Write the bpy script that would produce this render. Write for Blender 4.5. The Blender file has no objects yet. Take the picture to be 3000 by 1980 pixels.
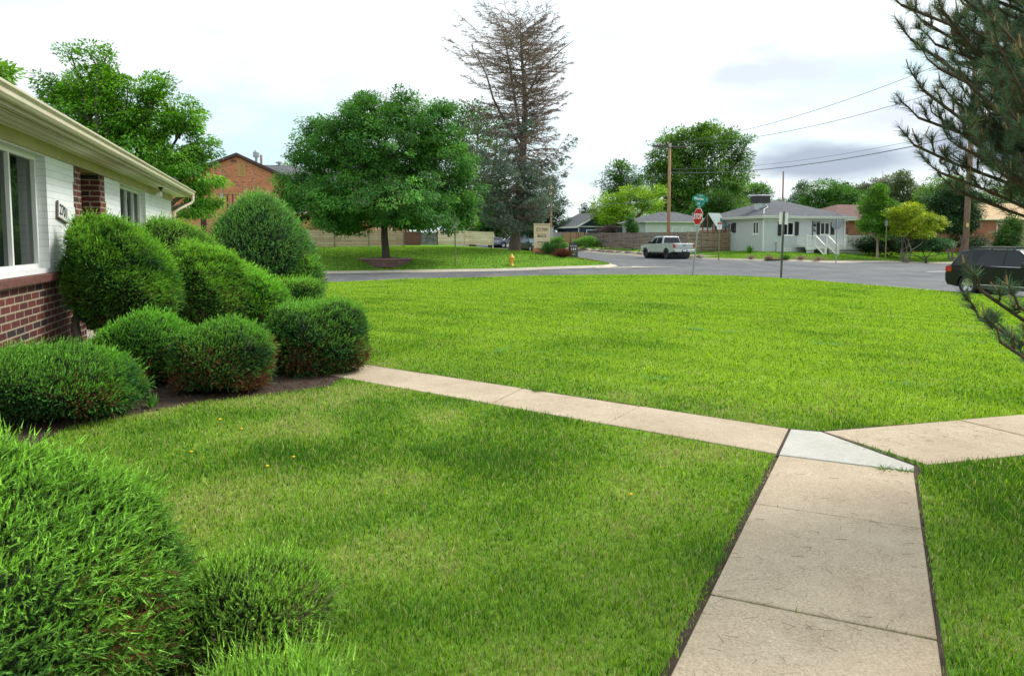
import bpy, bmesh, math, random
import numpy as np
from mathutils import Vector, Matrix
random.seed(7); RNG = np.random.default_rng(7)
R = math.radians
scene = bpy.context.scene
COL = scene.collection
# ------------------------------------------------------------------ camera
F_PX, CX, CY, PITCH = 2100.0, 1500.0, 855.0, R(4.1)
EYE = 1.6
cam = bpy.data.cameras.new("camera"); camo = bpy.data.objects.new("camera", cam); COL.objects.link(camo)
cam.sensor_width = 36; cam.lens = F_PX / 3000 * 36
cam.shift_x = 0; cam.shift_y = -(990 - CY) / 3000
cam.clip_start = 0.05; cam.clip_end = 6000
camo.location = (0, 0, EYE); camo.rotation_euler = (R(90) - PITCH, 0, 0)
scene.camera = camo
# ------------------------------------------------------------------ light
scene.view_settings.view_transform = 'Standard'; scene.view_settings.look = 'None'
scene.view_settings.gamma = 1; scene.view_settings.exposure = 0.78
SUN_EL, SUN_AZ = R(48), R(66)      # azimuth measured from +Y towards +X
w = bpy.data.worlds.new("World"); scene.world = w; w.use_nodes = True
def build_world():
    nt = w.node_tree; N = nt.nodes; L = nt.links
    for n in list(N): N.remove(n)
    out = N.new('ShaderNodeOutputWorld'); bg = N.new('ShaderNodeBackground'); L.new(bg.outputs[0], out.inputs[0])
    sky = N.new('ShaderNodeTexSky'); sky.sky_type = 'NISHITA'; sky.sun_disc = False
    sky.sun_elevation = SUN_EL; sky.sun_rotation = SUN_AZ; sky.air_density = 1.0; sky.dust_density = 1.5
    tc = N.new('ShaderNodeTexCoord')
    def blob(dirv, size, noise_amp, sc, flat):
        v = Vector(dirv).normalized()
        mp = N.new('ShaderNodeMapping'); mp.inputs['Scale'].default_value = (sc, sc, sc * flat); L.new(tc.outputs['Generated'], mp.inputs[0])
        nz = N.new('ShaderNodeTexNoise'); nz.inputs['Scale'].default_value = 1; nz.inputs['Detail'].default_value = 5; L.new(mp.outputs[0], nz.inputs['Vector'])
        sub = N.new('ShaderNodeVectorMath'); sub.operation = 'SUBTRACT'; sub.inputs[1].default_value = v; L.new(tc.outputs['Generated'], sub.inputs[0])
        ms = N.new('ShaderNodeVectorMath'); ms.operation = 'MULTIPLY'; ms.inputs[1].default_value = (1 / size[0], 1 / size[0], 1 / size[1]); L.new(sub.outputs[0], ms.inputs[0])
        ln = N.new('ShaderNodeVectorMath'); ln.operation = 'LENGTH'; L.new(ms.outputs[0], ln.inputs[0])
        a = N.new('ShaderNodeMath'); a.operation = 'MULTIPLY_ADD'; a.inputs[1].default_value = noise_amp; L.new(nz.outputs[0], a.inputs[0]); L.new(ln.outputs['Value'], a.inputs[2])
        mr = N.new('ShaderNodeMapRange'); mr.interpolation_type = 'SMOOTHSTEP'; mr.inputs[1].default_value = 1.0 + noise_amp * .5; mr.inputs[2].default_value = 0.35 + noise_amp * .5; L.new(a.outputs[0], mr.inputs[0])
        return mr.outputs[0]
    # soft overcast, brighter high, faint cyan to the left, grey-blue cloud bank to the right
    nz = N.new('ShaderNodeTexNoise'); nz.inputs['Scale'].default_value = 2.2; nz.inputs['Detail'].default_value = 6; nz.inputs['Roughness'].default_value = .55
    mp = N.new('ShaderNodeMapping'); mp.inputs['Scale'].default_value = (1, 1, 3.2); mp.inputs['Location'].default_value = (3.1, 1.7, .4); L.new(tc.outputs['Generated'], mp.inputs[0]); L.new(mp.outputs[0], nz.inputs['Vector'])
    cr = N.new('ShaderNodeValToRGB'); cr.color_ramp.elements[0].position = .36; cr.color_ramp.elements[0].color = (.46, .60, .65, 1)
    cr.color_ramp.elements[1].position = .56; cr.color_ramp.elements[1].color = (.70, .74, .75, 1)
    L.new(nz.outputs[0], cr.inputs[0])
    cur = cr.outputs[0]
    for d, s, na, sc, fl, col in (((.40, .91, .098), (.17, .034), 1.1, 7, 3, (.26, .30, .38)), ((.328, .92, .216), (.12, .035), 1.8, 11, 3.0, (.50, .54, .60)), ((.56, .82, .115), (.14, .04), 1.1, 8, 3, (.30, .34, .42)), ((.47, .87, .15), (.10, .03), 1.1, 8, 3, (.50, .54, .62)), ((.17, .98, .085), (.12, .03), 1.0, 8, 3, (.52, .60, .66))):
        b = blob(d, s, na, sc, fl)
        m = N.new('ShaderNodeMix'); m.data_type = 'RGBA'; L.new(b, m.inputs[0]); L.new(cur, m.inputs[6]); m.inputs[7].default_value = (*col, 1)
        cur = m.outputs[2]
    sc_ = N.new('ShaderNodeVectorMath'); sc_.operation = 'SCALE'; sc_.inputs['Scale'].default_value = 10.0; L.new(cur, sc_.inputs[0])
    mx = N.new('ShaderNodeMix'); mx.data_type = 'RGBA'; mx.inputs[0].default_value = .9; L.new(sky.outputs[0], mx.inputs[6]); L.new(sc_.outputs[0], mx.inputs[7])
    L.new(mx.outputs[2], bg.inputs[0]); bg.inputs[1].default_value = 0.1
build_world()
sun = bpy.data.lights.new("sun", 'SUN'); sun.energy = 1.9; sun.angle = R(18); sun.color = (1, .95, .86)
suno = bpy.data.objects.new("sun", sun); COL.objects.link(suno)
suno.rotation_euler = Vector((math.sin(SUN_AZ) * math.cos(SUN_EL), math.cos(SUN_AZ) * math.cos(SUN_EL), math.sin(SUN_EL))).to_track_quat('Z', 'Y').to_euler()
suno.location = (20, 10, 60)
# ------------------------------------------------------------------ maths helpers
CB, SB = math.cos(R(18)), math.sin(R(18))
GRID = R(18)                                    # the street grid is turned 18 degrees to the view
def XY(u, v): return (CB * u - SB * v, SB * u + CB * v)
def UV(X, Y): return (CB * X + SB * Y, -SB * X + CB * Y)
def ray(x, y):
    a = (x - CX) / F_PX; b = -(y - CY) / F_PX
    return Vector((a, math.cos(PITCH) + b * math.sin(PITCH), -math.sin(PITCH) + b * math.cos(PITCH)))
def at(x, y, Y):
    d = ray(x, y); return Vector((0, 0, EYE)) + d * (Y / d.y)
def gpt(x, y, z=0):
    d = ray(x, y); return Vector((0, 0, EYE)) + d * ((z - EYE) / d.z)
CTRL = np.array([(1.8, 36.5, -.47), (7.5, 36.5, -.36), (14.6, 36.5, -.31), (21.6, 35.6, -.35), (25, 28.6, -.36), (25, 23.5, -.39), (25, 18, -.42), (25, 8, -.46), (25, -10, -.5),
    (-25, 36, -.6), (-60, 36, -.9), (2.4, 47.6, -.39), (11.6, 47.6, -.375), (23.7, 47.6, -.24), (-25, 47.6, -.5), (-60, 47.6, -.9), (36, 54, .06), (38, 49.5, .02), (46.9, 49.5, -.16), (58, 49.5, -.36), (90, 49.5, -.9),
    (36, 63.5, .04), (36, 72, .17), (36, 83, .33), (36, 100, .6), (25, 62, -.05), (25, 75, .15), (30, 90, .36), (30, 102, .8), (36, 38, -.25), (36, 20, -.4), (36, 0, -.5), (60, 36, -.4), (30, 42, -.26), (30, 118, 1.0), (60, 120, .8), (-30, 120, .5), (0, 120, .9)], float)
def curb_z(u, v):
    u = np.asarray(u, float); v = np.asarray(v, float)
    d2 = (u[..., None] - CTRL[:, 0]) ** 2 + (v[..., None] - CTRL[:, 1]) ** 2 + 4.0
    wgt = d2 ** -1.6
    return (wgt * CTRL[:, 2]).sum(-1) / wgt.sum(-1)
def sstep(t): t = np.clip(t, 0, 1); return t * t * (3 - 2 * t)
def edge_in(a, b, Rc):
    return np.where((a < Rc) & (b < Rc), Rc - np.hypot(Rc - a, Rc - b), np.minimum(a, b))
def ground_uv(u, v):
    "height of the planted ground"
    u = np.asarray(u, float); v = np.asarray(v, float)
    c = curb_z(u, v)
    d = edge_in(36.5 - v, 25 - u, 7)
    fs = sstep(1 - d / 21.0)
    sw = c * fs
    dn = np.clip((edge_in(v - 47.6, 25 - u, 5) - .15) / 5.0, 0, 9)
    nw = c + 1.25 * (1 - np.exp(-dn))
    nw = nw - .36 * np.exp(-(((u - 6.5) / 2.0) ** 2 + ((v - 49.25) / .85) ** 2))      # the slope is cut away before the planter wall
    de = (edge_in(v - 49.5, u - 36, 7) - .15) / 7.5
    ne = c + .55 * sstep(de)
    z = np.where((v < 42) & (u < 30.5), sw, np.where((v >= 42) & (u < 30.5), nw, np.where(v >= 42, ne, c)))
    return z
def gz(X, Y):
    u, v = UV(X, Y); return float(ground_uv(np.array([u]), np.array([v]))[0])
def road_z(u, v): return curb_z(u, v) - .13
# ------------------------------------------------------------------ materials
MATS = {}
def newmat(name):
    m = bpy.data.materials.new(name); m.use_nodes = True; nt = m.node_tree
    b = nt.nodes['Principled BSDF']; return m, nt, nt.nodes, nt.links, b
def ramp(N, L, src, stops):
    r = N.new('ShaderNodeValToRGB'); e = r.color_ramp.elements
    e[0].position, e[0].color = stops[0][0], (*stops[0][1], 1)
    e[1].position, e[1].color = stops[-1][0], (*stops[-1][1], 1)
    for p, c in stops[1:-1]:
        q = e.new(p); q.color = (*c, 1)
    L.new(src, r.inputs[0]); return r.outputs[0]
def noise(N, L, vec, scale, detail=4, rough=.5, stretch=None):
    n = N.new('ShaderNodeTexNoise'); n.inputs['Scale'].default_value = scale; n.inputs['Detail'].default_value = detail; n.inputs['Roughness'].default_value = rough
    if stretch:
        mp = N.new('ShaderNodeMapping'); mp.inputs['Scale'].default_value = stretch; L.new(vec, mp.inputs[0]); vec = mp.outputs[0]
    L.new(vec, n.inputs['Vector']); return n.outputs[0]
def mixc(N, L, f, a, b, mode='MIX'):
    m = N.new('ShaderNodeMix'); m.data_type = 'RGBA'; m.blend_type = mode
    for i, s in ((0, f), (6, a), (7, b)):
        if isinstance(s, bpy.types.NodeSocket): L.new(s, m.inputs[i])
        else: m.inputs[i].default_value = s if i == 0 else (*s, 1)
    return m.outputs[2]
def bump(N, L, h, b, strength=.3, dist=.01):
    n = N.new('ShaderNodeBump'); n.inputs['Strength'].default_value = strength; n.inputs['Distance'].default_value = dist
    L.new(h, n.inputs['Height']); L.new(n.outputs[0], b.inputs['Normal'])
def plain(name, col, rough=.6, metal=0, var=.12, scale=6, coat=0, bumpy=0, spec=.5):
    if name in MATS: return MATS[name]
    m, nt, N, L, b = newmat(name)
    tc = N.new('ShaderNodeTexCoord'); n = noise(N, L, tc.outputs['Object'], scale, 5, .6)
    lo = tuple(max(0, c * (1 - var)) for c in col); hi = tuple(min(1, c * (1 + var)) for c in col)
    L.new(ramp(N, L, n, [(.3, lo), (.7, hi)]), b.inputs['Base Color'])
    b.inputs['Roughness'].default_value = rough; b.inputs['Metallic'].default_value = metal
    b.inputs['Coat Weight'].default_value = coat; b.inputs['Coat Roughness'].default_value = .03; b.inputs['Specular IOR Level'].default_value = spec
    if bumpy:
        n2 = noise(N, L, tc.outputs['Object'], scale * 8, 4, .6); bump(N, L, n2, b, .4, bumpy)
    MATS[name] = m; return m
def brick(name, c1, c2, mortar, bw=.21, bh=.075, ms=.010, dirt=.25, off=.5, dark=None, mort_h=.3):
    if name in MATS: return MATS[name]
    m, nt, N, L, b = newmat(name)
    uv = N.new('ShaderNodeUVMap'); t = N.new('ShaderNodeTexBrick')
    t.inputs['Scale'].default_value = 1; t.inputs['Brick Width'].default_value = bw; t.inputs['Row Height'].default_value = bh
    t.inputs['Mortar Size'].default_value = ms; t.inputs['Mortar Smooth'].default_value = .15; t.offset = off
    t.inputs['Color1'].default_value = (*c1, 1); t.inputs['Color2'].default_value = (*c2, 1); t.inputs['Mortar'].default_value = (*mortar, 1)
    wob = noise(N, L, uv.outputs[0], 2.5, 2)
    L.new(uv.outputs[0], t.inputs['Vector'])
    n = noise(N, L, uv.outputs[0], 14, 6, .65); n2 = noise(N, L, uv.outputs[0], .8, 3)
    c = mixc(N, L, 1.0, t.outputs['Color'], ramp(N, L, n, [(.25, (1 - dirt,) * 3), (.75, (1 + dirt * .4,) * 3)]), 'MULTIPLY')
    c = mixc(N, L, 1.0, c, ramp(N, L, n2, [(.3, (1 - dirt * .7,) * 3), (.7, (1.05,) * 3)]), 'MULTIPLY')
    if dark is not None:   # scattered burnt bricks
        t2 = N.new('ShaderNodeTexBrick'); t2.offset = off
        for k in ('Scale', 'Brick Width', 'Row Height', 'Mortar Size', 'Mortar Smooth'): t2.inputs[k].default_value = t.inputs[k].default_value
        t2.inputs['Color1'].default_value = (0, 0, 0, 1); t2.inputs['Color2'].default_value = (1, 1, 1, 1); t2.inputs['Mortar'].default_value = (0, 0, 0, 1); t2.inputs['Bias'].default_value = 0
        L.new(uv.outputs[0], t2.inputs['Vector'])
        f = ramp(N, L, t2.outputs['Color'], [(.80, (0, 0, 0)), (.86, (1, 1, 1))])
        c = mixc(N, L, f, c, dark)
    L.new(c, b.inputs['Base Color']); b.inputs['Roughness'].default_value = .85
    inv = N.new('ShaderNodeMath'); inv.operation = 'SUBTRACT'; inv.inputs[0].default_value = 1; L.new(t.outputs['Fac'], inv.inputs[1])
    ad = N.new('ShaderNodeMath'); ad.operation = 'MULTIPLY_ADD'; L.new(n, ad.inputs[0]); ad.inputs[1].default_value = .3; L.new(inv.outputs[0], ad.inputs[2])
    bump(N, L, ad.outputs[0], b, .7, .006)
    MATS[name] = m; return m
def wood(name, c1, c2, c3, board=.14, vertical=False, gap=.006, knots=False, tone=.35):
    "boards laid in uv metres"
    if name in MATS: return MATS[name]
    m, nt, N, L, b = newmat(name)
    uv = N.new('ShaderNodeUVMap'); vec = uv.outputs[0]
    if vertical:
        mp = N.new('ShaderNodeMapping'); mp.inputs['Rotation'].default_value = (0, 0, R(90)); L.new(vec, mp.inputs[0]); vec = mp.outputs[0]
    t = N.new('ShaderNodeTexBrick'); t.offset = .37; t.inputs['Scale'].default_value = 1; t.inputs['Brick Width'].default_value = 2.4; t.inputs['Row Height'].default_value = board
    t.inputs['Mortar Size'].default_value = gap; t.inputs['Mortar Smooth'].default_value = .1; L.new(vec, t.inputs['Vector'])
    t.inputs['Color1'].default_value = (0, 0, 0, 1); t.inputs['Color2'].default_value = (1, 1, 1, 1); t.inputs['Mortar'].default_value = (.5, .5, .5, 1)
    g = noise(N, L, vec, 5, 6, .65, (1, 14, 1)); p = noise(N, L, vec, 1.3, 3, .5)
    a = N.new('ShaderNodeMath'); a.operation = 'MULTIPLY_ADD'; L.new(t.outputs['Color'], a.inputs[0]); a.inputs[1].default_value = tone; L.new(g, a.inputs[2])
    a2 = N.new('ShaderNodeMath'); a2.operation = 'MULTIPLY_ADD'; L.new(p, a2.inputs[0]); a2.inputs[1].default_value = .5; L.new(a.outputs[0], a2.inputs[2])
    c = ramp(N, L, a2.outputs[0], [(.45, c1), (.8, c2), (1.2 if False else 1.0, c3)])
    if knots:
        v = N.new('ShaderNodeTexVoronoi'); v.inputs['Scale'].default_value = 2.6; mp = N.new('ShaderNodeMapping'); mp.inputs['Scale'].default_value = (1, 2.2, 1); L.new(vec, mp.inputs[0]); L.new(mp.outputs[0], v.inputs['Vector'])
        f = ramp(N, L, v.outputs['Distance'], [(.03, (1, 1, 1)), (.09, (0, 0, 0))]); c = mixc(N, L, f, c, tuple(x * .35 for x in c1))
    c = mixc(N, L, t.outputs['Fac'], c, tuple(x * .25 for x in c1))
    L.new(c, b.inputs['Base Color']); b.inputs['Roughness'].default_value = .8
    bump(N, L, g, b, .35, .004); MATS[name] = m; return m
def shingle(name, c1, c2, c3):
    if name in MATS: return MATS[name]
    m, nt, N, L, b = newmat(name)
    uv = N.new('ShaderNodeUVMap'); t = N.new('ShaderNodeTexBrick'); t.inputs['Scale'].default_value = 1; t.inputs['Brick Width'].default_value = .3; t.inputs['Row Height'].default_value = .14
    t.inputs['Mortar Size'].default_value = .008; t.inputs['Color1'].default_value = (*c1, 1); t.inputs['Color2'].default_value = (*c2, 1); t.inputs['Mortar'].default_value = (*(x * .45 for x in c1), 1)
    L.new(uv.outputs[0], t.inputs['Vector']); n = noise(N, L, uv.outputs[0], 1.2, 5, .7)
    c = mixc(N, L, ramp(N, L, n, [(.4, (0, 0, 0)), (.75, (.6, .6, .6))]), t.outputs['Color'], c3)
    L.new(c, b.inputs['Base Color']); b.inputs['Roughness'].default_value = .95; bump(N, L, t.outputs['Fac'], b, .5, -.008); MATS[name] = m; return m
def vcol_mat(name, trans=.3, rough=.6, spec=.25):
    m, nt, N, L, b = newmat(name); at_ = N.new('ShaderNodeAttribute'); at_.attribute_name = 'Col'
    L.new(at_.outputs['Color'], b.inputs['Base Color']); b.inputs['Roughness'].default_value = rough; b.inputs['Specular IOR Level'].default_value = spec
    if trans:
        tr = N.new('ShaderNodeBsdfTranslucent'); mx = N.new('ShaderNodeMixShader'); mx.inputs[0].default_value = trans
        hs = N.new('ShaderNodeHueSaturation'); hs.inputs['Saturation'].default_value = 1.15; hs.inputs['Value'].default_value = 1.35; hs.inputs['Hue'].default_value = .485; L.new(at_.outputs['Color'], hs.inputs['Color'])
        L.new(hs.outputs[0], tr.inputs[0]); L.new(b.outputs[0], mx.inputs[1]); L.new(tr.outputs[0], mx.inputs[2])
        L.new(mx.outputs[0], N['Material Output'].inputs[0])
    MATS[name] = m; return m
LEAF = vcol_mat('foliage_colour', .35, .55, .3)
NEEDLE = vcol_mat('needle_colour', .18, .6, .2)
BARKV = vcol_mat('bark_colour', 0, .9, .1)
GRASS = vcol_mat('grass_colour', .38, .6, .2)
def bark(name, c1, c2):
    if name in MATS: return MATS[name]
    m, nt, N, L, b = newmat(name); tc = N.new('ShaderNodeTexCoord')
    n = noise(N, L, tc.outputs['Object'], 7, 6, .7, (2.2, 2.2, .35)); L.new(ramp(N, L, n, [(.35, c1), (.65, c2)]), b.inputs['Base Color'])
    b.inputs['Roughness'].default_value = .95; bump(N, L, n, b, .9, .03); MATS[name] = m; return m
BARK = bark('bark_brown', (.05, .036, .028), (.15, .12, .10))
BARK2 = bark('bark_grey', (.10, .085, .07), (.26, .225, .19))
def glass(name, tint=(.02, .025, .03), rough=.03, alpha=.5):
    if name in MATS: return MATS[name]
    m, nt, N, L, b = newmat(name)
    b.inputs['Base Color'].default_value = (*tint, 1); b.inputs['Roughness'].default_value = rough; b.inputs['Specular IOR Level'].default_value = .5; b.inputs['IOR'].default_value = 1.5
    tr = N.new('ShaderNodeBsdfTransparent'); tr.inputs[0].default_value = (.75, .8, .8, 1); mx = N.new('ShaderNodeMixShader'); mx.inputs[0].default_value = 1 - alpha
    L.new(b.outputs[0], mx.inputs[1]); L.new(tr.outputs[0], mx.inputs[2]); L.new(mx.outputs[0], N['Material Output'].inputs[0]); MATS[name] = m; return m
GLASS = glass('window_glass'); GLASS_DARK = glass('tinted_glass', (.01, .012, .015), .02, .93)
WHITE = plain('white_paint', (.80, .80, .78), .5, var=.04); BLACK = plain('black_paint', (.02, .02, .022), .45)
STEEL = plain('galvanised_steel', (.38, .39, .40), .45, .7, var=.2, scale=12); DARKSTEEL = plain('weathered_steel', (.10, .095, .08), .7, .3, var=.3, scale=14)
# ------------------------------------------------------------------ mesh builders
def tag(o, label=None, cat=None, group=None, kind=None):
    if label: o['label'] = label
    if cat: o['category'] = cat
    if group: o['group'] = group
    if kind: o['kind'] = kind
    return o
def thing(name, label, cat, loc=(0, 0, 0), rz=0, group=None):
    o = bpy.data.objects.new(name, None); COL.objects.link(o); o.location = loc; o.rotation_euler = (0, 0, rz); o.empty_display_size = .2
    return tag(o, label, cat, group)
def link(name, me, mat, parent=None, smooth=False):
    o = bpy.data.objects.new(name, me); COL.objects.link(o)
    if mat is not None and not me.materials: me.materials.append(mat)
    if parent is not None: o.parent = parent
    if smooth: me.polygons.foreach_set('use_smooth', np.ones(len(me.polygons), bool))
    return o
def raw_mesh(name, verts, faces_n, colors=None, smooth=False):
    "verts (V,3), faces_n: list of (F,k) int arrays"
    me = bpy.data.meshes.new(name); verts = np.asarray(verts, np.float32); me.vertices.add(len(verts)); me.vertices.foreach_set('co', verts.ravel())
    idx = np.concatenate([f.ravel() for f in faces_n]).astype(np.int32)
    starts = []; s = 0
    for f in faces_n:
        starts.append(s + np.arange(len(f)) * f.shape[1]); s += f.size
    starts = np.concatenate(starts).astype(np.int32)
    me.loops.add(len(idx)); me.loops.foreach_set('vertex_index', idx)
    me.polygons.add(len(starts)); me.polygons.foreach_set('loop_start', starts)
    if colors is not None:
        c = np.ones((len(verts), 4), np.float32); c[:, :3] = np.clip(colors, 0, 1)
        a = me.attributes.new('Col', 'FLOAT_COLOR', 'POINT'); a.data.foreach_set('color', c.ravel())
    if smooth: me.polygons.foreach_set('use_smooth', np.ones(len(starts), bool))
    me.update(calc_edges=True); return me
class MB:
    def __init__(s): s.v = []; s.f = []; s.uvo = None
    def add(s, vs, fs):
        n = len(s.v); s.v += [tuple(v) for v in vs]; s.f += [tuple(i + n for i in f) for f in fs]; return s
    def box(s, x0, x1, y0, y1, z0, z1):
        if x0 > x1: x0, x1 = x1, x0
        if y0 > y1: y0, y1 = y1, y0
        if z0 > z1: z0, z1 = z1, z0
        return s.add([(x0, y0, z0), (x1, y0, z0), (x1, y1, z0), (x0, y1, z0), (x0, y0, z1), (x1, y0, z1), (x1, y1, z1), (x0, y1, z1)],
                     [(0, 3, 2, 1), (4, 5, 6, 7), (0, 1, 5, 4), (1, 2, 6, 5), (2, 3, 7, 6), (3, 0, 4, 7)])
    def prism(s, pts, axis, a, b):
        "polygon pts in the two other axes extruded along axis from a to b"
        n = len(pts)
        def mk(p, t):
            if axis == 'y': return (p[0], t, p[1])
            if axis == 'x': return (t, p[0], p[1])
            return (p[0], p[1], t)
        vs = [mk(p, a) for p in pts] + [mk(p, b) for p in pts]
        return s.add(vs, [tuple(range(n))[::-1], tuple(range(n, 2 * n))] + [(i, (i + 1) % n, n + (i + 1) % n, n + i) for i in range(n)])
    def tube(s, pts, rad, n=8, caps=True):
        pts = [Vector(p) for p in pts]; rad = rad if isinstance(rad, (list, tuple)) else [rad] * len(pts)
        rings = []; up = None
        for i, p in enumerate(pts):
            t = (pts[min(i + 1, len(pts) - 1)] - pts[max(i - 1, 0)]).normalized()
            if up is None: up = Vector((0, 0, 1)) if abs(t.z) < .9 else Vector((1, 0, 0))
            a = t.cross(up).normalized(); b = a.cross(t).normalized(); up = b
            rings.append([p + (a * math.cos(2 * math.pi * k / n) + b * math.sin(2 * math.pi * k / n)) * rad[i] for k in range(n)])
        vs = [v for r in rings for v in r]; fs = []
        for i in range(len(pts) - 1):
            for k in range(n): fs.append((i * n + k, i * n + (k + 1) % n, (i + 1) * n + (k + 1) % n, (i + 1) * n + k))
        if caps: fs += [tuple(range(n))[::-1], tuple(range((len(pts) - 1) * n, len(pts) * n))]
        return s.add(vs, fs)
    def lathe(s, prof, c=(0, 0, 0), n=16, axis='z'):
        vs = []; fs = []
        for r, h in prof:
            for k in range(n):
                a = 2 * math.pi * k / n; x, y = r * math.cos(a), r * math.sin(a)
                vs.append((c[0] + x, c[1] + y, c[2] + h) if axis == 'z' else (c[0] + x, c[1] + h, c[2] + y))
        for i in range(len(prof) - 1):
            for k in range(n):
                q = (i * n + k, i * n + (k + 1) % n, (i + 1) * n + (k + 1) % n, (i + 1) * n + k); fs.append(q if axis == 'z' else q[::-1])
        return s.add(vs, fs)
    def quad(s, a, b, c, d): return s.add([a, b, c, d], [(0, 1, 2, 3)])
    def build(s, name, mat, parent=None, smooth=False, bevel=0, seg=2):
        me = bpy.data.meshes.new(name); me.from_pydata(s.v, [], s.f); me.update()
        box_uv(me); o = link(name, me, mat, parent, smooth)
        if bevel:
            m = o.modifiers.new('bevel', 'BEVEL'); m.width = bevel; m.segments = seg; m.limit_method = 'ANGLE'; m.angle_limit = R(35)
        return o
def box_uv(me):
    uvl = me.uv_layers.new(name='UVMap'); nl = len(me.loops)
    if not nl: return
    co = np.empty(len(me.vertices) * 3); me.vertices.foreach_get('co', co); co = co.reshape(-1, 3)
    vi = np.empty(nl, int); me.loops.foreach_get('vertex_index', vi)
    nrm = np.empty(len(me.polygons) * 3); me.polygons.foreach_get('normal', nrm); nrm = nrm.reshape(-1, 3)
    tot = np.empty(len(me.polygons), int); me.polygons.foreach_get('loop_total', tot)
    n = np.repeat(nrm, tot, 0); p = co[vi]; a = np.abs(n)
    out = np.empty((nl, 2)); isz = a[:, 2] > .92; isx = (~isz) & (a[:, 0] > a[:, 1]); isy = (~isz) & ~isx
    out[isz] = p[isz][:, :2]; sl = np.sqrt(np.clip(1 - n[:, 2] ** 2, .05, 1))
    out[isx] = np.c_[p[isx][:, 1], p[isx][:, 2] / sl[isx]]; out[isy] = np.c_[p[isy][:, 0], p[isy][:, 2] / sl[isy]]
    uvl.data.foreach_set('uv', out.astype(np.float32).ravel())
def text(name, s, size, mat, parent, loc, rot, depth=.004, align='CENTER', sx=1, bold=0):
    cu = bpy.data.curves.new(name, 'FONT'); cu.body = s; cu.size = size; cu.extrude = depth; cu.align_x = align; cu.align_y = 'CENTER'; cu.offset = bold; cu.resolution_u = 3
    t = bpy.data.objects.new(name, cu); COL.objects.link(t); dg = bpy.context.evaluated_depsgraph_get(); me = bpy.data.meshes.new_from_object(t.evaluated_get(dg)); bpy.data.objects.remove(t); bpy.data.curves.remove(cu)
    me.materials.clear(); o = link(name, me, mat, parent); o.location = loc; o.rotation_euler = rot; o.scale = (sx, 1, 1); return o
def copy_tree(o, parent=None):
    c = o.copy(); COL.objects.link(c); c.parent = parent
    for ch in o.children: copy_tree(ch, c)
    return c
# ------------------------------------------------------------------ vegetation builders
def unit(a): return a / np.maximum(np.linalg.norm(a, axis=-1, keepdims=True), 1e-9)
def rdir(n): return unit(RNG.normal(size=(n, 3)))
def leaf_quads(P, D, Wd, length, width):
    "diamond leaves: base P, direction D, width axis Wd"
    n = len(P); length = np.broadcast_to(np.asarray(length, float), (n,))[:, None]; width = np.broadcast_to(np.asarray(width, float), (n,))[:, None]
    fold = np.cross(D, Wd) * width * .35
    v = np.empty((n, 4, 3)); v[:, 0] = P; v[:, 1] = P + D * length * .45 + Wd * width * .5 + fold; v[:, 2] = P + D * length; v[:, 3] = P + D * length * .45 - Wd * width * .5 + fold
    f = np.arange(n * 4).reshape(n, 4); return v.reshape(-1, 3), f
def seg_tubes(A, B, ra, rb, sides=3):
    "many independent tapered segments"
    A, B = np.asarray(A, float), np.asarray(B, float); n = len(A); t = unit(B - A)
    ref = np.where(np.abs(t[:, 2:3]) < .9, [[0, 0, 1.]], [[1., 0, 0]]); a = unit(np.cross(t, ref)); b = np.cross(a, t)
    ra = np.broadcast_to(ra, (n,))[:, None]; rb = np.broadcast_to(rb, (n,))[:, None]; v = np.empty((n, 2 * sides, 3))
    for k in range(sides):
        o = a * math.cos(2 * math.pi * k / sides) + b * math.sin(2 * math.pi * k / sides); v[:, k] = A + o * ra; v[:, sides + k] = B + o * rb
    base = (np.arange(n) * 2 * sides)[:, None]
    f = np.concatenate([base + np.array([[k, (k + 1) % sides, sides + (k + 1) % sides, sides + k]]) for k in range(sides)], 0)
    return v.reshape(-1, 3), f
def jitter(col, n, amt=.2, warm=.1):
    c = np.tile(np.array(col, float), (n, 1)); b = 1 + amt * RNG.normal(size=(n, 1)); h = warm * RNG.normal(size=(n, 1))
    c = c * np.clip(b, .35, 1.9); c[:, 0:1] *= np.clip(1 + h * 2, .4, 2.2); return c
class Tubes:
    def __init__(s): s.A = []; s.B = []; s.ra = []; s.rb = []
    def line(s, pts, r0, r1):
        n = len(pts) - 1
        for i in range(n):
            s.A.append(pts[i]); s.B.append(pts[i + 1]); s.ra.append(r0 + (r1 - r0) * i / n); s.rb.append(r0 + (r1 - r0) * (i + 1) / n)
    def arrays(s, sides): return seg_tubes(np.array(s.A), np.array(s.B), np.array(s.ra), np.array(s.rb), sides)
def bend(a, b, k=5, wob=.06, sag=0):
    a, b = np.array(a, float), np.array(b, float); L = np.linalg.norm(b - a); out = []
    off = RNG.normal(size=3) * wob * L
    for i in range(k + 1):
        t = i / k; out.append(a + (b - a) * t + off * math.sin(math.pi * t) + np.array([0, 0, -sag * L * math.sin(math.pi * t)]) + RNG.normal(size=3) * wob * L * .12 * (0 < i < k))
    return out
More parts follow.
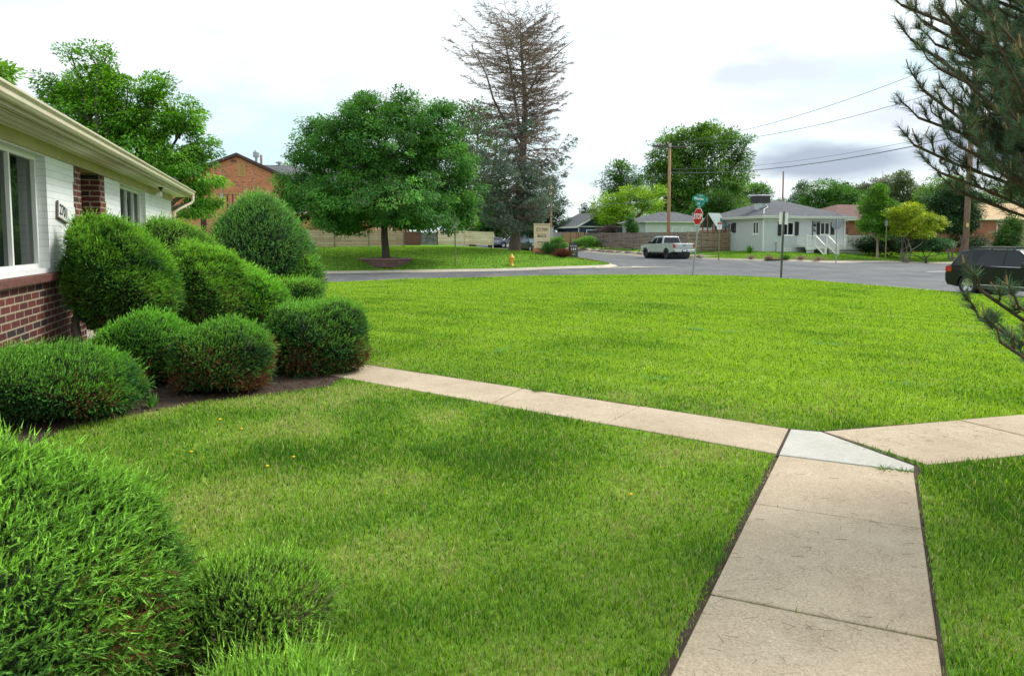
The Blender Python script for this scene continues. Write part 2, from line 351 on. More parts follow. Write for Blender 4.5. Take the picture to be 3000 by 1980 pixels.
def tree(name, label, cat, base, lobes, col, top_col=None, leaf=.14, clumps=260, per=60, trunk_r=.2, trunk_h=None, bark_m=None, droop=.3, clump_r=.55, twigs=0, group=None, density=1.0, stems=1, var=.16, dead=None):
    """lobes: (centre Vector, radii (x,y,z)); crown leaves gathered in clumps through each lobe's volume"""
    t = thing(name, label, cat, base, 0, group); base = np.array(base, float); clumps = int(clumps * 1.2); leaf = leaf * 1.08; col = tuple(min(.9, q * 1.3) for q in col); top_col = tuple(min(.9, q * 1.35) for q in (top_col or col))
    C = np.array([l[0] for l in lobes], float) - base; Rr = np.array([l[1] for l in lobes], float)
    vol = Rr.prod(1) ** .75; pick = RNG.choice(len(lobes), size=clumps, p=vol / vol.sum())
    d = rdir(clumps); rad = RNG.uniform(.30, 1.0, (clumps, 1)) ** .5 * (1 + .16 * RNG.normal(size=(clumps, 1)).clip(-1, 2))
    lum = 1 + .10 * np.sin(d[:, :1] * 5 + pick[:, None]) + .08 * np.sin(d[:, 2:3] * 7 + d[:, 1:2] * 4)
    cc = C[pick] + d * Rr[pick] * rad * lum
    cs = clump_r * RNG.uniform(.4, 1.35, clumps)
    per_n = np.maximum(8, (per * (cs / clump_r) ** 2 * density)).astype(int); idx = np.repeat(np.arange(clumps), per_n); n = len(idx)
    q = rdir(n); rr = RNG.uniform(.2, 1, (n, 1)) ** .6; P = cc[idx] + q * rr * cs[idx][:, None] * np.array([1.15, 1.15, .62])
    outw = unit(P - (C.mean(0) * .5 + C[pick[idx]] * .5)); D = unit(outw * .7 + q * .6 + rdir(n) * .5 + np.array([0, 0, -droop])); Wd = unit(np.cross(D, rdir(n) * .6 + np.array([0, 0, 1.])))
    v, f = leaf_quads(P, D, Wd, leaf * RNG.uniform(.7, 1.3, n), leaf * .55 * RNG.uniform(.7, 1.2, n))
    cvar = 1 + RNG.normal(size=clumps) * .2
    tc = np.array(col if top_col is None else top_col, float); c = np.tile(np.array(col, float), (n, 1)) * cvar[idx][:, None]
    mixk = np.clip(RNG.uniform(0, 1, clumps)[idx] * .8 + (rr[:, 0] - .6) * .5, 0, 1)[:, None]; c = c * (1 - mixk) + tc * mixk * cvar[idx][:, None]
    c *= np.clip(1 + var * RNG.normal(size=(n, 1)), .4, 1.7)
    if dead is not None:
        dm = (RNG.uniform(size=clumps) < dead[0])[idx]; c[dm] = np.array(dead[1]) * np.clip(1 + .2 * RNG.normal(size=(dm.sum(), 1)), .4, 1.7)
    link('crown', raw_mesh('crown', v, [f], np.repeat(c, 4, 0)), LEAF, t)
    tb = Tubes(); th_ = trunk_h if trunk_h else C[:, 2].min() * .8
    stems_xy = [(0, 0)] if stems == 1 else [(RNG.uniform(-1, 1) * trunk_r * 3, RNG.uniform(-1, 1) * trunk_r * 3) for _ in range(stems)]
    ends = []
    for sx, sy in stems_xy:
        fk = np.array([C[:, 0].mean() * .15 + sx * 2.2, C[:, 1].mean() * .15 + sy * 2.2, th_])
        tb.line(bend((sx, sy, -.25), fk, 6, .02), trunk_r * (1.15 if stems == 1 else .5), trunk_r * (.8 if stems == 1 else .38)); ends.append(fk)
    tb.line([(0, 0, -.3), (0, 0, .25)], trunk_r * 1.5, trunk_r * 1.12)
    for k in range(len(C)):
        fk = ends[k % len(ends)]; tb.line(bend(fk, C[k], 6, .09), trunk_r * (.55 if stems == 1 else .3), trunk_r * .1)
    for i in range(min(clumps, 150)):
        k = pick[i]; s = C[k] * .8 + ends[k % len(ends)] * .2; tb.line(bend(s, cc[i], 3, .1), trunk_r * .14 + .01, .008)
    if twigs:
        sel = RNG.choice(clumps, twigs)
        for i in sel:
            p = cc[i]; k = pick[i]; tb.line(bend(C[k] * .8 + ends[k % len(ends)] * .2, p, 2, .05), .04, .03); o = unit(d[i] * np.array([1, 1, .5]) + np.array([0, 0, .8])); tb.line(bend(p, p + o * RNG.uniform(.8, 1.8), 3, .06), .03, .01)
            for _ in range(4):
                s = p + o * RNG.uniform(.3, 1.0); tb.line([s, s + unit(o + rdir(1)[0] * .7) * RNG.uniform(.3, .7)], .015, .006)
    v, f = tb.arrays(7); link('trunk', raw_mesh('trunk', v, [f], None, True), bark_m or BARK, t)
    return t
def lobes_px(L, Y, zs=1.0):
    out = []
    for q in L:
        x, y, rx, ry = q[:4]; dy = q[4] if len(q) > 4 else RNG.uniform(-.35, .35) * rx / F_PX * Y
        c = at(x, y, Y + dy); out.append((tuple(c), (rx / F_PX * Y, rx / F_PX * Y * .95, ry / F_PX * Y * zs)))
    return out
def px_tree(name, label, cat, x, Y, L, col, base_y=None, z0=None, **k):
    b = at(x, 720, Y); z = gz(b.x, Y) if z0 is None else z0
    return tree(name, label, cat, (b.x, Y, z), lobes_px(L, Y), col, **k)

def shrub(label, c, r, n, spray=.10, K=9, lean=(0, 0, 0), tip=(.16, .40, .05), mid=(.045, .16, .035), deep=(.02, .055, .02), brown=.12, power=2.3, zmin=-.55, under=.75, wind=(.35, .1, .55), lump=.06, stem=True, lf=.30, gbias=0.0, needle_w=.012, name='trimmed_shrub', cat='shrub', group='clipped junipers along the house bed', shape=None, spread=.5, brown_c=(.16, .07, .03)):
    """clipped juniper: feathery sprays rooted over a rounded volume; c = base point on the ground, r=(rx,ry,rz) with centre at c.z+lean z"""
    t = thing(name, label, cat, c, 0, group); tip = np.array(tip) * np.array([2.0, 1.9, 1.5]); mid = np.array(mid) * 1.15; deep = np.array(deep) * .8; wind = tuple(q * .75 for q in wind); r = np.array(r, float); cen = np.array([lean[0] * .0, lean[1] * 0, r[2] * under])
    ph = RNG.uniform(0, 6, 6)
    def surf(d):
        m = (np.abs(d) ** power).sum(1) ** (-1 / power)
        l = 1 + lump * (np.sin(d[:, 0] * 4 + ph[0]) * np.sin(d[:, 1] * 4 + ph[1]) + .7 * np.sin(d[:, 2] * 6 + ph[2] + d[:, 0] * 5) + .45 * np.sin(d[:, 0] * 13 + ph[3]) * np.sin(d[:, 1] * 12 + d[:, 2] * 11 + ph[4]))
        p = d * r * (m * l)[:, None]
        if shape is not None: p = shape(p, d)
        p = p + cen; k = p[:, 2:3] / (2 * r[2]); p[:, 0:1] += lean[0] * k; p[:, 1:2] += lean[1] * k
        return p
    d = rdir(int(n * 1.6)); d = d[d[:, 2] > zmin][:n]; n = len(d); S = surf(d)
    e = 1e-2; t1 = unit(np.cross(d, [[.3, .1, 1.]])); t2 = np.cross(d, t1)
    nrm = unit(np.cross(surf(unit(d + t1 * e)) - S, surf(unit(d + t2 * e)) - S)); nrm *= np.sign((nrm * d).sum(1, keepdims=True) + 1e-9)
    depth = RNG.uniform(0, 1, (n, 1)) ** 1.5 * spray * 1.0; L = spray * RNG.uniform(.55, 1.35, (n, 1)); long_ = RNG.uniform(size=(n, 1)) < .10; L = np.where(long_, L * 1.7, L)
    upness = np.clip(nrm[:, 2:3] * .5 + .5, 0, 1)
    D = unit(nrm * .9 + np.array(wind) * (.35 + upness) + rdir(n) * spread); P0 = S - D * L * np.where(long_, .35, .55) - nrm * depth * (1 - long_)
    V = []; Cc = []
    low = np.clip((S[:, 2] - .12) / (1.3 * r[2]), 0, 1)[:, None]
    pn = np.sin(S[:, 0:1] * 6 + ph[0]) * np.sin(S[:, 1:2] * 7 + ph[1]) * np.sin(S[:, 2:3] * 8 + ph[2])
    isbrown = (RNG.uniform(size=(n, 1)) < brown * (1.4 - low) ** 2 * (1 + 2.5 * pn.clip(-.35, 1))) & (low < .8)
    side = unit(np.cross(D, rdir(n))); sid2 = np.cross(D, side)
    hue = 1 + .18 * RNG.normal(size=(n, 1)); green = np.clip(upness ** 1.7 * .85 + .30 * RNG.uniform(size=(n, 1)) ** 2 + .35 * pn + gbias, 0, 1)  # paler new growth on top, and shade of the side faces put into the colour
    for k in range(K):
        f = (k + .6) / K; ang = RNG.uniform(0, 6.28, (n, 1)); out = side * np.cos(ang) + sid2 * np.sin(ang)
        B = P0 + D * L * f; ln = L * (lf - lf * .5 * f) * RNG.uniform(.7, 1.3, (n, 1)); dd = unit(D * (.65 + .5 * f) + out * .75)
        if k == K - 1: dd = D; ln = L * .3
        wv = unit(np.cross(dd, out + .01)) * needle_w
        tri = np.stack([B - wv, B + wv, B + dd * ln + wv * .15], 1); V.append(tri)
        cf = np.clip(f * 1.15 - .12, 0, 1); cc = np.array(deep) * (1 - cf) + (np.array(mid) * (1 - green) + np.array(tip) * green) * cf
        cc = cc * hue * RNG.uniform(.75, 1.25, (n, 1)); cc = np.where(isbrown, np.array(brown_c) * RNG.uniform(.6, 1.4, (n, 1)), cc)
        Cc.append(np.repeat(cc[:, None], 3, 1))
    V = np.concatenate(V).reshape(-1, 3); Cc = np.concatenate(Cc).reshape(-1, 3); nt = len(V) // 3
    # inner twiggy mass
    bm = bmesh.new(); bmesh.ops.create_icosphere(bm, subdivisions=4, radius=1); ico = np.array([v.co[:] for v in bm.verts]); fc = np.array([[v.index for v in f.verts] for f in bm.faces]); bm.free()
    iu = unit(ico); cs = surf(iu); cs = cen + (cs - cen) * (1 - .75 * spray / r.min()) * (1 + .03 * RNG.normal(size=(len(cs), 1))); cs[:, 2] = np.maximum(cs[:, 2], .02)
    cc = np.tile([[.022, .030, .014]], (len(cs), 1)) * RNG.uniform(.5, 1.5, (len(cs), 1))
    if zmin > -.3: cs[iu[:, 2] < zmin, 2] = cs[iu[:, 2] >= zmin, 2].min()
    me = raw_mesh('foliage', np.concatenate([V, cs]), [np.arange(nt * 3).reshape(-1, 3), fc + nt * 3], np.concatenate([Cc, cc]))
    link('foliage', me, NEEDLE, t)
    if stem:
        tb = Tubes(); zc = cen[2]
        for _ in range(7):
            a = RNG.uniform(0, 6.28); rr = RNG.uniform(.02, .25); top = np.array([math.cos(a) * rr * r[0] * 1.8, math.sin(a) * rr * r[1] * 1.8, zc * .9 + .05]); tb.line(bend((math.cos(a) * .05, math.sin(a) * .05, -.08), top, 4, .1), .03, .012)
        v, f = tb.arrays(6); link('trunk', raw_mesh('trunk', v, [f], None, True), BARK2, t)
    return t
# ------------------------------------------------------------------ setting: roads, lawns, paths
_LAT = np.random.default_rng(3).uniform(0, 1, (256, 256))
def vnoise(x, y):
    xi = np.floor(x).astype(int); yi = np.floor(y).astype(int); fx = x - xi; fy = y - yi; fx = fx * fx * (3 - 2 * fx); fy = fy * fy * (3 - 2 * fy)
    g = lambda a, b: _LAT[a % 256, b % 256]
    return (g(xi, yi) * (1 - fx) + g(xi + 1, yi) * fx) * (1 - fy) + (g(xi, yi + 1) * (1 - fx) + g(xi + 1, yi + 1) * fx) * fy
def fbm(x, y, o=4):
    s = 0; a = .5; t = 0
    for i in range(o): s = s + a * vnoise(x * 2 ** i + 17 * i, y * 2 ** i + 31 * i); t += a; a *= .55
    return s / t
G_DEEP, G_MID, G_LIME, G_STRAW = [np.array(c) for c in ((.045, .150, .014), (.130, .300, .038), (.325, .500, .060), (.46, .43, .19))]
def lawn_parts(X, Y):
    "how lime, deep, dry the turf is at each spot (mown turf differs from place to place)"
    u, v = UV(X, Y); near = sstep((9.5 - (Y + .75 * X)) / 2.0)           # this side of the crossing walk: tired, patchy turf
    n1 = fbm(X * .55 + 5, Y * .55); n2 = fbm(X * 1.7 + 40, Y * 1.7 + 9); n3 = fbm(X * .22 + 3, Y * .22 + 60)
    stripe = .5 + .5 * np.tanh(1.6 * np.sin((.62 * X + .785 * Y) * 2 * math.pi / 1.15 + 1.6 * n3 + .5 * n1))
    far = sstep((v - 40) / 3)
    lime = (1 - near) * (.74 + .42 * (stripe - .5) + .7 * (n1 - .5) + .4 * (n3 - .5) + .35 * (n2 - .5)) + near * (.36 + 1.0 * (n2 - .5))
    lime = lime * (1 - far) + far * (.22 + .9 * (n2 - .5))
    deep = np.clip((.44 - n1) * 1.5, 0, .4) * (1 - near * .4) + near * np.clip((.50 - n2) * 1.6, 0, .5)
    # one lush dark tuft patch on the near lawn
    dp = np.exp(-(((X + 1.55) / .65) ** 2 + ((Y - 5.2) / .38) ** 2)) + .8 * np.exp(-(((X + .1) / .5) ** 2 + ((Y - 5.0) / .5) ** 2)) + .8 * sstep((X - 2.6) / .3) * near
    deep = np.clip(deep + .9 * dp, 0, 1)
    dry = near * np.clip((n1 * .5 + n2 * .5 - .475) * 3.0 - dp * .8, .07, .55) + (1 - near) * np.clip((n2 - .62) * 1.2, 0, .22) * (1 - far)
    return np.clip(lime, 0, 1), deep, dry
def lawn_colour(X, Y):
    l, d, s = [q[..., None] for q in lawn_parts(X, Y)]
    c = G_MID * (1 - l) + G_LIME * l; c = c * (1 - d * .75) + G_DEEP * d * .75; return c * (1 - s * .5) + G_STRAW * s * .5
def lawn_mat():
    m, nt, N, L, b = newmat('lawn_turf'); a = N.new('ShaderNodeAttribute'); a.attribute_name = 'Col'; tc = N.new('ShaderNodeTexCoord')
    n = noise(N, L, tc.outputs['Object'], 22, 6, .75); n2 = noise(N, L, tc.outputs['Object'], 2.5, 5, .7)
    c = mixc(N, L, 1, a.outputs['Color'], ramp(N, L, n, [(.3, (.45, .45, .42)), (.7, (1.25, 1.25, 1.2))]), 'MULTIPLY'); c = mixc(N, L, 1, c, ramp(N, L, n2, [(.3, (.8, .82, .8)), (.7, (1.12, 1.1, 1.1))]), 'MULTIPLY')
    L.new(c, b.inputs['Base Color']); b.inputs['Roughness'].default_value = .95; b.inputs['Specular IOR Level'].default_value = .1; bump(N, L, n, b, .6, .03); MATS['lawn'] = m; return m
LAWN = lawn_mat()
def asphalt():
    m, nt, N, L, b = newmat('asphalt'); tc = N.new('ShaderNodeTexCoord'); o = tc.outputs['Object']
    n1 = noise(N, L, o, .25, 4, .6); n2 = noise(N, L, o, 60, 3, .7); n3 = noise(N, L, o, 1.2, 6, .7, (1, .25, 1))
    c = ramp(N, L, n1, [(.35, (.085, .086, .094)), (.65, (.145, .145, .152))]); c = mixc(N, L, 1, c, ramp(N, L, n2, [(.3, (.82,) * 3), (.7, (1.15,) * 3)]), 'MULTIPLY')
    c = mixc(N, L, ramp(N, L, n3, [(.50, (0, 0, 0)), (.70, (.8, .8, .8))]), c, (.19, .185, .18))
    v = N.new('ShaderNodeTexVoronoi'); v.feature = 'DISTANCE_TO_EDGE'; v.inputs['Scale'].default_value = .16; v.inputs['Randomness'].default_value = 1
    wv = N.new('ShaderNodeVectorMath'); wv.operation = 'ADD'; nn = N.new('ShaderNodeTexNoise'); nn.inputs['Scale'].default_value = .8; L.new(o, nn.inputs[0]); L.new(o, wv.inputs[0]); L.new(nn.outputs['Color'], wv.inputs[1]); L.new(wv.outputs[0], v.inputs['Vector'])
    c = mixc(N, L, ramp(N, L, v.outputs['Distance'], [(0, (.8,) * 3), (.006, (0, 0, 0))]), c, (.03, .03, .032))
    L.new(c, b.inputs['Base Color']); b.inputs['Roughness'].default_value = .8; bump(N, L, n2, b, .3, .006); return m
def concrete(name, c1, c2, speck=.5):
    m, nt, N, L, b = newmat(name); tc = N.new('ShaderNodeTexCoord'); o = tc.outputs['Object']
    n1 = noise(N, L, o, 1.3, 6, .62); n2 = noise(N, L, o, 90, 3, .7); n3 = noise(N, L, o, 14, 5, .7)
    c = ramp(N, L, n1, [(.32, c1), (.66, c2)]); c = mixc(N, L, 1, c, ramp(N, L, n2, [(.32, (.80, .79, .77)), (.68, (1.14, 1.14, 1.14))]), 'MULTIPLY'); c = mixc(N, L, 1, c, ramp(N, L, n3, [(.35, (.93, .92, .90)), (.65, (1.05, 1.05, 1.05))]), 'MULTIPLY')
    v = N.new('ShaderNodeTexVoronoi'); v.inputs['Scale'].default_value = 150; L.new(o, v.inputs['Vector']); sx = N.new('ShaderNodeSeparateColor'); L.new(v.outputs['Color'], sx.inputs[0])
    r = ramp(N, L, sx.outputs[0], [(.0, (.60, .55, .50)), (.16, (.80, .77, .73)), (.30, (.97, .96, .95)), (.7, (1, 1, 1)), (1, (1.25, 1.22, 1.18))])
    wear = ramp(N, L, noise(N, L, o, 2.2, 5, .65), [(.36, (.35,) * 3), (.58, (1,) * 3)])
    c2_ = mixc(N, L, 1, c, r, 'MULTIPLY'); f = N.new('ShaderNodeMath'); f.operation = 'MULTIPLY'; L.new(wear, f.inputs[0]); f.inputs[1].default_value = speck; c = mixc(N, L, f.outputs[0], c, c2_)
    n4 = noise(N, L, o, 1.1, 4, .6); c = mixc(N, L, ramp(N, L, n4, [(.56, (0, 0, 0)), (.78, (.30, .30, .30))]), c, tuple(x * .66 for x in c1))
    L.new(c, b.inputs['Base Color']); b.inputs['Roughness'].default_value = .85; bump(N, L, v.outputs['Distance'], b, .25 * speck + .05, .003); return m
ASPH = asphalt(); CONC = concrete('sidewalk_concrete', (.43, .335, .235), (.56, .455, .335), .8); CONC_NEW = concrete('new_concrete', (.47, .455, .41), (.56, .545, .50), .3); KERB = concrete('kerb_concrete', (.50, .44, .36), (.62, .56, .47), .3)
SOIL = plain('dark_soil', (.055, .035, .022), .95, var=.5, scale=9, bumpy=.02)
MULCH = plain('bark_mulch', (.13, .065, .042), .95, var=.5, scale=16, bumpy=.03)
GRAVEL = plain('tan_gravel', (.42, .31, .22), .95, var=.35, scale=12, bumpy=.03)
def gridmesh(us, vs, fn):
    U, V = np.meshgrid(us, vs, indexing='ij'); u, v, z = fn(U, V); X, Y = XY(u, v); nu, nv = U.shape
    i = np.arange(nu * nv).reshape(nu, nv); f = np.stack([i[:-1, :-1], i[1:, :-1], i[1:, 1:], i[:-1, 1:]], -1).reshape(-1, 4)
    return np.stack([X, Y, z], -1).reshape(-1, 3), f
def structure(name, me, mat, smooth=False, label=None, kind='structure'):
    o = link(name, me, mat, None, smooth); o['kind'] = kind
    if label: o['label'] = label
    return o
v_, f_ = gridmesh(np.arange(-90, 131, 1.5), np.arange(-45, 126, 1.5), lambda U, V: (U, V, road_z(U, V)))
structure('road', raw_mesh('road', v_, [f_], None, True), ASPH, label='grey asphalt street crossing and curving off between the lawns')
mb = MB(); mb.quad((-4000, -4000, -1.6), (4000, -4000, -1.6), (4000, 4000, -1.6), (-4000, 4000, -1.6)); o = mb.build('ground', plain('far_ground', (.08, .11, .04), .95)); o['kind'] = 'structure'
def block(name, uc, vc, su, sv, Rc, ext_u, ext_v, zf, step=.25, fine=30, inset=.15):
    def sp(ext): return np.concatenate([np.arange(0, min(fine, ext), step), np.linspace(min(fine, ext), ext, 28)]) if ext > fine else np.arange(0, ext + step, step)
    def fn(A, B):
        m = (A < Rc) & (B < Rc); da, db = Rc - A, Rc - B; h = np.maximum(np.hypot(da, db), 1e-6); k = np.where(m, np.maximum(da, db) / h, 1)
        A2 = np.where(m, Rc - da * k, A) + inset; B2 = np.where(m, Rc - db * k, B) + inset; u = uc - su * A2; v = vc - sv * B2; return u, v, zf(u, v)
    v, f = gridmesh(sp(ext_u), sp(ext_v), fn)
    if su * sv < 0: f = f[:, ::-1]
    me = raw_mesh(name, v, [f], lawn_colour(v[:, 0], v[:, 1]), True); o = structure(name, me, LAWN, True)
    # kerb swept along the edge
    path = []
    for a in np.arange(ext_v, Rc, -1.0): path.append((uc, vc - sv * a, su, 0))
    for t in np.linspace(0, math.pi / 2, 14): path.append((uc - su * Rc + su * Rc * math.cos(t), vc - sv * Rc + sv * Rc * math.sin(t), su * math.cos(t), sv * math.sin(t)))
    for a in np.arange(Rc + 1, ext_u, 1.0): path.append((uc - su * a, vc, 0, sv))
    P = np.array(path); prof = [(-.17, -.06), (-.165, .014), (-.01, .012), (.02, -.105), (.44, -.118), (.46, -.25)]; rows = []
    for off, dz in prof:
        u = P[:, 0] + P[:, 2] * off; v = P[:, 1] + P[:, 3] * off; X, Y = XY(u, v); rows.append(np.stack([X, Y, curb_z(u, v) + dz], -1))
    Vv = np.stack(rows, 1); n, k = Vv.shape[:2]; i = np.arange(n * k).reshape(n, k); f = np.stack([i[:-1, :-1], i[1:, :-1], i[1:, 1:], i[:-1, 1:]], -1).reshape(-1, 4)
    structure('kerb', raw_mesh('kerb', Vv.reshape(-1, 3), [f]), KERB); return o
block('lawn', 25, 36.5, 1, 1, 7, 75, 70, ground_uv, .3, 42)
block('lawn', 25, 47.6, 1, -1, 5, 95, 75, ground_uv, .4, 30)
block('lawn', 36, 49.5, -1, -1, 7, 90, 72, ground_uv, .4, 30)
block('lawn', 38.5, 36.0, -1, 1, 9, 80, 70, ground_uv, .5, 20)
# --- concrete walks
def poly_slab(pts, z=.012, th=.1):
    n = len(pts); mb = MB(); mb.add([(x, y, z - th) for x, y in pts] + [(x, y, z) for x, y in pts], [tuple(range(n))[::-1], tuple(range(n, 2 * n))] + [(i, (i + 1) % n, n + (i + 1) % n, n + i) for i in range(n)]); return mb
def lerp2(a, b, t): return (a[0] + (b[0] - a[0]) * t, a[1] + (b[1] - a[1]) * t)
def strip(L0, L1, R0, R1, cuts, gap=.006):
    "slabs between a left and a right edge line, cut at the given fractions (tl, tr)"
    out = []; c = list(cuts)
    for (a, b), (c_, d) in zip(c[:-1], c[1:]):
        ll = math.dist(L0, L1); rl = math.dist(R0, R1); ga, gb = gap / ll, gap / rl
        out.append([lerp2(L0, L1, a + ga), lerp2(R0, R1, b + gb), lerp2(R0, R1, d - gb), lerp2(L0, L1, c_ - ga)])
    return out
WALKS = []
def walk(name, slabs, mat, label, jitter_z=.004):
    mb = MB()
    for s in slabs:
        a = sum(s[i][0] * s[(i + 1) % len(s)][1] - s[(i + 1) % len(s)][0] * s[i][1] for i in range(len(s)))
        s = s if a > 0 else s[::-1]; q = poly_slab(s, .012 + random.uniform(-jitter_z, jitter_z)); mb.add(q.v, q.f); WALKS.append(s)
    o = mb.build(name, mat, bevel=.004, seg=1); o['kind'] = 'structure'; o['label'] = label
Lw0, Lw1 = (-2.22, -2.87), (1.985, 5.225); Rw0, Rw1 = (-1.19, -2.87), (2.765, 4.835)
fl = lambda y: (y - Lw0[1]) / (Lw1[1] - Lw0[1]); fr = lambda y: (y - Rw0[1]) / (Rw1[1] - Rw0[1])
walk('path', strip(Lw0, Lw1, Rw0, Rw1, [(0, 0), (fl(-.9), fr(-1.1)), (fl(.5), fr(.25)), (fl(1.85), fr(1.55)), (fl(3.13), fr(2.76)), (fl(4.24), fr(3.86)), (1, 1)]), CONC, 'tan speckled concrete walk running forward from the bottom edge')
walk('path', [[(1.99, 5.24), (2.355, 5.955), (2.575, 5.875), (2.845, 4.97), (2.775, 4.85)]], CONC_NEW, 'new white concrete wedge where the walks meet', 0)
hl0, hl1, hr0, hr1 = (2.345, 5.97), (-3.25, 10.15), (1.98, 5.26), (-3.55, 9.45)
walk('path', strip(hl0, hl1, hr0, hr1, [(t, t + d) for t, d in zip(np.linspace(0, 1, 6), (0, .01, -.005, .01, 0, 0))]), CONC, 'tan concrete walk crossing the lawn to the house door')
walk('path', strip((-3.27, 10.16), XY(-2.85, 13.45), (-3.57, 9.46), XY(-2.85, 12.4), [(0, 0), (.35, .35), (.7, .7), (1, 1)]), CONC, 'tan concrete walk end at the house entrance')
walk('path', strip((2.60, 5.89), (23.3, 11.6), (2.87, 4.98), (23.6, 10.7), [(t, t + .004) for t in np.linspace(0, .996, 16)]), CONC, 'tan concrete walk leading off to the right under the pine')
BEDS = [[(-1.95, 8.3), (-2.0, 7.75), (-2.45, 7.4), (-3.0, 7.08), (-3.4, 6.6), (-3.8, 6.05), (-3.75, 5.6), (-3.3, 4.7), (-2.4, 3.2), (-1.35, 2.95), (-.98, 2.78), (-.72, 2.2), (-.72, 0), (-8, 0), XY(-2.85, 9), XY(-2.85, 12.3), (-3.6, 9.4)],
        [XY(-2.85, 13.6), (-3.3, 10.3), (-3.1, 11.5), (-3.3, 14.5), (-4.6, 19.5), (-7, 22), XY(-2.85, 24)]]
for bp in BEDS:
    n = len(bp); bm = bmesh.new(); vs = [bm.verts.new((x, y, max(gz(x, y), -.4) + .008)) for x, y in bp]; f = bm.faces.new(vs); f.normal_update()
    if f.normal.z < 0: f.normal_flip()
    bmesh.ops.triangulate(bm, faces=[f]); me = bpy.data.meshes.new('mulch_bed'); bm.to_mesh(me); bm.free(); structure('mulch_bed', me, SOIL)
# dark cut edge of soil round the walks
mb = MB()
for a, b_ in ((Lw0, Lw1), (hl0, hl1), ((2.60, 5.89), (23.3, 11.6)), (Rw0, Rw1)):
    a, b_ = Vector((*a, 0)), Vector((*b_, 0)); t = (b_ - a).normalized(); nrm = Vector((-t.y, t.x, 0))
    if a.x == Rw0[0] or b_.x == hl1[0]: nrm = -nrm
    wd = .02 if a.x == Rw0[0] else .045
    K = int((b_ - a).length / .12); vs = []
    for i in range(K + 1):
        p = a + (b_ - a) * i / K; vs += [p - nrm * .02 + Vector((0, 0, .004)), p + nrm * wd * random.uniform(.75, 1.15) + Vector((0, 0, .004 + max(gz(p.x, p.y), -1)))]
    mb.add(vs, [(2 * i, 2 * i + 1, 2 * i + 3, 2 * i + 2) if nrm.cross(t).z > 0 else (2 * i, 2 * i + 2, 2 * i + 3, 2 * i + 1) for i in range(K)])
o = mb.build('soil_edge', SOIL); o['kind'] = 'structure'
uvp = poly_slab([(1.95, 5.2), (2.80, 4.80), (2.90, 4.98), (2.60, 5.93), (2.33, 6.01)], .004, .02); o = uvp.build('joint_soil', SOIL); o['kind'] = 'structure'
# --- masks for the grass
def inpoly(X, Y, poly):
    inside = np.zeros(X.shape, bool); n = len(poly)
    for i in range(n):
        x0, y0 = poly[i]; x1, y1 = poly[(i + 1) % n]
        c = ((y0 > Y) != (y1 > Y)) & (X < (x1 - x0) * (Y - y0) / (y1 - y0 + 1e-12) + x0); inside ^= c
    return inside
def edge_dist(X, Y, poly):
    d = np.full(X.shape, 1e9); n = len(poly)
    for i in range(n):
        a = np.array(poly[i]); b = np.array(poly[(i + 1) % n]); ab = b - a; t = np.clip(((X - a[0]) * ab[0] + (Y - a[1]) * ab[1]) / (ab @ ab), 0, 1); d = np.minimum(d, np.hypot(X - a[0] - ab[0] * t, Y - a[1] - ab[1] * t))
    return d
def in_block(u, v, uc, vc, su, sv, Rc, pad=.17):
    a = su * (uc - u); b = sv * (vc - v); ok = (a > pad) & (b > pad); cor = (a < Rc) & (b < Rc) & (np.hypot(Rc - a, Rc - b) > Rc - pad); return ok & ~cor
def blades(X, Y, h, wdt, lean=.45, colf=None):
    n = len(X); u, v = UV(X, Y); z = ground_uv(u, v)
    a = RNG.uniform(0, 2 * math.pi, n); wv = np.stack([np.cos(a), np.sin(a), np.zeros(n)], -1) * wdt[:, None] * .5
    la = RNG.uniform(0, 2 * math.pi, n); ln = RNG.uniform(.1, 1, n) ** 1.2 * lean * h; tip = np.stack([np.cos(la) * ln, np.sin(la) * ln, h * np.sqrt(np.clip(1 - (ln / h) ** 2 * .6, .1, 1))], -1)
    P = np.stack([X, Y, z - .006], -1); mid = P + tip * np.array([.35, .35, .55]); V = np.stack([P - wv, P + wv, mid + wv * .8, P + tip, mid - wv * .8], 1)
    l, d, s = lawn_parts(X, Y); q = RNG.uniform(size=n); base = G_MID[None] * (1 - l[:, None]) + G_LIME[None] * l[:, None]
    r = RNG.normal(size=n); base = np.where((r > .7)[:, None], G_LIME, base); base = np.where((r < -1.0)[:, None], G_DEEP, base); base = np.where((RNG.uniform(size=n) < d)[:, None], G_DEEP * .6 + G_MID * .4, base)
    base = np.where((q < s * .85 + .03)[:, None], G_STRAW * RNG.uniform(.7, 1.25, (n, 1)), base) * np.clip(1 + .22 * RNG.normal(size=(n, 1)), .4, 1.8)
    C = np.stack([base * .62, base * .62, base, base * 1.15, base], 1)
    i = (np.arange(n) * 5)[:, None]; return V.reshape(-1, 3), i + np.array([[0, 1, 2, 4]]), i + np.array([[4, 2, 3]]), C.reshape(-1, 3)
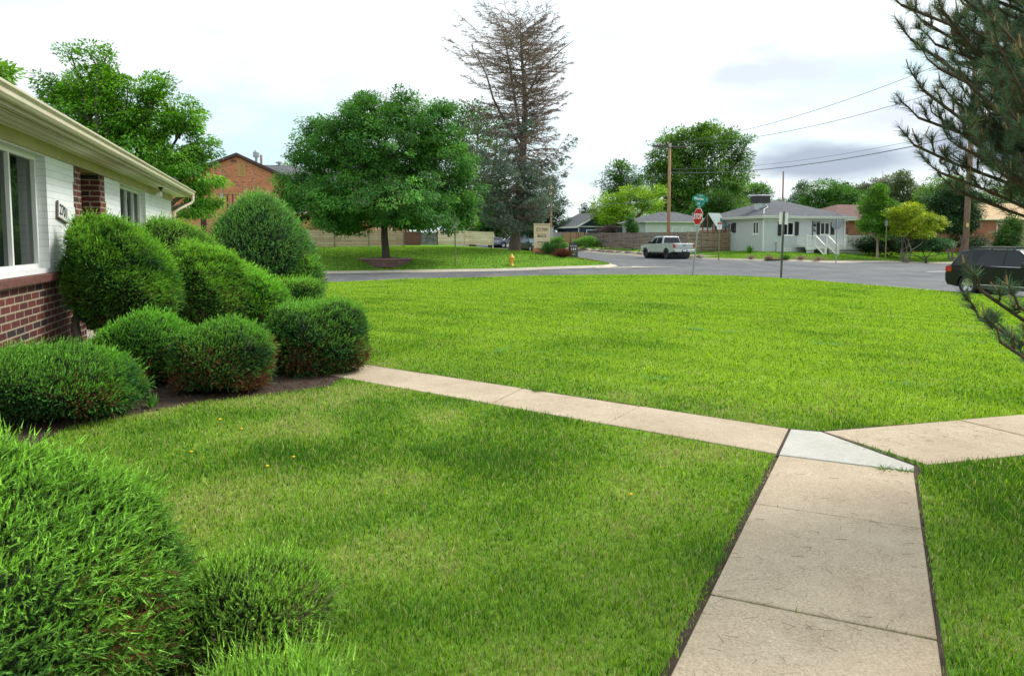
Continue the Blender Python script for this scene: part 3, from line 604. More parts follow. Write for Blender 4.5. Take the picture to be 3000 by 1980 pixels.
def near_grass():
    n = 1900000; th_ = RNG.uniform(R(-46), R(46), n); r0, r1 = 1.55, 52.0; p = .72; r = (r0 ** p + RNG.uniform(size=n) * (r1 ** p - r0 ** p)) ** (1 / p)
    X = r * np.sin(th_); Y = r * np.cos(th_); u, v = UV(X, Y)
    ok = in_block(u, v, 25, 36.5, 1, 1, 7) & (u > -2.6)
    X, Y, r = X[ok], Y[ok], r[ok]
    m = np.ones(len(X), bool); pad = RNG.uniform(.0, .055, len(X))
    k = np.where(Y < 14)[0]
    for poly in WALKS: 
        x, y = X[k], Y[k]; ins = inpoly(x, y, poly); dd = edge_dist(x, y, poly)
        lo = np.where(poly is WALKS[0], .5, 1); m[k[ins]] = False; m[k[(~ins) & (dd < (pad[k] if len(poly) == 4 else .045))]] = False
    # the side of the crossing walk nearest the camera grows right up to it
    for poly in BEDS:
        kk = np.where(Y < 24)[0]; ins = inpoly(X[kk], Y[kk], poly); m[kk[ins & (RNG.uniform(size=len(kk)) > .003)]] = False
    X, Y, r = X[m], Y[m], r[m]; l, d, s = lawn_parts(X, Y)
    h = (.030 + .018 * d + .0006 * r) * RNG.uniform(.5, 1.5, len(X)); h = np.where(RNG.uniform(size=len(X)) < .02, h * 1.5, h); wdt = np.clip(.0022 + r * .00072, .003, .03) * RNG.uniform(.7, 1.3, len(X))
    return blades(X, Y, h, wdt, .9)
V1, q1, t1_, c1_ = near_grass()
def far_grass(blk, n, urng, vrng):
    u = RNG.uniform(*urng, n); v = RNG.uniform(*vrng, n); ok = in_block(u, v, *blk); X, Y = XY(u[ok], v[ok]); k = len(X)
    return blades(X, Y, .075 * RNG.uniform(.5, 1.4, k), .035 * RNG.uniform(.6, 1.3, k), .6)
def grass_obj(parts, label):
    V = []; Q = []; T = []; Cc = []; o = 0
    for v, q, t, c in parts: V.append(v); Q.append(q + o); T.append(t + o); Cc.append(c); o += len(v)
    ob = link('grass', raw_mesh('grass', np.concatenate(V), [np.concatenate(Q), np.concatenate(T)], np.concatenate(Cc)), GRASS); tag(ob, label, 'grass', kind='stuff')
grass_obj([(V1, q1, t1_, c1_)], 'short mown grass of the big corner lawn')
grass_obj([far_grass((25, 47.6, 1, -1, 5), 70000, (-6, 25), (47.6, 64))], 'shaded grass slope below the cedar fences')
grass_obj([far_grass((36, 49.5, -1, -1, 7), 70000, (36, 78), (49.5, 60))], 'grass verge in front of the grey house')
# ------------------------------------------------------------------ buildings
def on_v(x, y, v0):
    d = ray(x, y); t = v0 / (-SB * d.x + CB * d.y); P = Vector((0, 0, EYE)) + d * t; return (UV(P.x, P.y)[0], P.z)
def on_u(x, y, u0):
    d = ray(x, y); t = u0 / (CB * d.x + SB * d.y); P = Vector((0, 0, EYE)) + d * t; return (UV(P.x, P.y)[1], P.z)
BR_RED = brick('red_norman_brick', (.185, .040, .030), (.085, .024, .023), (.46, .38, .27), .29, .0895, .011, .35, dark=(.035, .02, .022))
BR_DARK = brick('shaded_red_brick', (.16, .035, .026), (.075, .02, .018), (.36, .27, .16), .29, .0895, .011, .35, dark=(.03, .018, .018))
BR_WHITE = brick('white_painted_brick', (.84, .85, .84), (.78, .80, .80), (.60, .63, .64), .58, .0895, .004, .06)
BR_ORANGE = brick('orange_red_brick', (.80, .205, .09), (.62, .135, .06), (.80, .52, .36), .22, .0762, .009, .2, dark=(.26, .09, .06))
BR_RANCH = brick('rust_brick', (.40, .115, .065), (.28, .07, .045), (.42, .27, .18), .22, .0762, .008, .3, dark=(.10, .035, .03))
GREYWALL = brick('grey_painted_brick', (.55, .58, .59), (.52, .55, .56), (.48, .51, .52), .22, .0762, .003, .05)
BEIGE = plain('beige_gutter_paint', (.68, .60, .46), .35, var=.08); FRIEZE = plain('olive_tan_trim', (.44, .38, .19), .6, var=.15, scale=3)
SOFFIT = wood('soffit_boards', (.76, .70, .55), (.80, .74, .60), (.84, .78, .64), .11, True, .006, tone=.1)
SH_GREY = shingle('charcoal_shingles', (.085, .088, .10), (.13, .135, .15), (.18, .18, .19)); SH_MAROON = shingle('maroon_shingles', (.13, .065, .06), (.19, .10, .09), (.24, .15, .13)); SH_TAN = shingle('tan_shingles', (.50, .33, .17), (.60, .42, .24), (.65, .48, .30))
CURTAIN = plain('grey_curtain', (.17, .165, .17), .9, var=.25, scale=3); CREAM = plain('cream_curtain', (.52, .46, .36), .9)
def window(parent, axis, a0, a1, z0, z1, pos, out, panes=2, frame=.05, mat=None, gl=None, depth=.06, sill=None, curtain=None, cuts=None):
    """axis 'x': wall runs along local x at y=pos facing out (-1/+1); axis 'y': runs along y at x=pos"""
    mat = mat or WHITE
    def bx(mb, p0, p1, q0, q1, r0, r1): mb.box(p0, p1, q0, q1, r0, r1) if axis == 'x' else mb.box(q0, q1, p0, p1, r0, r1)
    fr = MB(); q0, q1 = pos + out * .02, pos - out * depth
    bx(fr, a0, a1, q0, q1, z1 - frame, z1); bx(fr, a0, a1, q0, q1, z0, z0 + frame); bx(fr, a0, a0 + frame, q0, q1, z0 + frame, z1 - frame); bx(fr, a1 - frame, a1, q0, q1, z0 + frame, z1 - frame)
    cs = cuts if cuts is not None else [a0 + (a1 - a0) * i / panes for i in range(1, panes)]
    for c in cs: bx(fr, c - frame * .45, c + frame * .45, q0 - out * .005, q1 + out * .01, z0 + frame, z1 - frame)
    f = fr.build('window', mat, parent)
    g = MB(); bx(g, a0 + frame, a1 - frame, pos - out * .028, pos - out * .034, z0 + frame, z1 - frame); g.build('pane', gl or GLASS, f)
    if curtain:
        m, lo, hi = curtain; cb = MB(); K = 60; pts = []
        for i in range(K + 1):
            t = lo + (hi - lo) * i / K; pts.append((t, pos - out * (.16 + .035 * math.sin(i * 1.15) + .015 * math.sin(i * 2.9))))
        vs = []
        for t, q in pts: vs += [(t, q, z0), (t, q, z1)] if axis == 'x' else [(q, t, z0), (q, t, z1)]
        cb.add(vs, [(2 * i, 2 * i + 1, 2 * i + 3, 2 * i + 2) for i in range(K)]); cb.build('curtain', m, f, True)
    if sill: s = MB(); bx(s, a0 - .06, a1 + .06, pos + out * .10, pos - out * .02, z0 - .09, z0 - .002); s.build('sill', sill, f)
    return f
def wall_rects(mb, axis, a0, a1, z0, z1, p0, p1, holes):
    "wall slab with rectangular holes (h0,h1,hz0,hz1)"
    hs = sorted(holes); cur = a0
    def bx(x0, x1, zz0, zz1):
        if x1 - x0 > 1e-4 and zz1 - zz0 > 1e-4: mb.box(x0, x1, p0, p1, zz0, zz1) if axis == 'x' else mb.box(p0, p1, x0, x1, zz0, zz1)
    for h0, h1, q0, q1 in hs:
        bx(cur, h0, z0, z1); bx(h0, h1, z0, q0); bx(h0, h1, q1, z1); cur = h1
    bx(cur, a1, z0, z1)
def hip(x0, x1, y0, y1, ze, zr, rx0, rx1, ry, th=.10):
    mb = MB(); b = [(x0, y0), (x1, y0), (x1, y1), (x0, y1)]
    vs = [(x, y, ze - th) for x, y in b] + [(x, y, ze) for x, y in b] + [(rx0, ry, zr), (rx1, ry, zr)]
    mb.add(vs, [(3, 2, 1, 0), (0, 1, 5, 4), (1, 2, 6, 5), (2, 3, 7, 6), (3, 0, 4, 7), (4, 5, 9, 8), (5, 6, 9), (6, 7, 8, 9), (7, 4, 8)]); return mb
# --- the low house on the left
def ranch():
    V0 = 21.86; ox, oy = XY(-2.8, V0)
    h = thing('ranch_house', 'low house at left, white painted brick over dark red brick', 'house', (ox, oy, 0), GRID)
    Y = lambda v: v - V0
    w1 = (Y(7.3), Y(10.6)); w2 = (Y(15.1), Y(17.8)); door = (Y(12.28), Y(13.49))
    up = MB(); wall_rects(up, 'y', Y(2.5), door[0] - .37, 1.19, 2.70, -.25, 0, [(w1[0], w1[1], 1.25, 2.66)])
    up.build('upper_wall', BR_WHITE, h); up = MB(); wall_rects(up, 'y', door[1] + .36, 0, .9, 2.70, -.25, 0, [(w2[0], w2[1], 1.25, 2.66)])
    up.box(-8.5, -.25, -.25, 0, .9, 2.7); up.build('upper_wall', BR_WHITE, h)
    lo = MB(); lo.box(-.25, 0, Y(2.5), door[0], -.5, 1.08); lo.box(-.25, 0, door[1], -.0, -.5, .9); lo.box(-8.5, -.25, -.25, 0, -.5, .9)
    lo.box(-8.5, -8.25, Y(2.5), -.25, -.5, 2.7); lo.box(-8.5, -.25, Y(2.5) - .25, Y(2.5), -.5, 2.7); lo.build('base_wall', BR_RED, h)
    # toothed red jambs of the entrance
    j = MB(); zs = [(1.08, 1.36, .37), (1.36, 1.63, .44), (1.63, 1.9, .37), (1.9, 2.08, .33), (2.08, 2.44, .43), (2.44, 2.70, .33)]
    for z0, z1, wd in zs: j.box(-.252, .003, door[0] - wd, door[0], z0, z1)
    j.build('entrance_jamb', BR_RED, h); j = MB()
    for z0, z1, wd in [(.9, 1.3, .36), (1.3, 1.72, .33), (1.72, 2.26, .43), (2.26, 2.70, .34)]: j.box(-.252, .003, door[1], door[1] + wd, z0, z1)
    j.build('entrance_jamb', BR_RED, h)
    r = MB(); r.box(-1.5, -.252, door[0] - .2, door[0] - .002, -.3, 2.70); r.box(-1.5, -.252, door[1] + .002, door[1] + .2, -.3, 2.70); r.build('porch_wall', BR_DARK, h)
    dr = MB(); dr.box(-1.56, -1.5, door[0] - .2, door[1] + .2, -.3, 2.70); d = dr.build('door', plain('dark_door', (.05, .03, .025), .5), h); kn = MB(); kn.lathe([(.0, .06), (.03, .05), (.03, .03), (.012, .02), (.012, 0)], (0, 0, 0), 10); k = kn.build('handle', STEEL, d); k.location = (-1.5, door[0] + .18, 1.0); k.rotation_euler = (0, R(90), 0)
    pc = MB(); pc.box(-1.5, -.02, door[0] - .2, door[1] + .2, 2.705, 2.76); pc.build('porch_ceiling', FRIEZE, h)
    st = MB(); st.box(-1.5, .35, door[0] - .1, door[1] + .1, -.3, .12); st.build('step', KERB, h, bevel=.01)
    s = MB(); s.box(-.1, .085, Y(4), w1[1] + .03, 1.09, 1.185); s.build('sill', plain('brown_brick_sill', (.15, .058, .046), .7, var=.4, scale=14, bumpy=.01), h, bevel=.008)
    s = MB(); s.box(-.1, .035, w1[1] + .034, door[0] - .46, 1.09, 1.185); s.build('soldier_course', plain('dark_soldier_brick', (.10, .055, .045), .8, var=.5, scale=18, bumpy=.01), h)
    window(h, 'y', w1[0], w1[1], 1.25, 2.66, -.13, 1, cuts=[Y(9.66)], frame=.055, gl=glass('picture_window_glass', (.012, .018, .014), .015, .86), curtain=(CURTAIN, Y(9.7), w1[1] - .05))
    window(h, 'y', w2[0], w2[1], 1.25, 2.66, -.13, 1, cuts=[Y(15.6), Y(16.35), Y(17.05)], frame=.045, gl=glass('side_window_glass', (.012, .018, .014), .02, .6), curtain=(CURTAIN, Y(15.2), Y(17.75)))
    f = MB(); f.box(0.004, .03, Y(2.5), .03, 2.68, 2.828); f.box(-8.5, .03, .032, .06, 2.68, 2.828); f.build('frieze', FRIEZE, h)
    sf = MB(); sf.box(-.3, .438, Y(2), .598, 2.83, 2.85); sf.box(-8.6, -.302, -.3, .598, 2.83, 2.85); sf.build('soffit', SOFFIT, h)
    fa = MB(); fa.box(.44, .464, Y(2), .62, 2.822, 2.96); fa.box(-8.6, .438, .60, .624, 2.822, 2.96); fa.box(.385, .405, Y(2), .59, 2.818, 2.829); fa.build('fascia', plain('fascia_paint', (.42, .37, .24), .6, var=.1), h)
    g = MB(); prof = [(.466, 2.865), (.52, 2.865), (.545, 2.895), (.545, 2.935), (.575, 2.965), (.575, 2.99), (.56, 2.99), (.555, 2.97), (.466, 2.97)]; g.prism(prof, 'y', Y(1.9), .66); g.build('gutter', BEIGE, h, bevel=.003)
    dsp = MB(); dsp.tube([(.51, .50, 2.87), (.51, .50, 2.74), (.47, .46, 2.66), (.22, .22, 2.50), (.09, .05, 2.40), (.065, .03, 2.28), (.065, -.02, .2), (.2, -.02, .08)], .038, 10); dsp.build('downspout', BEIGE, h, True)
    rf = hip(-9.1, .47, Y(1.9), .64, 2.985, 4.4, -4.3, -4.3, -5, .02); 
    rf = MB(); x0, x1, y0, y1 = -9.1, .50, Y(1.9), .66; rf.add([(x0, y0, 2.96), (x1, y0, 2.975), (x1, y1, 2.975), (x0, y1, 2.96), (-4.3, y0, 4.5), (-4.3, y1 - 4.8, 4.5)], [(1, 2, 5, 4), (2, 3, 5), (3, 0, 4, 5), (0, 3, 2, 1), (0, 1, 4)]); rf.build('roof', SH_GREY, h)
    # twin flood lamp under the soffit
    fl_ = thing('flood_lamp', None, None, (0, 0, 0)); del_keys = [k for k in fl_.keys()]; fl_.parent = h; fl_.location = (.22, Y(18.5), 2.83)
    b = MB(); b.lathe([(0, 0), (.055, 0), (.055, -.03), (.02, -.05), (0, -.05)], n=12); b.tube([(0, 0, -.04), (0, -.05, -.10)], .022, 8); b.tube([(0, 0, -.04), (0, .05, -.10)], .022, 8); b.build('bracket', BLACK, fl_, True)
    for sgn in (-1, 1):
        l = MB(); l.lathe([(.0, .0), (.03, .0), (.035, -.04), (.06, -.10), (.062, -.115), (.05, -.125), (0, -.13)], n=14); q = l.build('bulb', glass('lamp_glass', (.75, .75, .72), .08, .9), fl_, True); q.location = (0, sgn * .05, -.10); q.rotation_euler = (R(-38) * sgn * -1, R(25), 0)
    # house number plaque, hung crooked
    p = MB(); p.box(-.012, .012, -.24, .24, -.105, .105); pl = p.build('number_plaque', plain('plaque_white', (.74, .74, .72), .5, var=.08), h, bevel=.004); pl.location = (.018, Y(11.2), 1.985); pl.rotation_euler = (R(-9), 0, 0)
    bo = MB(); bo.box(-.008, .016, -.25, .25, -.122, -.106); bo.box(-.008, .016, -.262, -.2405, -.122, .105); bo.build('plaque_edge', plain('plaque_brown', (.16, .12, .10), .7), pl)
    text('house_number', '2701', .20, plain('number_navy', (.012, .014, .035), .5), pl, (.0135, 0, 0), (R(90), 0, R(90)), .004, sx=.95, bold=.001)
ranch()
# --- brick apartment house beyond the hedge
def apartments():
    ox, oy = XY(-3.5, 70); z0 = .6
    h = thing('brick_apartment_house', 'two storey orange brick house with a front gable behind the round maple', 'house', (ox, oy, z0), GRID)
    U = lambda u: u + 3.5; Zl = lambda z: z - z0
    gl, gr, pk, ez, pz = -7.9, .7, -3.45, 7.25, 9.15
    wmb = MB(); wmb.prism([(U(gl), -.6), (U(gr), -.6), (U(gr), Zl(ez)), (U(pk), Zl(pz)), (U(gl), Zl(ez))], 'y', 0, .5); wmb.build('gable_wall', BR_ORANGE, h)
    w2 = MB(); w2.box(U(gr) + .002, U(12), .6, .9, -.6, Zl(7.0)); w2.box(U(-15), U(gl) - .002, .6, .9, -.6, Zl(7.0)); w2.box(U(12), U(12.3), .6, 10, -.6, Zl(7)); w2.box(U(-15), U(12), 9.7, 10, -.6, Zl(7)); w2.box(U(-15.3), U(-15), .6, 10, -.6, Zl(7)); w2.build('wall', BR_ORANGE, h)
    bc = MB(); bc.box(U(gl), U(gr), -.03, 0.001, Zl(5.75), Zl(5.95)); bc.build('belt_course', plain('tan_stone', (.50, .27, .13), .8, var=.15), h)
    x0, z1 = on_v(697, 478, 70); x1, zz = on_v(720, 517, 70); v = MB(); v.box(U(x0), U(x1), -.04, .0, Zl(zz), Zl(z1)); ve = v.build('gable_vent', plain('vent_tan', (.55, .33, .15), .8), h)
    sl = MB()
    for i in range(9): q = Zl(zz) + .12 + i * (z1 - zz - .25) / 8; sl.box(U(x0) + .15, U(x1) - .15, -.06, -.041, q, q + .06)
    sl.build('louvre', plain('vent_ochre', (.48, .27, .09), .8), ve)
    lamp = MB(); lamp.box(U(-3.9), U(-3.5), -.16, -.001, Zl(z1) + .12, Zl(z1) + .26); lamp.build('gable_lamp', plain('lamp_brown', (.10, .06, .05), .6), h)
    TR = plain('dark_maroon_trim', (.085, .04, .045), .6)
    for s, e in ((gl - .35, pk), (gr + .35, pk)):
        k = (pz - ez) / (pk - gl) if e > s else (pz - ez) / (gr - pk); zz0 = ez - .35 * k; r = MB(); a, b = (U(s), Zl(zz0) + .05), (U(e), Zl(pz) + .05)
        r.prism([a, b, (b[0], b[1] + .26), (a[0], a[1] + .26)] if a[0] < b[0] else [b, a, (a[0], a[1] + .26), (b[0], b[1] + .26)], 'y', -.30, -.12); r.build('bargeboard', TR, h)
        rr = MB(); rr.prism([(a[0], a[1] + .12), (b[0], b[1] + .12), (b[0], b[1] + .30), (a[0], a[1] + .30)] if a[0] < b[0] else [(b[0], b[1] + .12), (a[0], a[1] + .12), (a[0], a[1] + .30), (b[0], b[1] + .30)], 'y', -.118, 5.4); rr.build('gable_roof', SH_GREY, h)
    m = MB(); xa, xb = U(-15.6), U(12.6); m.add([(xa, .1, Zl(7.0)), (xb, .1, Zl(7.0)), (xb, 10.5, Zl(7.0)), (xa, 10.5, Zl(7.0)), (xa, 5.3, Zl(9.0)), (xb, 5.3, Zl(9.0))], [(0, 1, 5, 4), (2, 3, 4, 5), (0, 4, 3), (1, 2, 5), (3, 2, 1, 0)]); m.build('roof', SH_GREY, h)
    x0, z1 = on_v(848, 593, 70.6); x1, zz = on_v(905, 625, 70.6); window(h, 'x', U(x0), U(x1), Zl(zz), Zl(z1), .6, -1, 2, .12, sill=plain('tan_sill', (.5, .3, .15), .8), gl=GLASS_DARK)
    x0, z1 = on_v(664, 567, 70); x1, zz = on_v(700, 610, 70); window(h, 'x', U(x0), U(x1), Zl(zz), Zl(z1), .0, -1, 2, .10, gl=GLASS_DARK, mat=plain('dark_frame', (.06, .04, .035), .5))
    x0, z1 = on_v(588, 640, 70); x1, zz = on_v(606, 700, 70); d = MB(); d.box(U(x0), U(x1), -.03, .0, -.4, Zl(z1)); d.build('door', plain('dark_recess_door', (.04, .02, .018), .6), h)
    x0, z1 = on_v(540, 585, 70); x1, zz = on_v(568, 612, 70); window(h, 'x', U(x0), U(x1), Zl(zz), Zl(z1), .0, -1, 2, .12, gl=GLASS_DARK)
    for u in (4.5, 9.0):
        window(h, 'x', U(u), U(u + 1.6), Zl(4.9), Zl(6.1), .6, -1, 2, .1, gl=GLASS_DARK)
        window(h, 'x', U(u), U(u + 1.6), Zl(1.6), Zl(2.8), .6, -1, 2, .1, gl=GLASS_DARK)
    mt = MB(); mt.box(U(-4.9), U(-4.65), -.2, -.001, Zl(5.35), Zl(5.8)); mt.tube([(U(-4.78), -.05, Zl(5.8)), (U(-4.78), -.05, Zl(8.3))], .02, 6); mt.build('meter_conduit', plain('meter_grey', (.45, .46, .47), .5), h)
    dp = MB(); dp.tube([(U(3.35), .5, Zl(6.9)), (U(3.35), .5, .2)], .05, 8); dp.build('downspout', TR, h)
    for px, py, hh in ((751, 487, 1.5), (818, 505, .5)):
        q = on_v(px, py, 75.3); c = MB(); c.lathe([(.12, 0), (.12, hh * .55), (.3, hh * .55), (.3, hh * .85), (.1, hh)], (U(q[0]), 5.3, Zl(8.9)), 10); c.build('roof_vent', STEEL, h)
apartments()
# --- grey house with the white deck
def grey_house():
    ox, oy = XY(43.6, 57.3); z0 = .60; h = thing('grey_house', 'pale grey single storey house with black shutters and charcoal hip roof', 'house', (ox, oy, z0), GRID)
    fx = lambda x, y, dy=0: (on_v(x, y, 57.3 + dy)[0] - 43.6, on_v(x, y, 57.3 + dy)[1] - z0)
    fy = lambda x, y: (on_u(x, y, 43.6)[0] - 57.3, on_u(x, y, 43.6)[1] - z0)
    D = 9.6; W = 9.9; jog = 5.6; E = 3.2
    w1 = (*fx(2290, 690), *fx(2327, 651)); wins = []
    wl = MB(); wall_rects(wl, 'x', 0, jog, -.5, E, 0, .25, [(w1[0], w1[2], w1[1], w1[3])])
    g1 = fx(2403, 688, .5); g2 = fx(2432, 652, .5); wall_rects(wl, 'x', jog - .25, W, -.5, E, .5, .75, [(g1[0], g2[0], g1[1], g2[1])]); wl.box(jog - .25, jog, .251, .5, -.5, E)
    s1 = fy(2221, 686); s2 = fy(2205, 650); s3 = fy(2145, 682); s4 = fy(2131, 653)
    wall_rects(wl, 'y', .251, D, -.5, E, 0, .25, [(s1[0], s2[0], s1[1], s2[1]), (s3[0], s4[0], s3[1], s4[1])]); wl.box(W - .25, W, .751, D, -.5, E); wl.box(.25, W - .25, D - .25, D, -.5, E); wl.build('wall', GREYWALL, h)
    hip(-.45, W + .45, -.45, D + .3, E + .10, 5.05, 4.0, 5.9, 4.75, .04).build('roof', SH_GREY, h)
    fa = MB(); fa.box(-.46, W + .46, -.47, -.45, E - .12, E + .11); fa.box(-.47, -.45, -.45, D + .3, E - .12, E + .11); fa.box(-.45, W + .45, -.449, .0 - .001, E - .06, E - .02); fa.box(-.449, -.001, -.0, D, E - .06, E - .02); fa.box(W + .451, W + .47, -.45, D, E - .12, E + .11); fa.box(-.01, W, -.03, -.001, E - .32, E - .24); fa.build('fascia', WHITE, h)
    gt = MB(); gt.prism([(-.56, E + .01), (-.47, E - .02), (-.47, E + .11), (-.58, E + .11)], 'x', -.5, W + .5); gt.prism([(-.56, E + .01), (-.47, E - .02), (-.47, E + .11), (-.58, E + .11)], 'y', -.5, D + .3); gt.build('gutter', WHITE, h)
    for x, y in ((-.05, -.06), (W + .03, .45)):
        d = MB(); d.tube([(x - .0, y - .4, E), (x, y, E - .3), (x, y, -.1)], .07, 4); d.build('downspout', WHITE, h)
    window(h, 'x', w1[0], w1[2], w1[1], w1[3], .05, -1, 2, .09, sill=WHITE, curtain=(plain('multicolour_curtain', (.16, .20, .22), .9, var=.6, scale=1.5), w1[0], w1[2]))
    window(h, 'x', g1[0], g2[0], g1[1], g2[1], .55, -1, 2, .09, sill=WHITE, curtain=(CREAM, g1[0], g2[0]))
    window(h, 'y', s1[0], s2[0], s1[1], s2[1], .05, -1, 2, .09, sill=WHITE, curtain=(CURTAIN, s1[0], s2[0])); window(h, 'y', s3[0], s4[0], s3[1], s4[1], .05, -1, 2, .09, sill=WHITE)
    b1 = fx(2296, 737); b2 = fx(2317, 727); window(h, 'x', b1[0], b2[0], b1[1], b2[1], -.02, -1, 2, .07, gl=GLASS_DARK)
    for xa, xb, ya, yb, dy in ((2278, 2289.5, 650, 691, 0), (2328, 2340, 650, 691, 0), (2392, 2402, 653, 688, .5), (2433, 2444, 653, 688, .5)):
        a = fx(xa, yb, dy); b = fx(xb, ya, dy); s = MB(); s.box(a[0], b[0], dy - .05, dy - .002, a[1], b[1])
        for i in range(14): z = a[1] + .08 + i * (b[1] - a[1] - .16) / 14; s.box(a[0] + .05, b[0] - .05, dy - .065, dy - .05, z, z + .05)
        s.build('shutter', BLACK, h)
    a = fy(2156, 682); b = fy(2146, 653); s = MB(); s.box(-.05, -.002, a[0], b[0], a[1], b[1]); s.build('shutter', BLACK, h)
    p = fx(2385, 660, .5); l = MB(); l.lathe([(0, .15), (.09, .12), (.12, -.08), (.08, -.12), (0, -.12)], (p[0], .38, p[1]), 10); l.box(p[0] - .03, p[0] + .03, .40, .499, p[1] + .05, p[1] + .11); l.build('porch_lamp', BLACK, h)
    p = fx(2382, 674, .5); text('house_number', '2698', .36, BLACK, h, (p[0], .485, p[1]), (R(90), R(28), 0), .01, sx=.9)
    dn = fx(2376, 670, .0); m = MB(); m.box(jog - .02, jog + .05, -.04, -.001, dn[1] - 1.0, dn[1] + .8); m.build('jog_trim', BLACK, h)
    sp = MB(); c = fx(2268, 736)[0]; sp.tube([(c, -.25, -.1), (c, -.25, .75)], .03, 6); sp.tube([(c - .16, -.25, .75), (c + .16, -.25, .75)], .035, 6); sp.build('standpipe', DARKSTEEL, h)
    # roof cooler
    cl = bpy.data.objects.new('evaporative_cooler', None); COL.objects.link(cl); cl.parent = h; cl.location = (1.75, 2.9, 4.12)
    q = MB(); q.box(-.38, .38, -.38, .38, -.3, .55); q.box(-.6, -.55, -.5, -.45, -.5, .5); q.box(.55, .6, -.5, -.45, -.3, .5); q.build('duct', plain('zinc', (.5, .53, .56), .35, .8), cl)
    q = MB(); q.box(-.72, .72, -.62, .62, .55, 1.22); q.build('louvred_box', plain('black_louvre', (.03, .026, .028), .6), cl, bevel=.03); q = MB(); q.box(-.75, .75, -.65, .65, 1.222, 1.34); q.build('lid', plain('light_lid', (.62, .63, .63), .5), cl, bevel=.03)
    q = MB(); q.tube([(.3, -.5, .5), (.2, -.9, .1), (-.6, -1.4, -.10), (-1.6, -2.7, -.62)], .035, 6); q.build('roof_pipe', WHITE, cl)
    # deck
    d = thing('deck', 'white railed wooden deck with front steps on the grey house', 'deck', (*XY(43.6, 57.3), z0), GRID)
    xl = fx(2363, 720, -1.5)[0]; xr = xl + 7.6; y0, y1 = -1.5, .49; zf = fx(2400, 722, -1.5)[1]; zt = fx(2400, 690, -1.5)[1]
    st0 = fx(2388, 720, -1.5)[0]; st1 = fx(2424, 720, -1.5)[0]
    f = MB(); f.box(xl, xr, y0, -.02 if False else y0 + 1.45, zf - .06, zf); f.box(xl, xr, y0 - .03, y0, zf - .3, zf + .01); f.box(xr, xr + .03, y0, y0 + 1.45, zf - .3, zf + .01); f.box(jog + .02, xr, y0 + 1.45, .49, zf - .06, zf); f.build('floor', WHITE, d)
    lat = MB()
    for i in range(4): z = zf - .42 - i * .17; lat.box(st1 + .3, xr - .5, y0 + .08, y0 + .1, z, z + .10)
    for i in range(4): z = zf - .42 - i * .17; lat.box(xl, st0 - .1, y0 + .02, y0 + .04, z, z + .10)
    lat.build('skirt_boards', WHITE, d)
    dk = MB(); dk.box(xl + .05, xr - .3, y0 + .3, y0 + .32, -.2, zf - .31); dk.build('underdeck_dark', BLACK, d)  # black sheet standing in for the shade below the deck floor
    def rail(a, b, yy, zb=None, axis='x'):
        m = MB()
        L = (lambda t, u, v, w, zz0, zz1: m.box(t, u, v, w, zz0, zz1)) if axis == 'x' else (lambda t, u, v, w, zz0, zz1: m.box(v, w, t, u, zz0, zz1))
        L(a, b, yy - .045, yy + .045, zt - .09, zt); L(a, b, yy - .03, yy + .03, zf + .08, zf + .14); n = int((b - a) / .15)
        for i in range(1, n): t = a + (b - a) * i / n; L(t - .02, t + .02, yy - .02, yy + .02, zf + .14, zt - .09)
        m.build('railing', WHITE, d)
    def post(x, y, zb=None): m = MB(); m.box(x - .07, x + .07, y - .07, y + .07, zb if zb is not None else zf - .3, zt + .05); m.box(x - .1, x + .1, y - .1, y + .1, zt + .05, zt + .10); m.build('post', WHITE, d)
    mid = st1 + (xr - st1) * .42
    rail(xl + .07, st0 - .07, y0); rail(st1 + .07, mid - .07, y0); rail(mid + .07, xr - .07, y0); rail(y0 + .07, y0 + 1.8, xr - .0, axis='y'); rail(y0 + .07, -.1, xl, axis='y')
    for x in (xl, st0, st1, mid, xr): post(x, y0)
    for xs in (st0, st1):
        m = MB(); yb = y0 - 1.35; m.prism([(y0 - .07, zt - .09), (yb, zt - 1.02), (yb, zt - .93), (y0 - .07, zt)], 'x', xs - .045, xs + .045); m.prism([(y0 - .07, zf), (yb, zf - .93), (yb, zf - .85), (y0 - .07, zf + .1)], 'x', xs - .03, xs + .03)
        for i in range(1, 8): t = i / 8; yy = y0 - .07 + (yb - y0 + .07) * t; m.box(xs - .02, xs + .02, yy - .02, yy + .02, zf + .05 - .92 * t, zt - .06 - .93 * t)
        m.box(xs - .07, xs + .07, yb - .12, yb + .02, -.3, zt - .9); m.build('stair_rail', WHITE, d)
    s = MB()
    for i in range(4): s.box(st0 + .05, st1 - .05, y0 - .32 * (i + 1), y0 - .32 * i, zf - .2 * (i + 1) - .05, zf - .2 * (i + 1))
    s.build('steps', plain('grey_tread', (.22, .21, .20), .8), d)
grey_house()
def simple_house(name, label, u0, v0, W, D, z0, ze, zr, wallm, roofm, rx=None, hipped=True, wins=(), over=.45, trim=WHITE):
    ox, oy = XY(u0, v0); h = thing(name, label, 'house' if 'garage' not in name else 'garage', (ox, oy, z0), GRID); e = ze - z0; r = zr - z0
    m = MB(); m.box(0, W, 0, D, -.6, e); 
    if not hipped: m.prism([(0, e), (W, e), (W / 2, r - .1)], 'y', 0.0, .2)
    m.build('wall', wallm, h)
    if hipped:
        a, b = rx if rx else (D / 2, W - D / 2); hip(-over, W + over, -over, D + over, e + .05, r, a, b, D / 2, .12).build('roof', roofm, h)
        g = MB(); g.prism([(-over - .1, e - .02), (-over - .001, e - .07), (-over - .001, e + .06), (-over - .12, e + .06)], 'x', -over, W + over); g.prism([(-over - .1, e - .02), (-over - .001, e - .07), (-over - .001, e + .06), (-over - .12, e + .06)], 'y', -over, D + over); g.build('gutter', trim, h)
    for w in wins: window(h, *w)
    return h
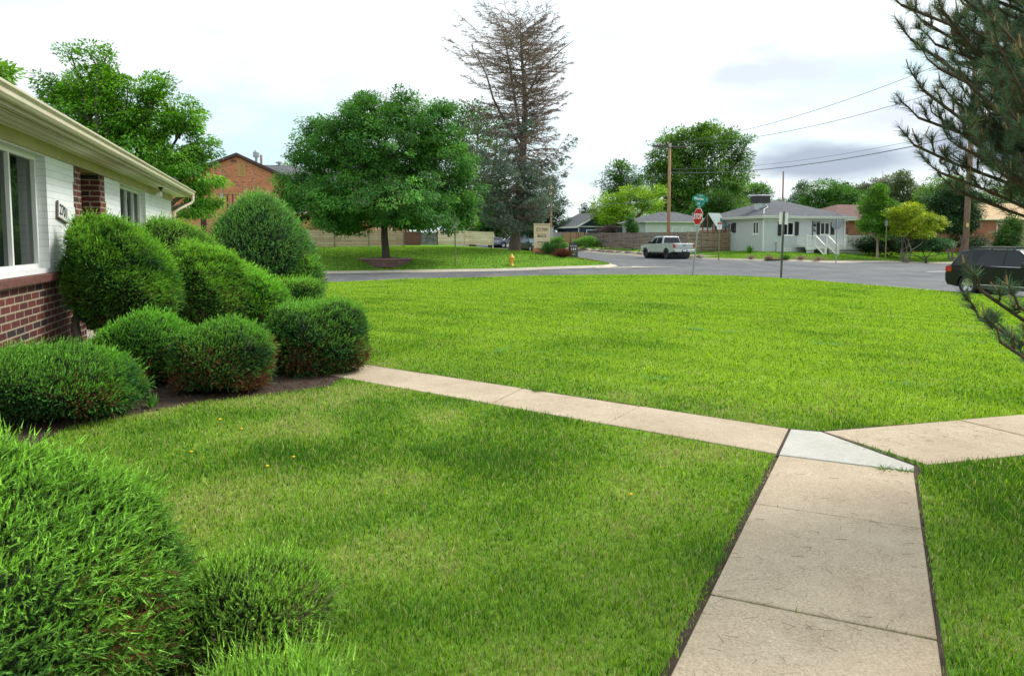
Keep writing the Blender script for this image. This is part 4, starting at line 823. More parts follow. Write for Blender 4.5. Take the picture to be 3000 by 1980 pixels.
# garage behind the dark fence
g = simple_house('grey_garage', 'pale grey double garage with hip roof behind the dark board fence', 41.8, 76.8, 9.6, 6.2, .5, 3.78, 5.15, plain('pale_grey_siding', (.56, .59, .60), .6, var=.04), SH_GREY, rx=(3.6, 5.8), wins=[('x', 3.5, 6.3, 1.05, 2.75, 0, -1, 2, .09, WHITE, GLASS_DARK), ('y', 2.7, 3.6, 1.4, 2.5, 0, -1, 1, .1)])
m = MB(); m.tube([(-.06, -.4, 3.2), (-.06, -.06, 3.0), (-.06, -.06, 0)], .07, 6); m.build('downspout', WHITE, g); m = MB(); m.box(3.3, 6.5, -.03, -.001, 1.9, 1.98); m.build('door_rail', WHITE, g); m = MB(); m.tube([(7.3, 1.6, 3.6), (7.3, 1.6, 4.6)], .05, 6); m.build('roof_vent', STEEL, g)
# navy garage
NAVY = plain('navy_siding', (.025, .042, .10), .6, var=.1)
ox, oy = XY(40.2, 93.5); ng = thing('navy_garage', 'navy blue garage with white trim beside the vertical board fence', 'garage', (ox, oy, .5), GRID)
m = MB(); m.box(0, 7, .0, 8, -.6, 3.15); m.prism([(0, 3.15), (7, 3.15), (3.5, 4.9)], 'y', 0, .2); m.build('wall', NAVY, ng)
for s, a, b in ((0, (-.5, 2.92), (3.5, 4.98)), (1, (7.5, 2.92), (3.5, 4.98))):
    m = MB(); q = [a, b, (b[0], b[1] + .14), (a[0], a[1] + .14)]; m.prism(q if s == 0 else q[::-1], 'y', -.45, 8.4); m.build('roof', SH_GREY, ng); m = MB(); q = [(a[0], a[1] - .1), (b[0], b[1] - .1), (b[0], b[1] + .15), (a[0], a[1] + .15)]; m.prism(q if s == 0 else q[::-1], 'y', -.49, -.455); m.build('bargeboard', WHITE, ng)
m = MB(); m.box(-.55, -.5, -.45, 8.4, 2.85, 3.06); m.box(-.02, .12, -.03, -.001, -.3, 3.0); m.box(0, 7, -.025, -.001, 2.98, 3.12); m.build('trim', WHITE, ng)
m = MB(); m.box(1.2, 1.33, -.04, -.001, -.3, 2.5); m.box(1.2, 6, -.04, -.001, 2.5, 2.63); m.build('door_frame', WHITE, ng); m = MB(); [m.box(1.34, 6, -.03, -.001, -.3 + i * .5, .17 + i * .5) for i in range(5)]; m.build('door', plain('navy_door', (.035, .055, .12), .5), ng)
# far pieces on the horizon
simple_house('red_roofed_house', 'far house with salmon tiled hip roof beyond the navy garage', 58.5, 133, 7, 7, 1.2, 5.4, 7.1, plain('pale_render', (.5, .45, .4), .8), plain('salmon_tiles', (.50, .20, .12), .85, var=.2, scale=3), rx=(2.6, 4.4))
simple_house('pale_blue_shed', 'small pale blue wall just seen over the weathered grey fence', 36.0, 104, 3.2, 4, .7, 3.2, 4.0, plain('pale_blue', (.50, .58, .66), .7), SH_GREY, wins=[('x', 1.9, 2.7, 1.2, 2.1, 0, -1, 1, .12)])
hh = simple_house('red_ranch_house', 'red brick house with maroon hip roof and broad chimney behind the maples', 56, 62, 14.5, 10, .3, 3.75, 5.7, BR_RANCH, SH_MAROON, wins=[('x', 1.0, 1.9, .9, 2.6, 0, -1, 1, .1, DARKSTEEL, GLASS_DARK), ('x', 4.2, 5.6, 1.6, 2.8, 0, -1, 2, .08)])
m = MB(); m.box(9.2, 10.9, 4.2, 5.0, 3, 5.65); ch = m.build('chimney', BR_RANCH, hh); m = MB(); m.box(9.05, 11.05, 4.05, 5.15, 5.652, 5.85); m.box(9.6, 10.4, 4.3, 4.9, 5.852, 6.05); m.build('chimney_cap', plain('stone_cap', (.60, .47, .38), .8), ch)
hh = simple_house('tan_roofed_house', 'red brick house with tan shingle roof behind the utility pole at right', 76, 61.5, 16, 10, -.2, 3.95, 6.2, brick('rose_brick', (.42, .12, .075), (.30, .075, .05), (.45, .26, .18), .22, .0762, .008, .3), SH_TAN, rx=(5, 11), wins=[('x', 2.6, 5.1, 2.3, 3.75, 0, -1, 2, .1, WHITE, GLASS_DARK, .06, plain('brick_sill', (.25, .07, .05), .8))])
m = MB(); m.box(3.0, 3.9, 6, 6.8, 4, 6.3); m.build('chimney', plain('pinkish_brick', (.5, .28, .22), .8), hh)
# ------------------------------------------------------------------ fences
CEDAR = wood('new_cedar', (.36, .24, .15), (.50, .37, .26), (.62, .49, .37), .2, knots=True); CEDAR2 = wood('pale_pine', (.52, .38, .25), (.70, .55, .39), (.80, .66, .50), .2, knots=True); DARKWOOD = wood('weathered_dark_boards', (.045, .028, .020), (.12, .082, .062), (.25, .20, .165), .10, tone=.5, gap=.010)
DARKWOOD2 = wood('weathered_brown_boards', (.06, .032, .018), (.16, .095, .055), (.34, .24, .16), .10, tone=.5, gap=.010); POSTW = wood('fence_post_wood', (.12, .09, .07), (.22, .18, .15), (.34, .29, .24), .3)
def fence(name, label, a, b, posts, zb, zt, boards, mat, pmat, gap_after=None, th=.04, group=None, post_w=.1, cap=False, over=.02, side=-1):
    """a,b in (u,v); posts as fractions; zb/zt functions of the fraction (world z)"""
    (ua, va), (ub, vb) = a, b; A = Vector((*XY(ua, va), 0)); B = Vector((*XY(ub, vb), 0)); ang = math.atan2(B.y - A.y, B.x - A.x); L = (B - A).length
    t = thing(name, label, 'fence', (A.x, A.y, zb(0)), ang, group); z0 = zb(0)
    for i, (p, q) in enumerate(zip(posts[:-1], posts[1:])):
        m = MB(); g = .012 if not (gap_after is not None and p >= gap_after) else .035
        for k in range(boards):
            def lim(f): 
                lo, hi = zb(f) - z0 + .04, zt(f) - z0; s = (hi - lo) / boards; return lo + s * k, lo + s * (k + 1) - g
            x0, x1 = p * L + post_w * .3, q * L - post_w * .3; l0, h0 = lim(p); l1, h1 = lim(q); y0, y1 = random.uniform(-.006, .006), th + random.uniform(-.004, .004)
            m.add([(x0, y0, l0), (x1, y0, l1), (x1, y1, l1), (x0, y1, l0), (x0, y0, h0), (x1, y0, h1), (x1, y1, h1), (x0, y1, h0)], [(0, 3, 2, 1), (4, 5, 6, 7), (0, 1, 5, 4), (1, 2, 6, 5), (2, 3, 7, 6), (3, 0, 4, 7)])
        m.build('panel', mat, t)
    for p in posts: m = MB(); m.box(p * L - post_w / 2, p * L + post_w / 2, -.07 if side < 0 else .0, th - .002 if side < 0 else th + .07, zb(p) - z0 - .3, zt(p) - z0 + over); m.build('post', pmat, t)
    return t
p0 = on_v(861, 673, 64); p1 = on_v(1182, 675, 64); fr_ = lambda x: (on_v(x, 700, 64)[0] - p0[0]) / (p1[0] - p0[0])
fence('cedar_fence', 'knotty horizontal board fence left of the maple trunk', (p0[0], 64), (p1[0], 64), [0, fr_(872), fr_(980), fr_(1080), 1], lambda f: .85 + (.0) * f, lambda f: p0[1] + (p1[1] - p0[1]) * f, 7, CEDAR, POSTW, gap_after=fr_(975), group='cedar board fences across the road')
p0 = on_v(1280, 673.5, 74); p1 = on_v(1444, 680, 74)
fence('cedar_fence', 'pale new horizontal board fence right of the maple', (p0[0], 74), (p1[0], 74), [0, .5, 1], lambda f: 1.16 - .08 * f, lambda f: p0[1] + (p1[1] - p0[1]) * f, 7, CEDAR2, CEDAR2, group='cedar board fences across the road')
q0, q1 = on_v(1232, 682, 72), on_v(1281, 682, 72); ox, oy = XY(q0[0], 72); t = thing('metal_gate', 'mottled grey sheet gate between the brick wall and pale fence', 'gate', (ox, oy, 1.0), GRID); m = MB(); m.box(0, q1[0] - q0[0], 0, .04, -.1, q0[1] - 1.0); m.build('sheet', plain('mottled_zinc', (.20, .21, .22), .6, .3, var=.7, scale=2), t)
for x in (0, q1[0] - q0[0]): m = MB(); m.box(x - .05, x + .05, -.06, -.002, -.3, q0[1] - .95); m.build('post', DARKSTEEL, t)
q0, q1 = on_v(1181, 680, 69.4), on_v(1232, 680, 69.4); ox, oy = XY(q0[0], 69.4); t = thing('brick_wall', 'low purple red brick wall with worn white paint beside the grey gate', 'wall', (ox, oy, .9), GRID); m = MB(); m.box(0, q1[0] - q0[0], 0, .25, -.3, q0[1] - .9); m.build('brickwork', brick('worn_brick', (.24, .07, .06), (.17, .05, .045), (.3, .2, .17), .22, .0762, .009, .4), t); m = MB(); m.box(-.04, q1[0] - q0[0] + .04, -.04, .29, q0[1] - .899, q0[1] - .82); m.build('coping', plain('worn_coping', (.40, .33, .30), .8, var=.5, scale=4), t)
zg = lambda u, v: float(ground_uv(np.array([u]), np.array([v]))[0])
L_ = lambda f: 62.6 + (87.5 - 62.6) * f
def ft(px, py):
    v, z = on_u(px, py, 38.6); return z
fence('board_fence', 'long dark weathered board fence running behind the silver pickup', (38.6, 87.5), (38.6, 62.6), [i / 10 for i in range(11)], lambda f: .55 - .1 * f + .15, lambda f: 2.60 - .16 * f, 14, DARKWOOD, POSTW, post_w=.11, group='dark weathered board fences', side=1)
fence('board_fence', 'brown weathered board fence joining the grey house wall', (38.7, 62.5), (43.5, 62.5), [0, .33, .66, 1], lambda f: .50, lambda f: 2.46, 14, DARKWOOD2, POSTW, post_w=.12, group='dark weathered board fences')
fence('board_fence', 'blackish slatted fence section beside the right end of the deck', (53.7, 58.6), (58.6, 58.6), [0, .5, .97], lambda f: .25, lambda f: 2.15, 9, DARKWOOD, POSTW, post_w=.1, group='dark weathered board fences')
def picket(label, ua, ub, v, zt_, zb_, mat, grp):
    ox, oy = XY(ua, v); t = thing('picket_fence', label, 'fence', (ox, oy, zb_), GRID, grp); n = int((ub - ua) / .155); m = MB()
    for i in range(n): x = i * .155; m.box(x, x + .14, random.uniform(-.008, .008), .02, 0, zt_ - zb_ + random.uniform(-.03, .02))
    m.build('boards', mat, t); m = MB(); m.box(0, ub - ua, .021, .06, .3, .38); m.box(0, ub - ua, .021, .06, 1.2, 1.28); m.build('rail', mat, t)
u0, z1 = on_v(1613, 680, 92); u1, _ = on_v(1647.5, 680, 92); u2, _ = on_v(1713, 680, 92)
picket('weathered grey vertical board fence behind the entrance sign', u0 - 2, u1, 92.05, z1, .6, wood('grey_pickets', (.16, .15, .145), (.27, .255, .25), (.36, .34, .33), 5, True, .0, tone=.1), 'vertical board fences at the road end')
picket('rusty brown vertical board fence left of the navy garage', u1 + .02, u2, 92, z1, .6, wood('brown_pickets', (.075, .035, .02), (.17, .085, .045), (.40, .24, .14), .155, True, .0, tone=.8), 'vertical board fences at the road end')
# wooden play tower behind the fence
ox, oy = XY(41.9, 63.1); pt = thing('play_tower', 'wooden play tower with slanted green tarp roof behind the dark fence', 'playset', (ox, oy, .55), GRID)
RW = wood('red_cedar', (.16, .045, .02), (.28, .09, .04), (.36, .14, .07), .12, True)
W_ = 1.5; zt1, zt2 = 3.3 + .1, 2.28
for x, y in ((0, 0), (W_, 0), (0, 1.8), (W_, 1.8)): m = MB(); m.box(x - .05, x + .05, y - .05, y + .05, -.5, 2.7); m.build('post', RW, pt)
m = MB(); m.box(-.05, .05, .85, .95, 1.5, 3.8); m.build('ridge_post', RW, pt)
m = MB(); m.box(-.2, W_ + .2, -.05, 1.85, 1.2, 1.28); m.box(-1.6, W_ + .2, -.12, -.04, 1.93, 2.05); m.build('platform', RW, pt)
m = MB(); [m.box(i * .17, i * .17 + .15, -.04, -.02, 1.28, 1.9) for i in range(9) if i not in (4,)]; m.build('balustrade', RW, pt)
TARP = plain('green_tarp', (.10, .19, .175), .55, var=.08, scale=2); m = MB(); m.prism([(-.65, 2.42), (.9, 3.85), (2.45, 2.42), (2.41, 2.39), (.9, 3.78), (-.61, 2.39)], 'x', .0, W_ - .1); m.build('tarp', TARP, pt)
# ------------------------------------------------------------------ shrubs of the house bed
def SH(label, X, Y, r, n, **k): return shrub(label, (X, Y, max(gz(X, Y), -.35)), r, n, **k)
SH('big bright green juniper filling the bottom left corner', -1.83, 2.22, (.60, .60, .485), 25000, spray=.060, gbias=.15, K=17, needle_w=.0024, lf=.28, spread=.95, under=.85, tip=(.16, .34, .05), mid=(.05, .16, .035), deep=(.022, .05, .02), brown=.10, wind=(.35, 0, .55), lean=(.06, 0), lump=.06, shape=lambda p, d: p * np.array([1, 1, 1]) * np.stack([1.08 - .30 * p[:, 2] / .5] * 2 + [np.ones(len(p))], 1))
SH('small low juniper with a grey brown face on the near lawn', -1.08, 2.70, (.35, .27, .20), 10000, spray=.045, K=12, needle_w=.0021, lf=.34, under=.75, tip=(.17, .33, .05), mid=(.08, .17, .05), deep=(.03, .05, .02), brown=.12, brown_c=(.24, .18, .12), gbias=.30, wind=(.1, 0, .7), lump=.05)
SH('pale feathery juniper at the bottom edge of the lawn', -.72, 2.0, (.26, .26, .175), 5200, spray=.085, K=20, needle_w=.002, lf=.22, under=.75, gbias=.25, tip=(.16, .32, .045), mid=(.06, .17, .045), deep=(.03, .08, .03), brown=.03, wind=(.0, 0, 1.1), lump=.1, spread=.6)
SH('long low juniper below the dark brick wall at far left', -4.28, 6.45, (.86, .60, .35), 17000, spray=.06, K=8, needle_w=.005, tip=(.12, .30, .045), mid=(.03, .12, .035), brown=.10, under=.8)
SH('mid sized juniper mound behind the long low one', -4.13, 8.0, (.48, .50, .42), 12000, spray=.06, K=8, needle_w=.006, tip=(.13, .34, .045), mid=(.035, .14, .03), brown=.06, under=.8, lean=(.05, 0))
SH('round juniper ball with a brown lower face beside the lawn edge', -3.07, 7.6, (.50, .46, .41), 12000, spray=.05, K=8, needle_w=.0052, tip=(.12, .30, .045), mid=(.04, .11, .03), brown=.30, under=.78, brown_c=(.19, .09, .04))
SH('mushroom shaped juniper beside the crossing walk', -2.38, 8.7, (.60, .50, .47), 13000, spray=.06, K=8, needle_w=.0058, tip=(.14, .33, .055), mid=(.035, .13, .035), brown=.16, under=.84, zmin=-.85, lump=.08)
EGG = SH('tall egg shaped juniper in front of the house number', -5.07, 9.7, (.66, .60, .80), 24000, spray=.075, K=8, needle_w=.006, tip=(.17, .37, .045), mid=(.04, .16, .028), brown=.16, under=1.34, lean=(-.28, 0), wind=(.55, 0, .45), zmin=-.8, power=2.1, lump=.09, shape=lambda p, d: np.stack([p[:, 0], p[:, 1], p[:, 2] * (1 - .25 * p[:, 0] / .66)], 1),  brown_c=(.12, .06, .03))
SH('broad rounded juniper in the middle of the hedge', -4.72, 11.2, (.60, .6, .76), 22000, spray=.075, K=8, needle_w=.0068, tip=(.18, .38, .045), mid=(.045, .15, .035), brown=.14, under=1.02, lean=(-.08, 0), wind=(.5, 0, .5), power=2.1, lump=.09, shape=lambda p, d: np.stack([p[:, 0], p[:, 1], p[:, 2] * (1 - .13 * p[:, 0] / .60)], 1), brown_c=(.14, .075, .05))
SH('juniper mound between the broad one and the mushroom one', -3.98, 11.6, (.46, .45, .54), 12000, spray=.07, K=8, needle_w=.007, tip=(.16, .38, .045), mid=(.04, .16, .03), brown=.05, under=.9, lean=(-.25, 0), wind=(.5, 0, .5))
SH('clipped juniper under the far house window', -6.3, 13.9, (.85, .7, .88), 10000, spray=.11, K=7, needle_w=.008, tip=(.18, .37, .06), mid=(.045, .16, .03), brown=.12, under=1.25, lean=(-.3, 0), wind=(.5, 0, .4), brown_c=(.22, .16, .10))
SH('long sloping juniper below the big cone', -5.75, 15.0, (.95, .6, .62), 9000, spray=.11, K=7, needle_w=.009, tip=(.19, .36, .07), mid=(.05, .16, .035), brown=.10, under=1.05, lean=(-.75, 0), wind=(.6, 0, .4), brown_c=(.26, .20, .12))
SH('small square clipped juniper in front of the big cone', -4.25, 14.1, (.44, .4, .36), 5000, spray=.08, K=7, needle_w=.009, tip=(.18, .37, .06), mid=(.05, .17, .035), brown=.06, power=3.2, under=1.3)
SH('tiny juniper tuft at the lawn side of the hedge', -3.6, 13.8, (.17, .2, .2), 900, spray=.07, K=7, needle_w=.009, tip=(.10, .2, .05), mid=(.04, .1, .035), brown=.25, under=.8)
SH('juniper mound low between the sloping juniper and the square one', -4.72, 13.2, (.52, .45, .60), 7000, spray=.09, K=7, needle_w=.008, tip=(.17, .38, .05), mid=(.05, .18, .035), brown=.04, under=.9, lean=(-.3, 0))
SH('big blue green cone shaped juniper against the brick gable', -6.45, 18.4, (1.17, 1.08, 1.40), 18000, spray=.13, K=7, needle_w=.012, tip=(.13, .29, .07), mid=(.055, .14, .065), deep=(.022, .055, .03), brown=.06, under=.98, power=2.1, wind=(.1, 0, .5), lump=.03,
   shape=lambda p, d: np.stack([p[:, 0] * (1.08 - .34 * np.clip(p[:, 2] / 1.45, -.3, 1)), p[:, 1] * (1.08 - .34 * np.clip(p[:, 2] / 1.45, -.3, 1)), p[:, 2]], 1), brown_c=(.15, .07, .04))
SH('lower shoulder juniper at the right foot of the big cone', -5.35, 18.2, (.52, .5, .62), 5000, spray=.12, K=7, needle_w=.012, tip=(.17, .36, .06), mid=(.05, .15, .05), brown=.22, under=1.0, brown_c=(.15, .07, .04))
EGG_LOC = np.array(EGG.location)
# the grey leaning stem below the egg shaped juniper
tb = Tubes(); tb.line([np.array(p) - EGG_LOC for p in ((-5.72, 9.45, 0), (-5.80, 9.5, .22), (-5.86, 9.55, .5), (-5.78, 9.7, .85), (-5.5, 9.8, 1.2))], .07, .045); tb.line([np.array(p) - EGG_LOC for p in ((-5.75, 9.45, .05), (-5.5, 9.35, .15), (-5.2, 9.3, .12))], .03, .012)
v, f = tb.arrays(8); o = link('bare_stem', raw_mesh('bare_stem', v, [f], None, True), bark('peeling_bark', (.16, .12, .10), (.36, .30, .27)), EGG)
# ------------------------------------------------------------------ trees
GR = 'trees beyond the street crossing'
px_tree('boxelder_tree', 'bright green leafy tree rising behind the low house roof', 'tree', 400, 33, [(255, 250, 75, 60), (208, 160, 24, 38), (258, 152, 22, 32), (312, 165, 22, 38), (150, 245, 38, 26), (350, 270, 50, 50), (455, 262, 48, 36), (440, 360, 90, 60), (545, 345, 50, 55), (590, 430, 40, 50), (310, 340, 90, 65), (370, 440, 120, 50), (520, 480, 70, 35), (600, 590, 55, 16), (625, 525, 32, 14), (545, 550, 50, 22), (560, 620, 50, 12), (210, 300, 60, 40)], (.05, .17, .015), top_col=(.17, .36, .035), leaf=.14, clumps=560, per=84, trunk_r=.28, clump_r=.42, droop=.5)
px_tree('boxelder_tree', 'tree tip peeking over the gutter at the far left edge', 'tree', -60, 17, [(-22, 205, 40, 13), (-90, 235, 60, 30)], (.10, .24, .03), top_col=(.2, .38, .06), leaf=.14, clumps=60, per=50, trunk_r=.1, clump_r=.35)
px_tree('maple_tree', 'round dark green maple standing in the block planter ring', 'tree', 1131, 51, [(1130, 430, 190, 105, 0), (960, 440, 115, 85), (890, 560, 72, 60), (1000, 585, 115, 75, -2), (1290, 470, 100, 95), (1325, 600, 58, 62), (1150, 590, 180, 70, -2.2), (870, 615, 50, 35, -1), (1330, 645, 50, 30), (1235, 625, 105, 42, -1), (1095, 345, 110, 60), (1190, 292, 42, 38), (1078, 300, 36, 34), (1280, 345, 55, 45), (920, 370, 40, 28), (838, 565, 30, 26), (820, 520, 22, 18), (1015, 655, 62, 26), (1350, 530, 30, 60)], (.026, .105, .018), top_col=(.095, .26, .034), leaf=.175, clumps=1350, per=84, trunk_r=.27, clump_r=.6, droop=.75, trunk_h=2.6, twigs=14)
px_tree('elm_tree', 'tall leafy tree between the maple and the bare topped spruce', 'tree', 1385, 84, [(1340, 350, 45, 45), (1400, 335, 45, 35), (1450, 370, 40, 40), (1385, 430, 75, 70), (1350, 520, 60, 80), (1430, 520, 60, 80), (1380, 610, 80, 60), (1460, 610, 50, 50)], (.025, .09, .018), top_col=(.10, .24, .035), leaf=.26, clumps=420, per=44, trunk_r=.4, clump_r=.9, group=GR, twigs=10)
px_tree('elm_tree', 'dark leafy tree in the shade behind the spruce trunk', 'tree', 1460, 112, [(1420, 620, 60, 45), (1500, 620, 60, 40), (1380, 660, 50, 30), (1460, 650, 60, 30)], (.018, .06, .015), top_col=(.05, .14, .025), leaf=.32, clumps=260, per=44, trunk_r=.4, clump_r=1.0, group=GR)
px_tree('juniper_tree', 'dark drooping juniper right of the spruce trunk', 'tree', 1600, 108, [(1570, 620, 50, 45), (1620, 600, 40, 50), (1560, 660, 60, 35), (1630, 655, 40, 30), (1600, 550, 30, 30)], (.018, .045, .022), top_col=(.04, .10, .04), leaf=.26, clumps=260, per=50, trunk_r=.35, clump_r=.85, group=GR)
px_tree('leafy_bush', 'bright green bushes behind the parked cars', 'bush', 1450, 112, [(1440, 680, 40, 20), (1490, 685, 30, 15)], (.06, .17, .02), top_col=(.16, .34, .04), leaf=.26, clumps=60, per=44, trunk_r=.1, clump_r=.7)
px_tree('elm_tree', 'small round elm left of the tall cottonwood', 'tree', 1820, 128, [(1815, 505, 38, 30), (1795, 545, 45, 35), (1845, 545, 45, 40), (1815, 480, 18, 16), (1820, 600, 50, 40)], (.03, .10, .02), top_col=(.11, .24, .03), leaf=.30, clumps=260, per=40, trunk_r=.3, clump_r=.9, group=GR, twigs=12)
px_tree('lime_tree', 'vivid lime green spreading tree behind the grey garage', 'tree', 1850, 101, [(1785, 595, 42, 30), (1860, 572, 52, 26), (1905, 592, 45, 32), (1830, 618, 80, 28), (1758, 622, 28, 22), (1925, 562, 28, 18), (1800, 640, 50, 18)], (.09, .22, .012), top_col=(.32, .50, .03), leaf=.22, clumps=420, per=40, trunk_r=.25, clump_r=.62, group=GR)
px_tree('cottonwood_tree', 'tallest broad cottonwood behind the grey garage and pole', 'tree', 2050, 118, [(2020, 435, 80, 55), (1955, 450, 50, 55), (2090, 412, 62, 42), (2148, 430, 40, 38), (1930, 525, 50, 50), (2030, 530, 110, 60), (2140, 515, 55, 55), (2192, 412, 12, 10), (1985, 392, 32, 22), (2070, 385, 32, 20), (2000, 605, 90, 38), (2100, 600, 100, 36), (2170, 470, 30, 30)], (.045, .12, .022), top_col=(.15, .28, .045), leaf=.36, clumps=1150, per=44, trunk_r=.6, clump_r=1.0, group=GR)
px_tree('elm_tree', 'dark round tree behind the play tower', 'tree', 2100, 104, [(2105, 590, 45, 38), (2070, 615, 40, 25), (2140, 620, 35, 20)], (.025, .075, .016), top_col=(.07, .17, .025), leaf=.26, clumps=190, per=40, trunk_r=.3, clump_r=.8, group=GR)
px_tree('elm_tree', 'mid green tree left of the thin pole above the grey roof', 'tree', 2200, 132, [(2180, 562, 48, 30), (2232, 562, 30, 26), (2200, 600, 60, 25)], (.04, .12, .02), top_col=(.12, .27, .04), leaf=.32, clumps=220, per=40, trunk_r=.3, clump_r=.9, group=GR)
px_tree('spruce_tree', 'hazy grey green conifer behind the right slope of the grey roof', 'tree', 2345, 150, [(2350, 565, 24, 22), (2340, 590, 32, 22), (2300, 595, 30, 14), (2355, 545, 14, 10)], (.05, .10, .055), top_col=(.12, .20, .10), leaf=.32, clumps=140, per=34, trunk_r=.3, clump_r=.9, group=GR)
px_tree('elm_tree', 'round dense green tree above the right end of the grey roof', 'tree', 2430, 122, [(2425, 555, 45, 32), (2395, 590, 50, 28), (2470, 585, 50, 36), (2440, 615, 70, 25), (2500, 590, 40, 30)], (.03, .10, .018), top_col=(.10, .25, .03), leaf=.30, clumps=420, per=40, trunk_r=.4, clump_r=.85, group=GR)
px_tree('plum_tree', 'brownish purple tinged tree behind the small street maple', 'tree', 2560, 126, [(2540, 565, 35, 28), (2590, 550, 35, 30), (2560, 600, 50, 30), (2570, 535, 18, 16)], (.06, .075, .04), top_col=(.14, .17, .07), leaf=.28, clumps=260, per=36, trunk_r=.3, clump_r=.8, group=GR, twigs=14)
px_tree('elm_tree', 'tall olive tree behind the brick chimney', 'tree', 2650, 120, [(2635, 530, 30, 28), (2650, 570, 50, 38), (2695, 575, 40, 32), (2640, 610, 60, 26)], (.05, .085, .03), top_col=(.13, .18, .06), leaf=.28, clumps=300, per=40, trunk_r=.4, clump_r=.8, group=GR)
px_tree('elm_tree', 'fresh green tree behind the dark juniper left of the utility pole', 'tree', 2760, 112, [(2740, 560, 45, 34), (2790, 545, 40, 30), (2760, 595, 60, 32)], (.06, .16, .02), top_col=(.17, .33, .04), leaf=.28, clumps=300, per=40, trunk_r=.4, clump_r=.8, group=GR)
px_tree('elm_tree', 'green tree row seen through the pine at the right edge', 'tree', 2930, 115, [(2870, 590, 50, 26), (2940, 575, 60, 32), (3010, 570, 60, 36), (3100, 560, 80, 40)], (.05, .14, .02), top_col=(.14, .28, .04), leaf=.3, clumps=320, per=40, trunk_r=.4, clump_r=.9, group=GR)
px_tree('maple_tree', 'slim green street maple with pale trunk on the far verge', 'tree', 2571, 66, [(2568, 565, 24, 22), (2548, 608, 30, 26), (2592, 615, 36, 32), (2562, 655, 44, 32), (2600, 660, 36, 28), (2575, 590, 30, 24)], (.04, .13, .018), top_col=(.14, .32, .03), leaf=.16, clumps=420, per=40, trunk_r=.11, clump_r=.42, bark_m=plain('pale_trunk', (.42, .32, .26), .9), trunk_h=1.6)
px_tree('golden_maple_tree', 'yellow green spreading ornamental maple on the far verge', 'tree', 2655, 63, [(2670, 618, 34, 18), (2722, 640, 36, 15), (2640, 650, 34, 18), (2690, 662, 55, 16), (2748, 652, 20, 10), (2625, 625, 24, 14), (2700, 685, 30, 8), (2640, 678, 24, 8)], (.13, .21, .012), top_col=(.38, .46, .03), leaf=.15, clumps=380, per=36, trunk_r=.16, clump_r=.38, stems=4, bark_m=BARK2, trunk_h=1.0)
px_tree('juniper_tree', 'big dark juniper with gnarled bare trunks beside the utility pole', 'tree', 2795, 68, [(2765, 600, 45, 45), (2800, 560, 40, 35), (2815, 640, 45, 50), (2760, 650, 40, 30), (2840, 600, 30, 40)], (.018, .05, .018), top_col=(.05, .12, .035), leaf=.18, clumps=500, per=48, trunk_r=.2, clump_r=.5, stems=5, bark_m=bark('peeling_bark', (.16, .12, .10), (.36, .30, .27)), trunk_h=1.6)
px_tree('juniper_bush', 'low spreading dark green bush under the golden maple', 'bush', 2715, 64, [(2700, 712, 50, 20), (2750, 715, 40, 18), (2660, 720, 30, 10)], (.025, .075, .03), top_col=(.06, .16, .05), leaf=.14, clumps=190, per=50, trunk_r=.08, clump_r=.4, trunk_h=.2)
px_tree('dark_bush', 'dark shaded bushes between the deck fence and the maple trunks', 'bush', 2600, 69, [(2560, 715, 40, 22), (2620, 710, 40, 24), (2850, 715, 40, 22)], (.012, .035, .012), top_col=(.03, .08, .02), leaf=.2, clumps=150, per=50, trunk_r=.08, clump_r=.6, trunk_h=.2)
px_tree('juniper_tree', 'bushy conifer in front of the tan roofed brick house', 'tree', 2960, 66, [(2955, 690, 32, 26), (2965, 660, 24, 22), (2950, 720, 36, 20)], (.03, .08, .02), top_col=(.09, .19, .04), leaf=.16, clumps=190, per=50, trunk_r=.1, clump_r=.4, trunk_h=.4)
px_tree('young_linden_tree', 'small young tree poking over the dark fence before the garage', 'tree', 1853, 85, [(1853, 672, 17, 10), (1851, 655, 12, 12), (1848, 640, 6, 8)], (.03, .09, .02), top_col=(.08, .2, .04), leaf=.18, clumps=70, per=40, trunk_r=.05, clump_r=.4)
px_tree('smoke_bush', 'dark purple bush top showing over the left end of the dark fence', 'bush', 1775, 92, [(1775, 678, 26, 9), (1790, 670, 14, 10)], (.03, .02, .022), top_col=(.07, .05, .045), leaf=.16, clumps=60, per=40, trunk_r=.05, clump_r=.45)
px_tree('leafy_bush', 'green shrubs at the foot of the brown vertical boards', 'bush', 1710, 90.5, [(1695, 712, 14, 8), (1722, 708, 20, 12), (1740, 712, 10, 8)], (.05, .15, .02), top_col=(.14, .32, .05), leaf=.18, clumps=90, per=36, trunk_r=.05, clump_r=.4, trunk_h=.2, group='shrubs at the road end')
px_tree('leafy_bush', 'green shrub at the foot of the grey vertical boards', 'bush', 1622, 90.5, [(1622, 712, 12, 12), (1645, 718, 14, 5), (1640, 700, 6, 8)], (.05, .15, .02), top_col=(.14, .32, .05), leaf=.18, clumps=60, per=36, trunk_r=.05, clump_r=.4, trunk_h=.2, group='shrubs at the road end')
px_tree('fir_tree', 'small dark fir far beyond the navy garage', 'tree', 1711, 150, [(1711, 640, 16, 16), (1711, 618, 9, 10), (1711, 605, 4, 6)], (.02, .05, .03), top_col=(.05, .1, .05), leaf=.3, clumps=60, per=36, trunk_r=.2, clump_r=.6, group=GR)
px_tree('fir_tree', 'second small fir far beside the lime green tree', 'tree', 1738, 140, [(1738, 635, 16, 22), (1738, 612, 9, 12)], (.03, .06, .03), top_col=(.08, .12, .06), leaf=.3, clumps=60, per=36, trunk_r=.2, clump_r=.6, group=GR)
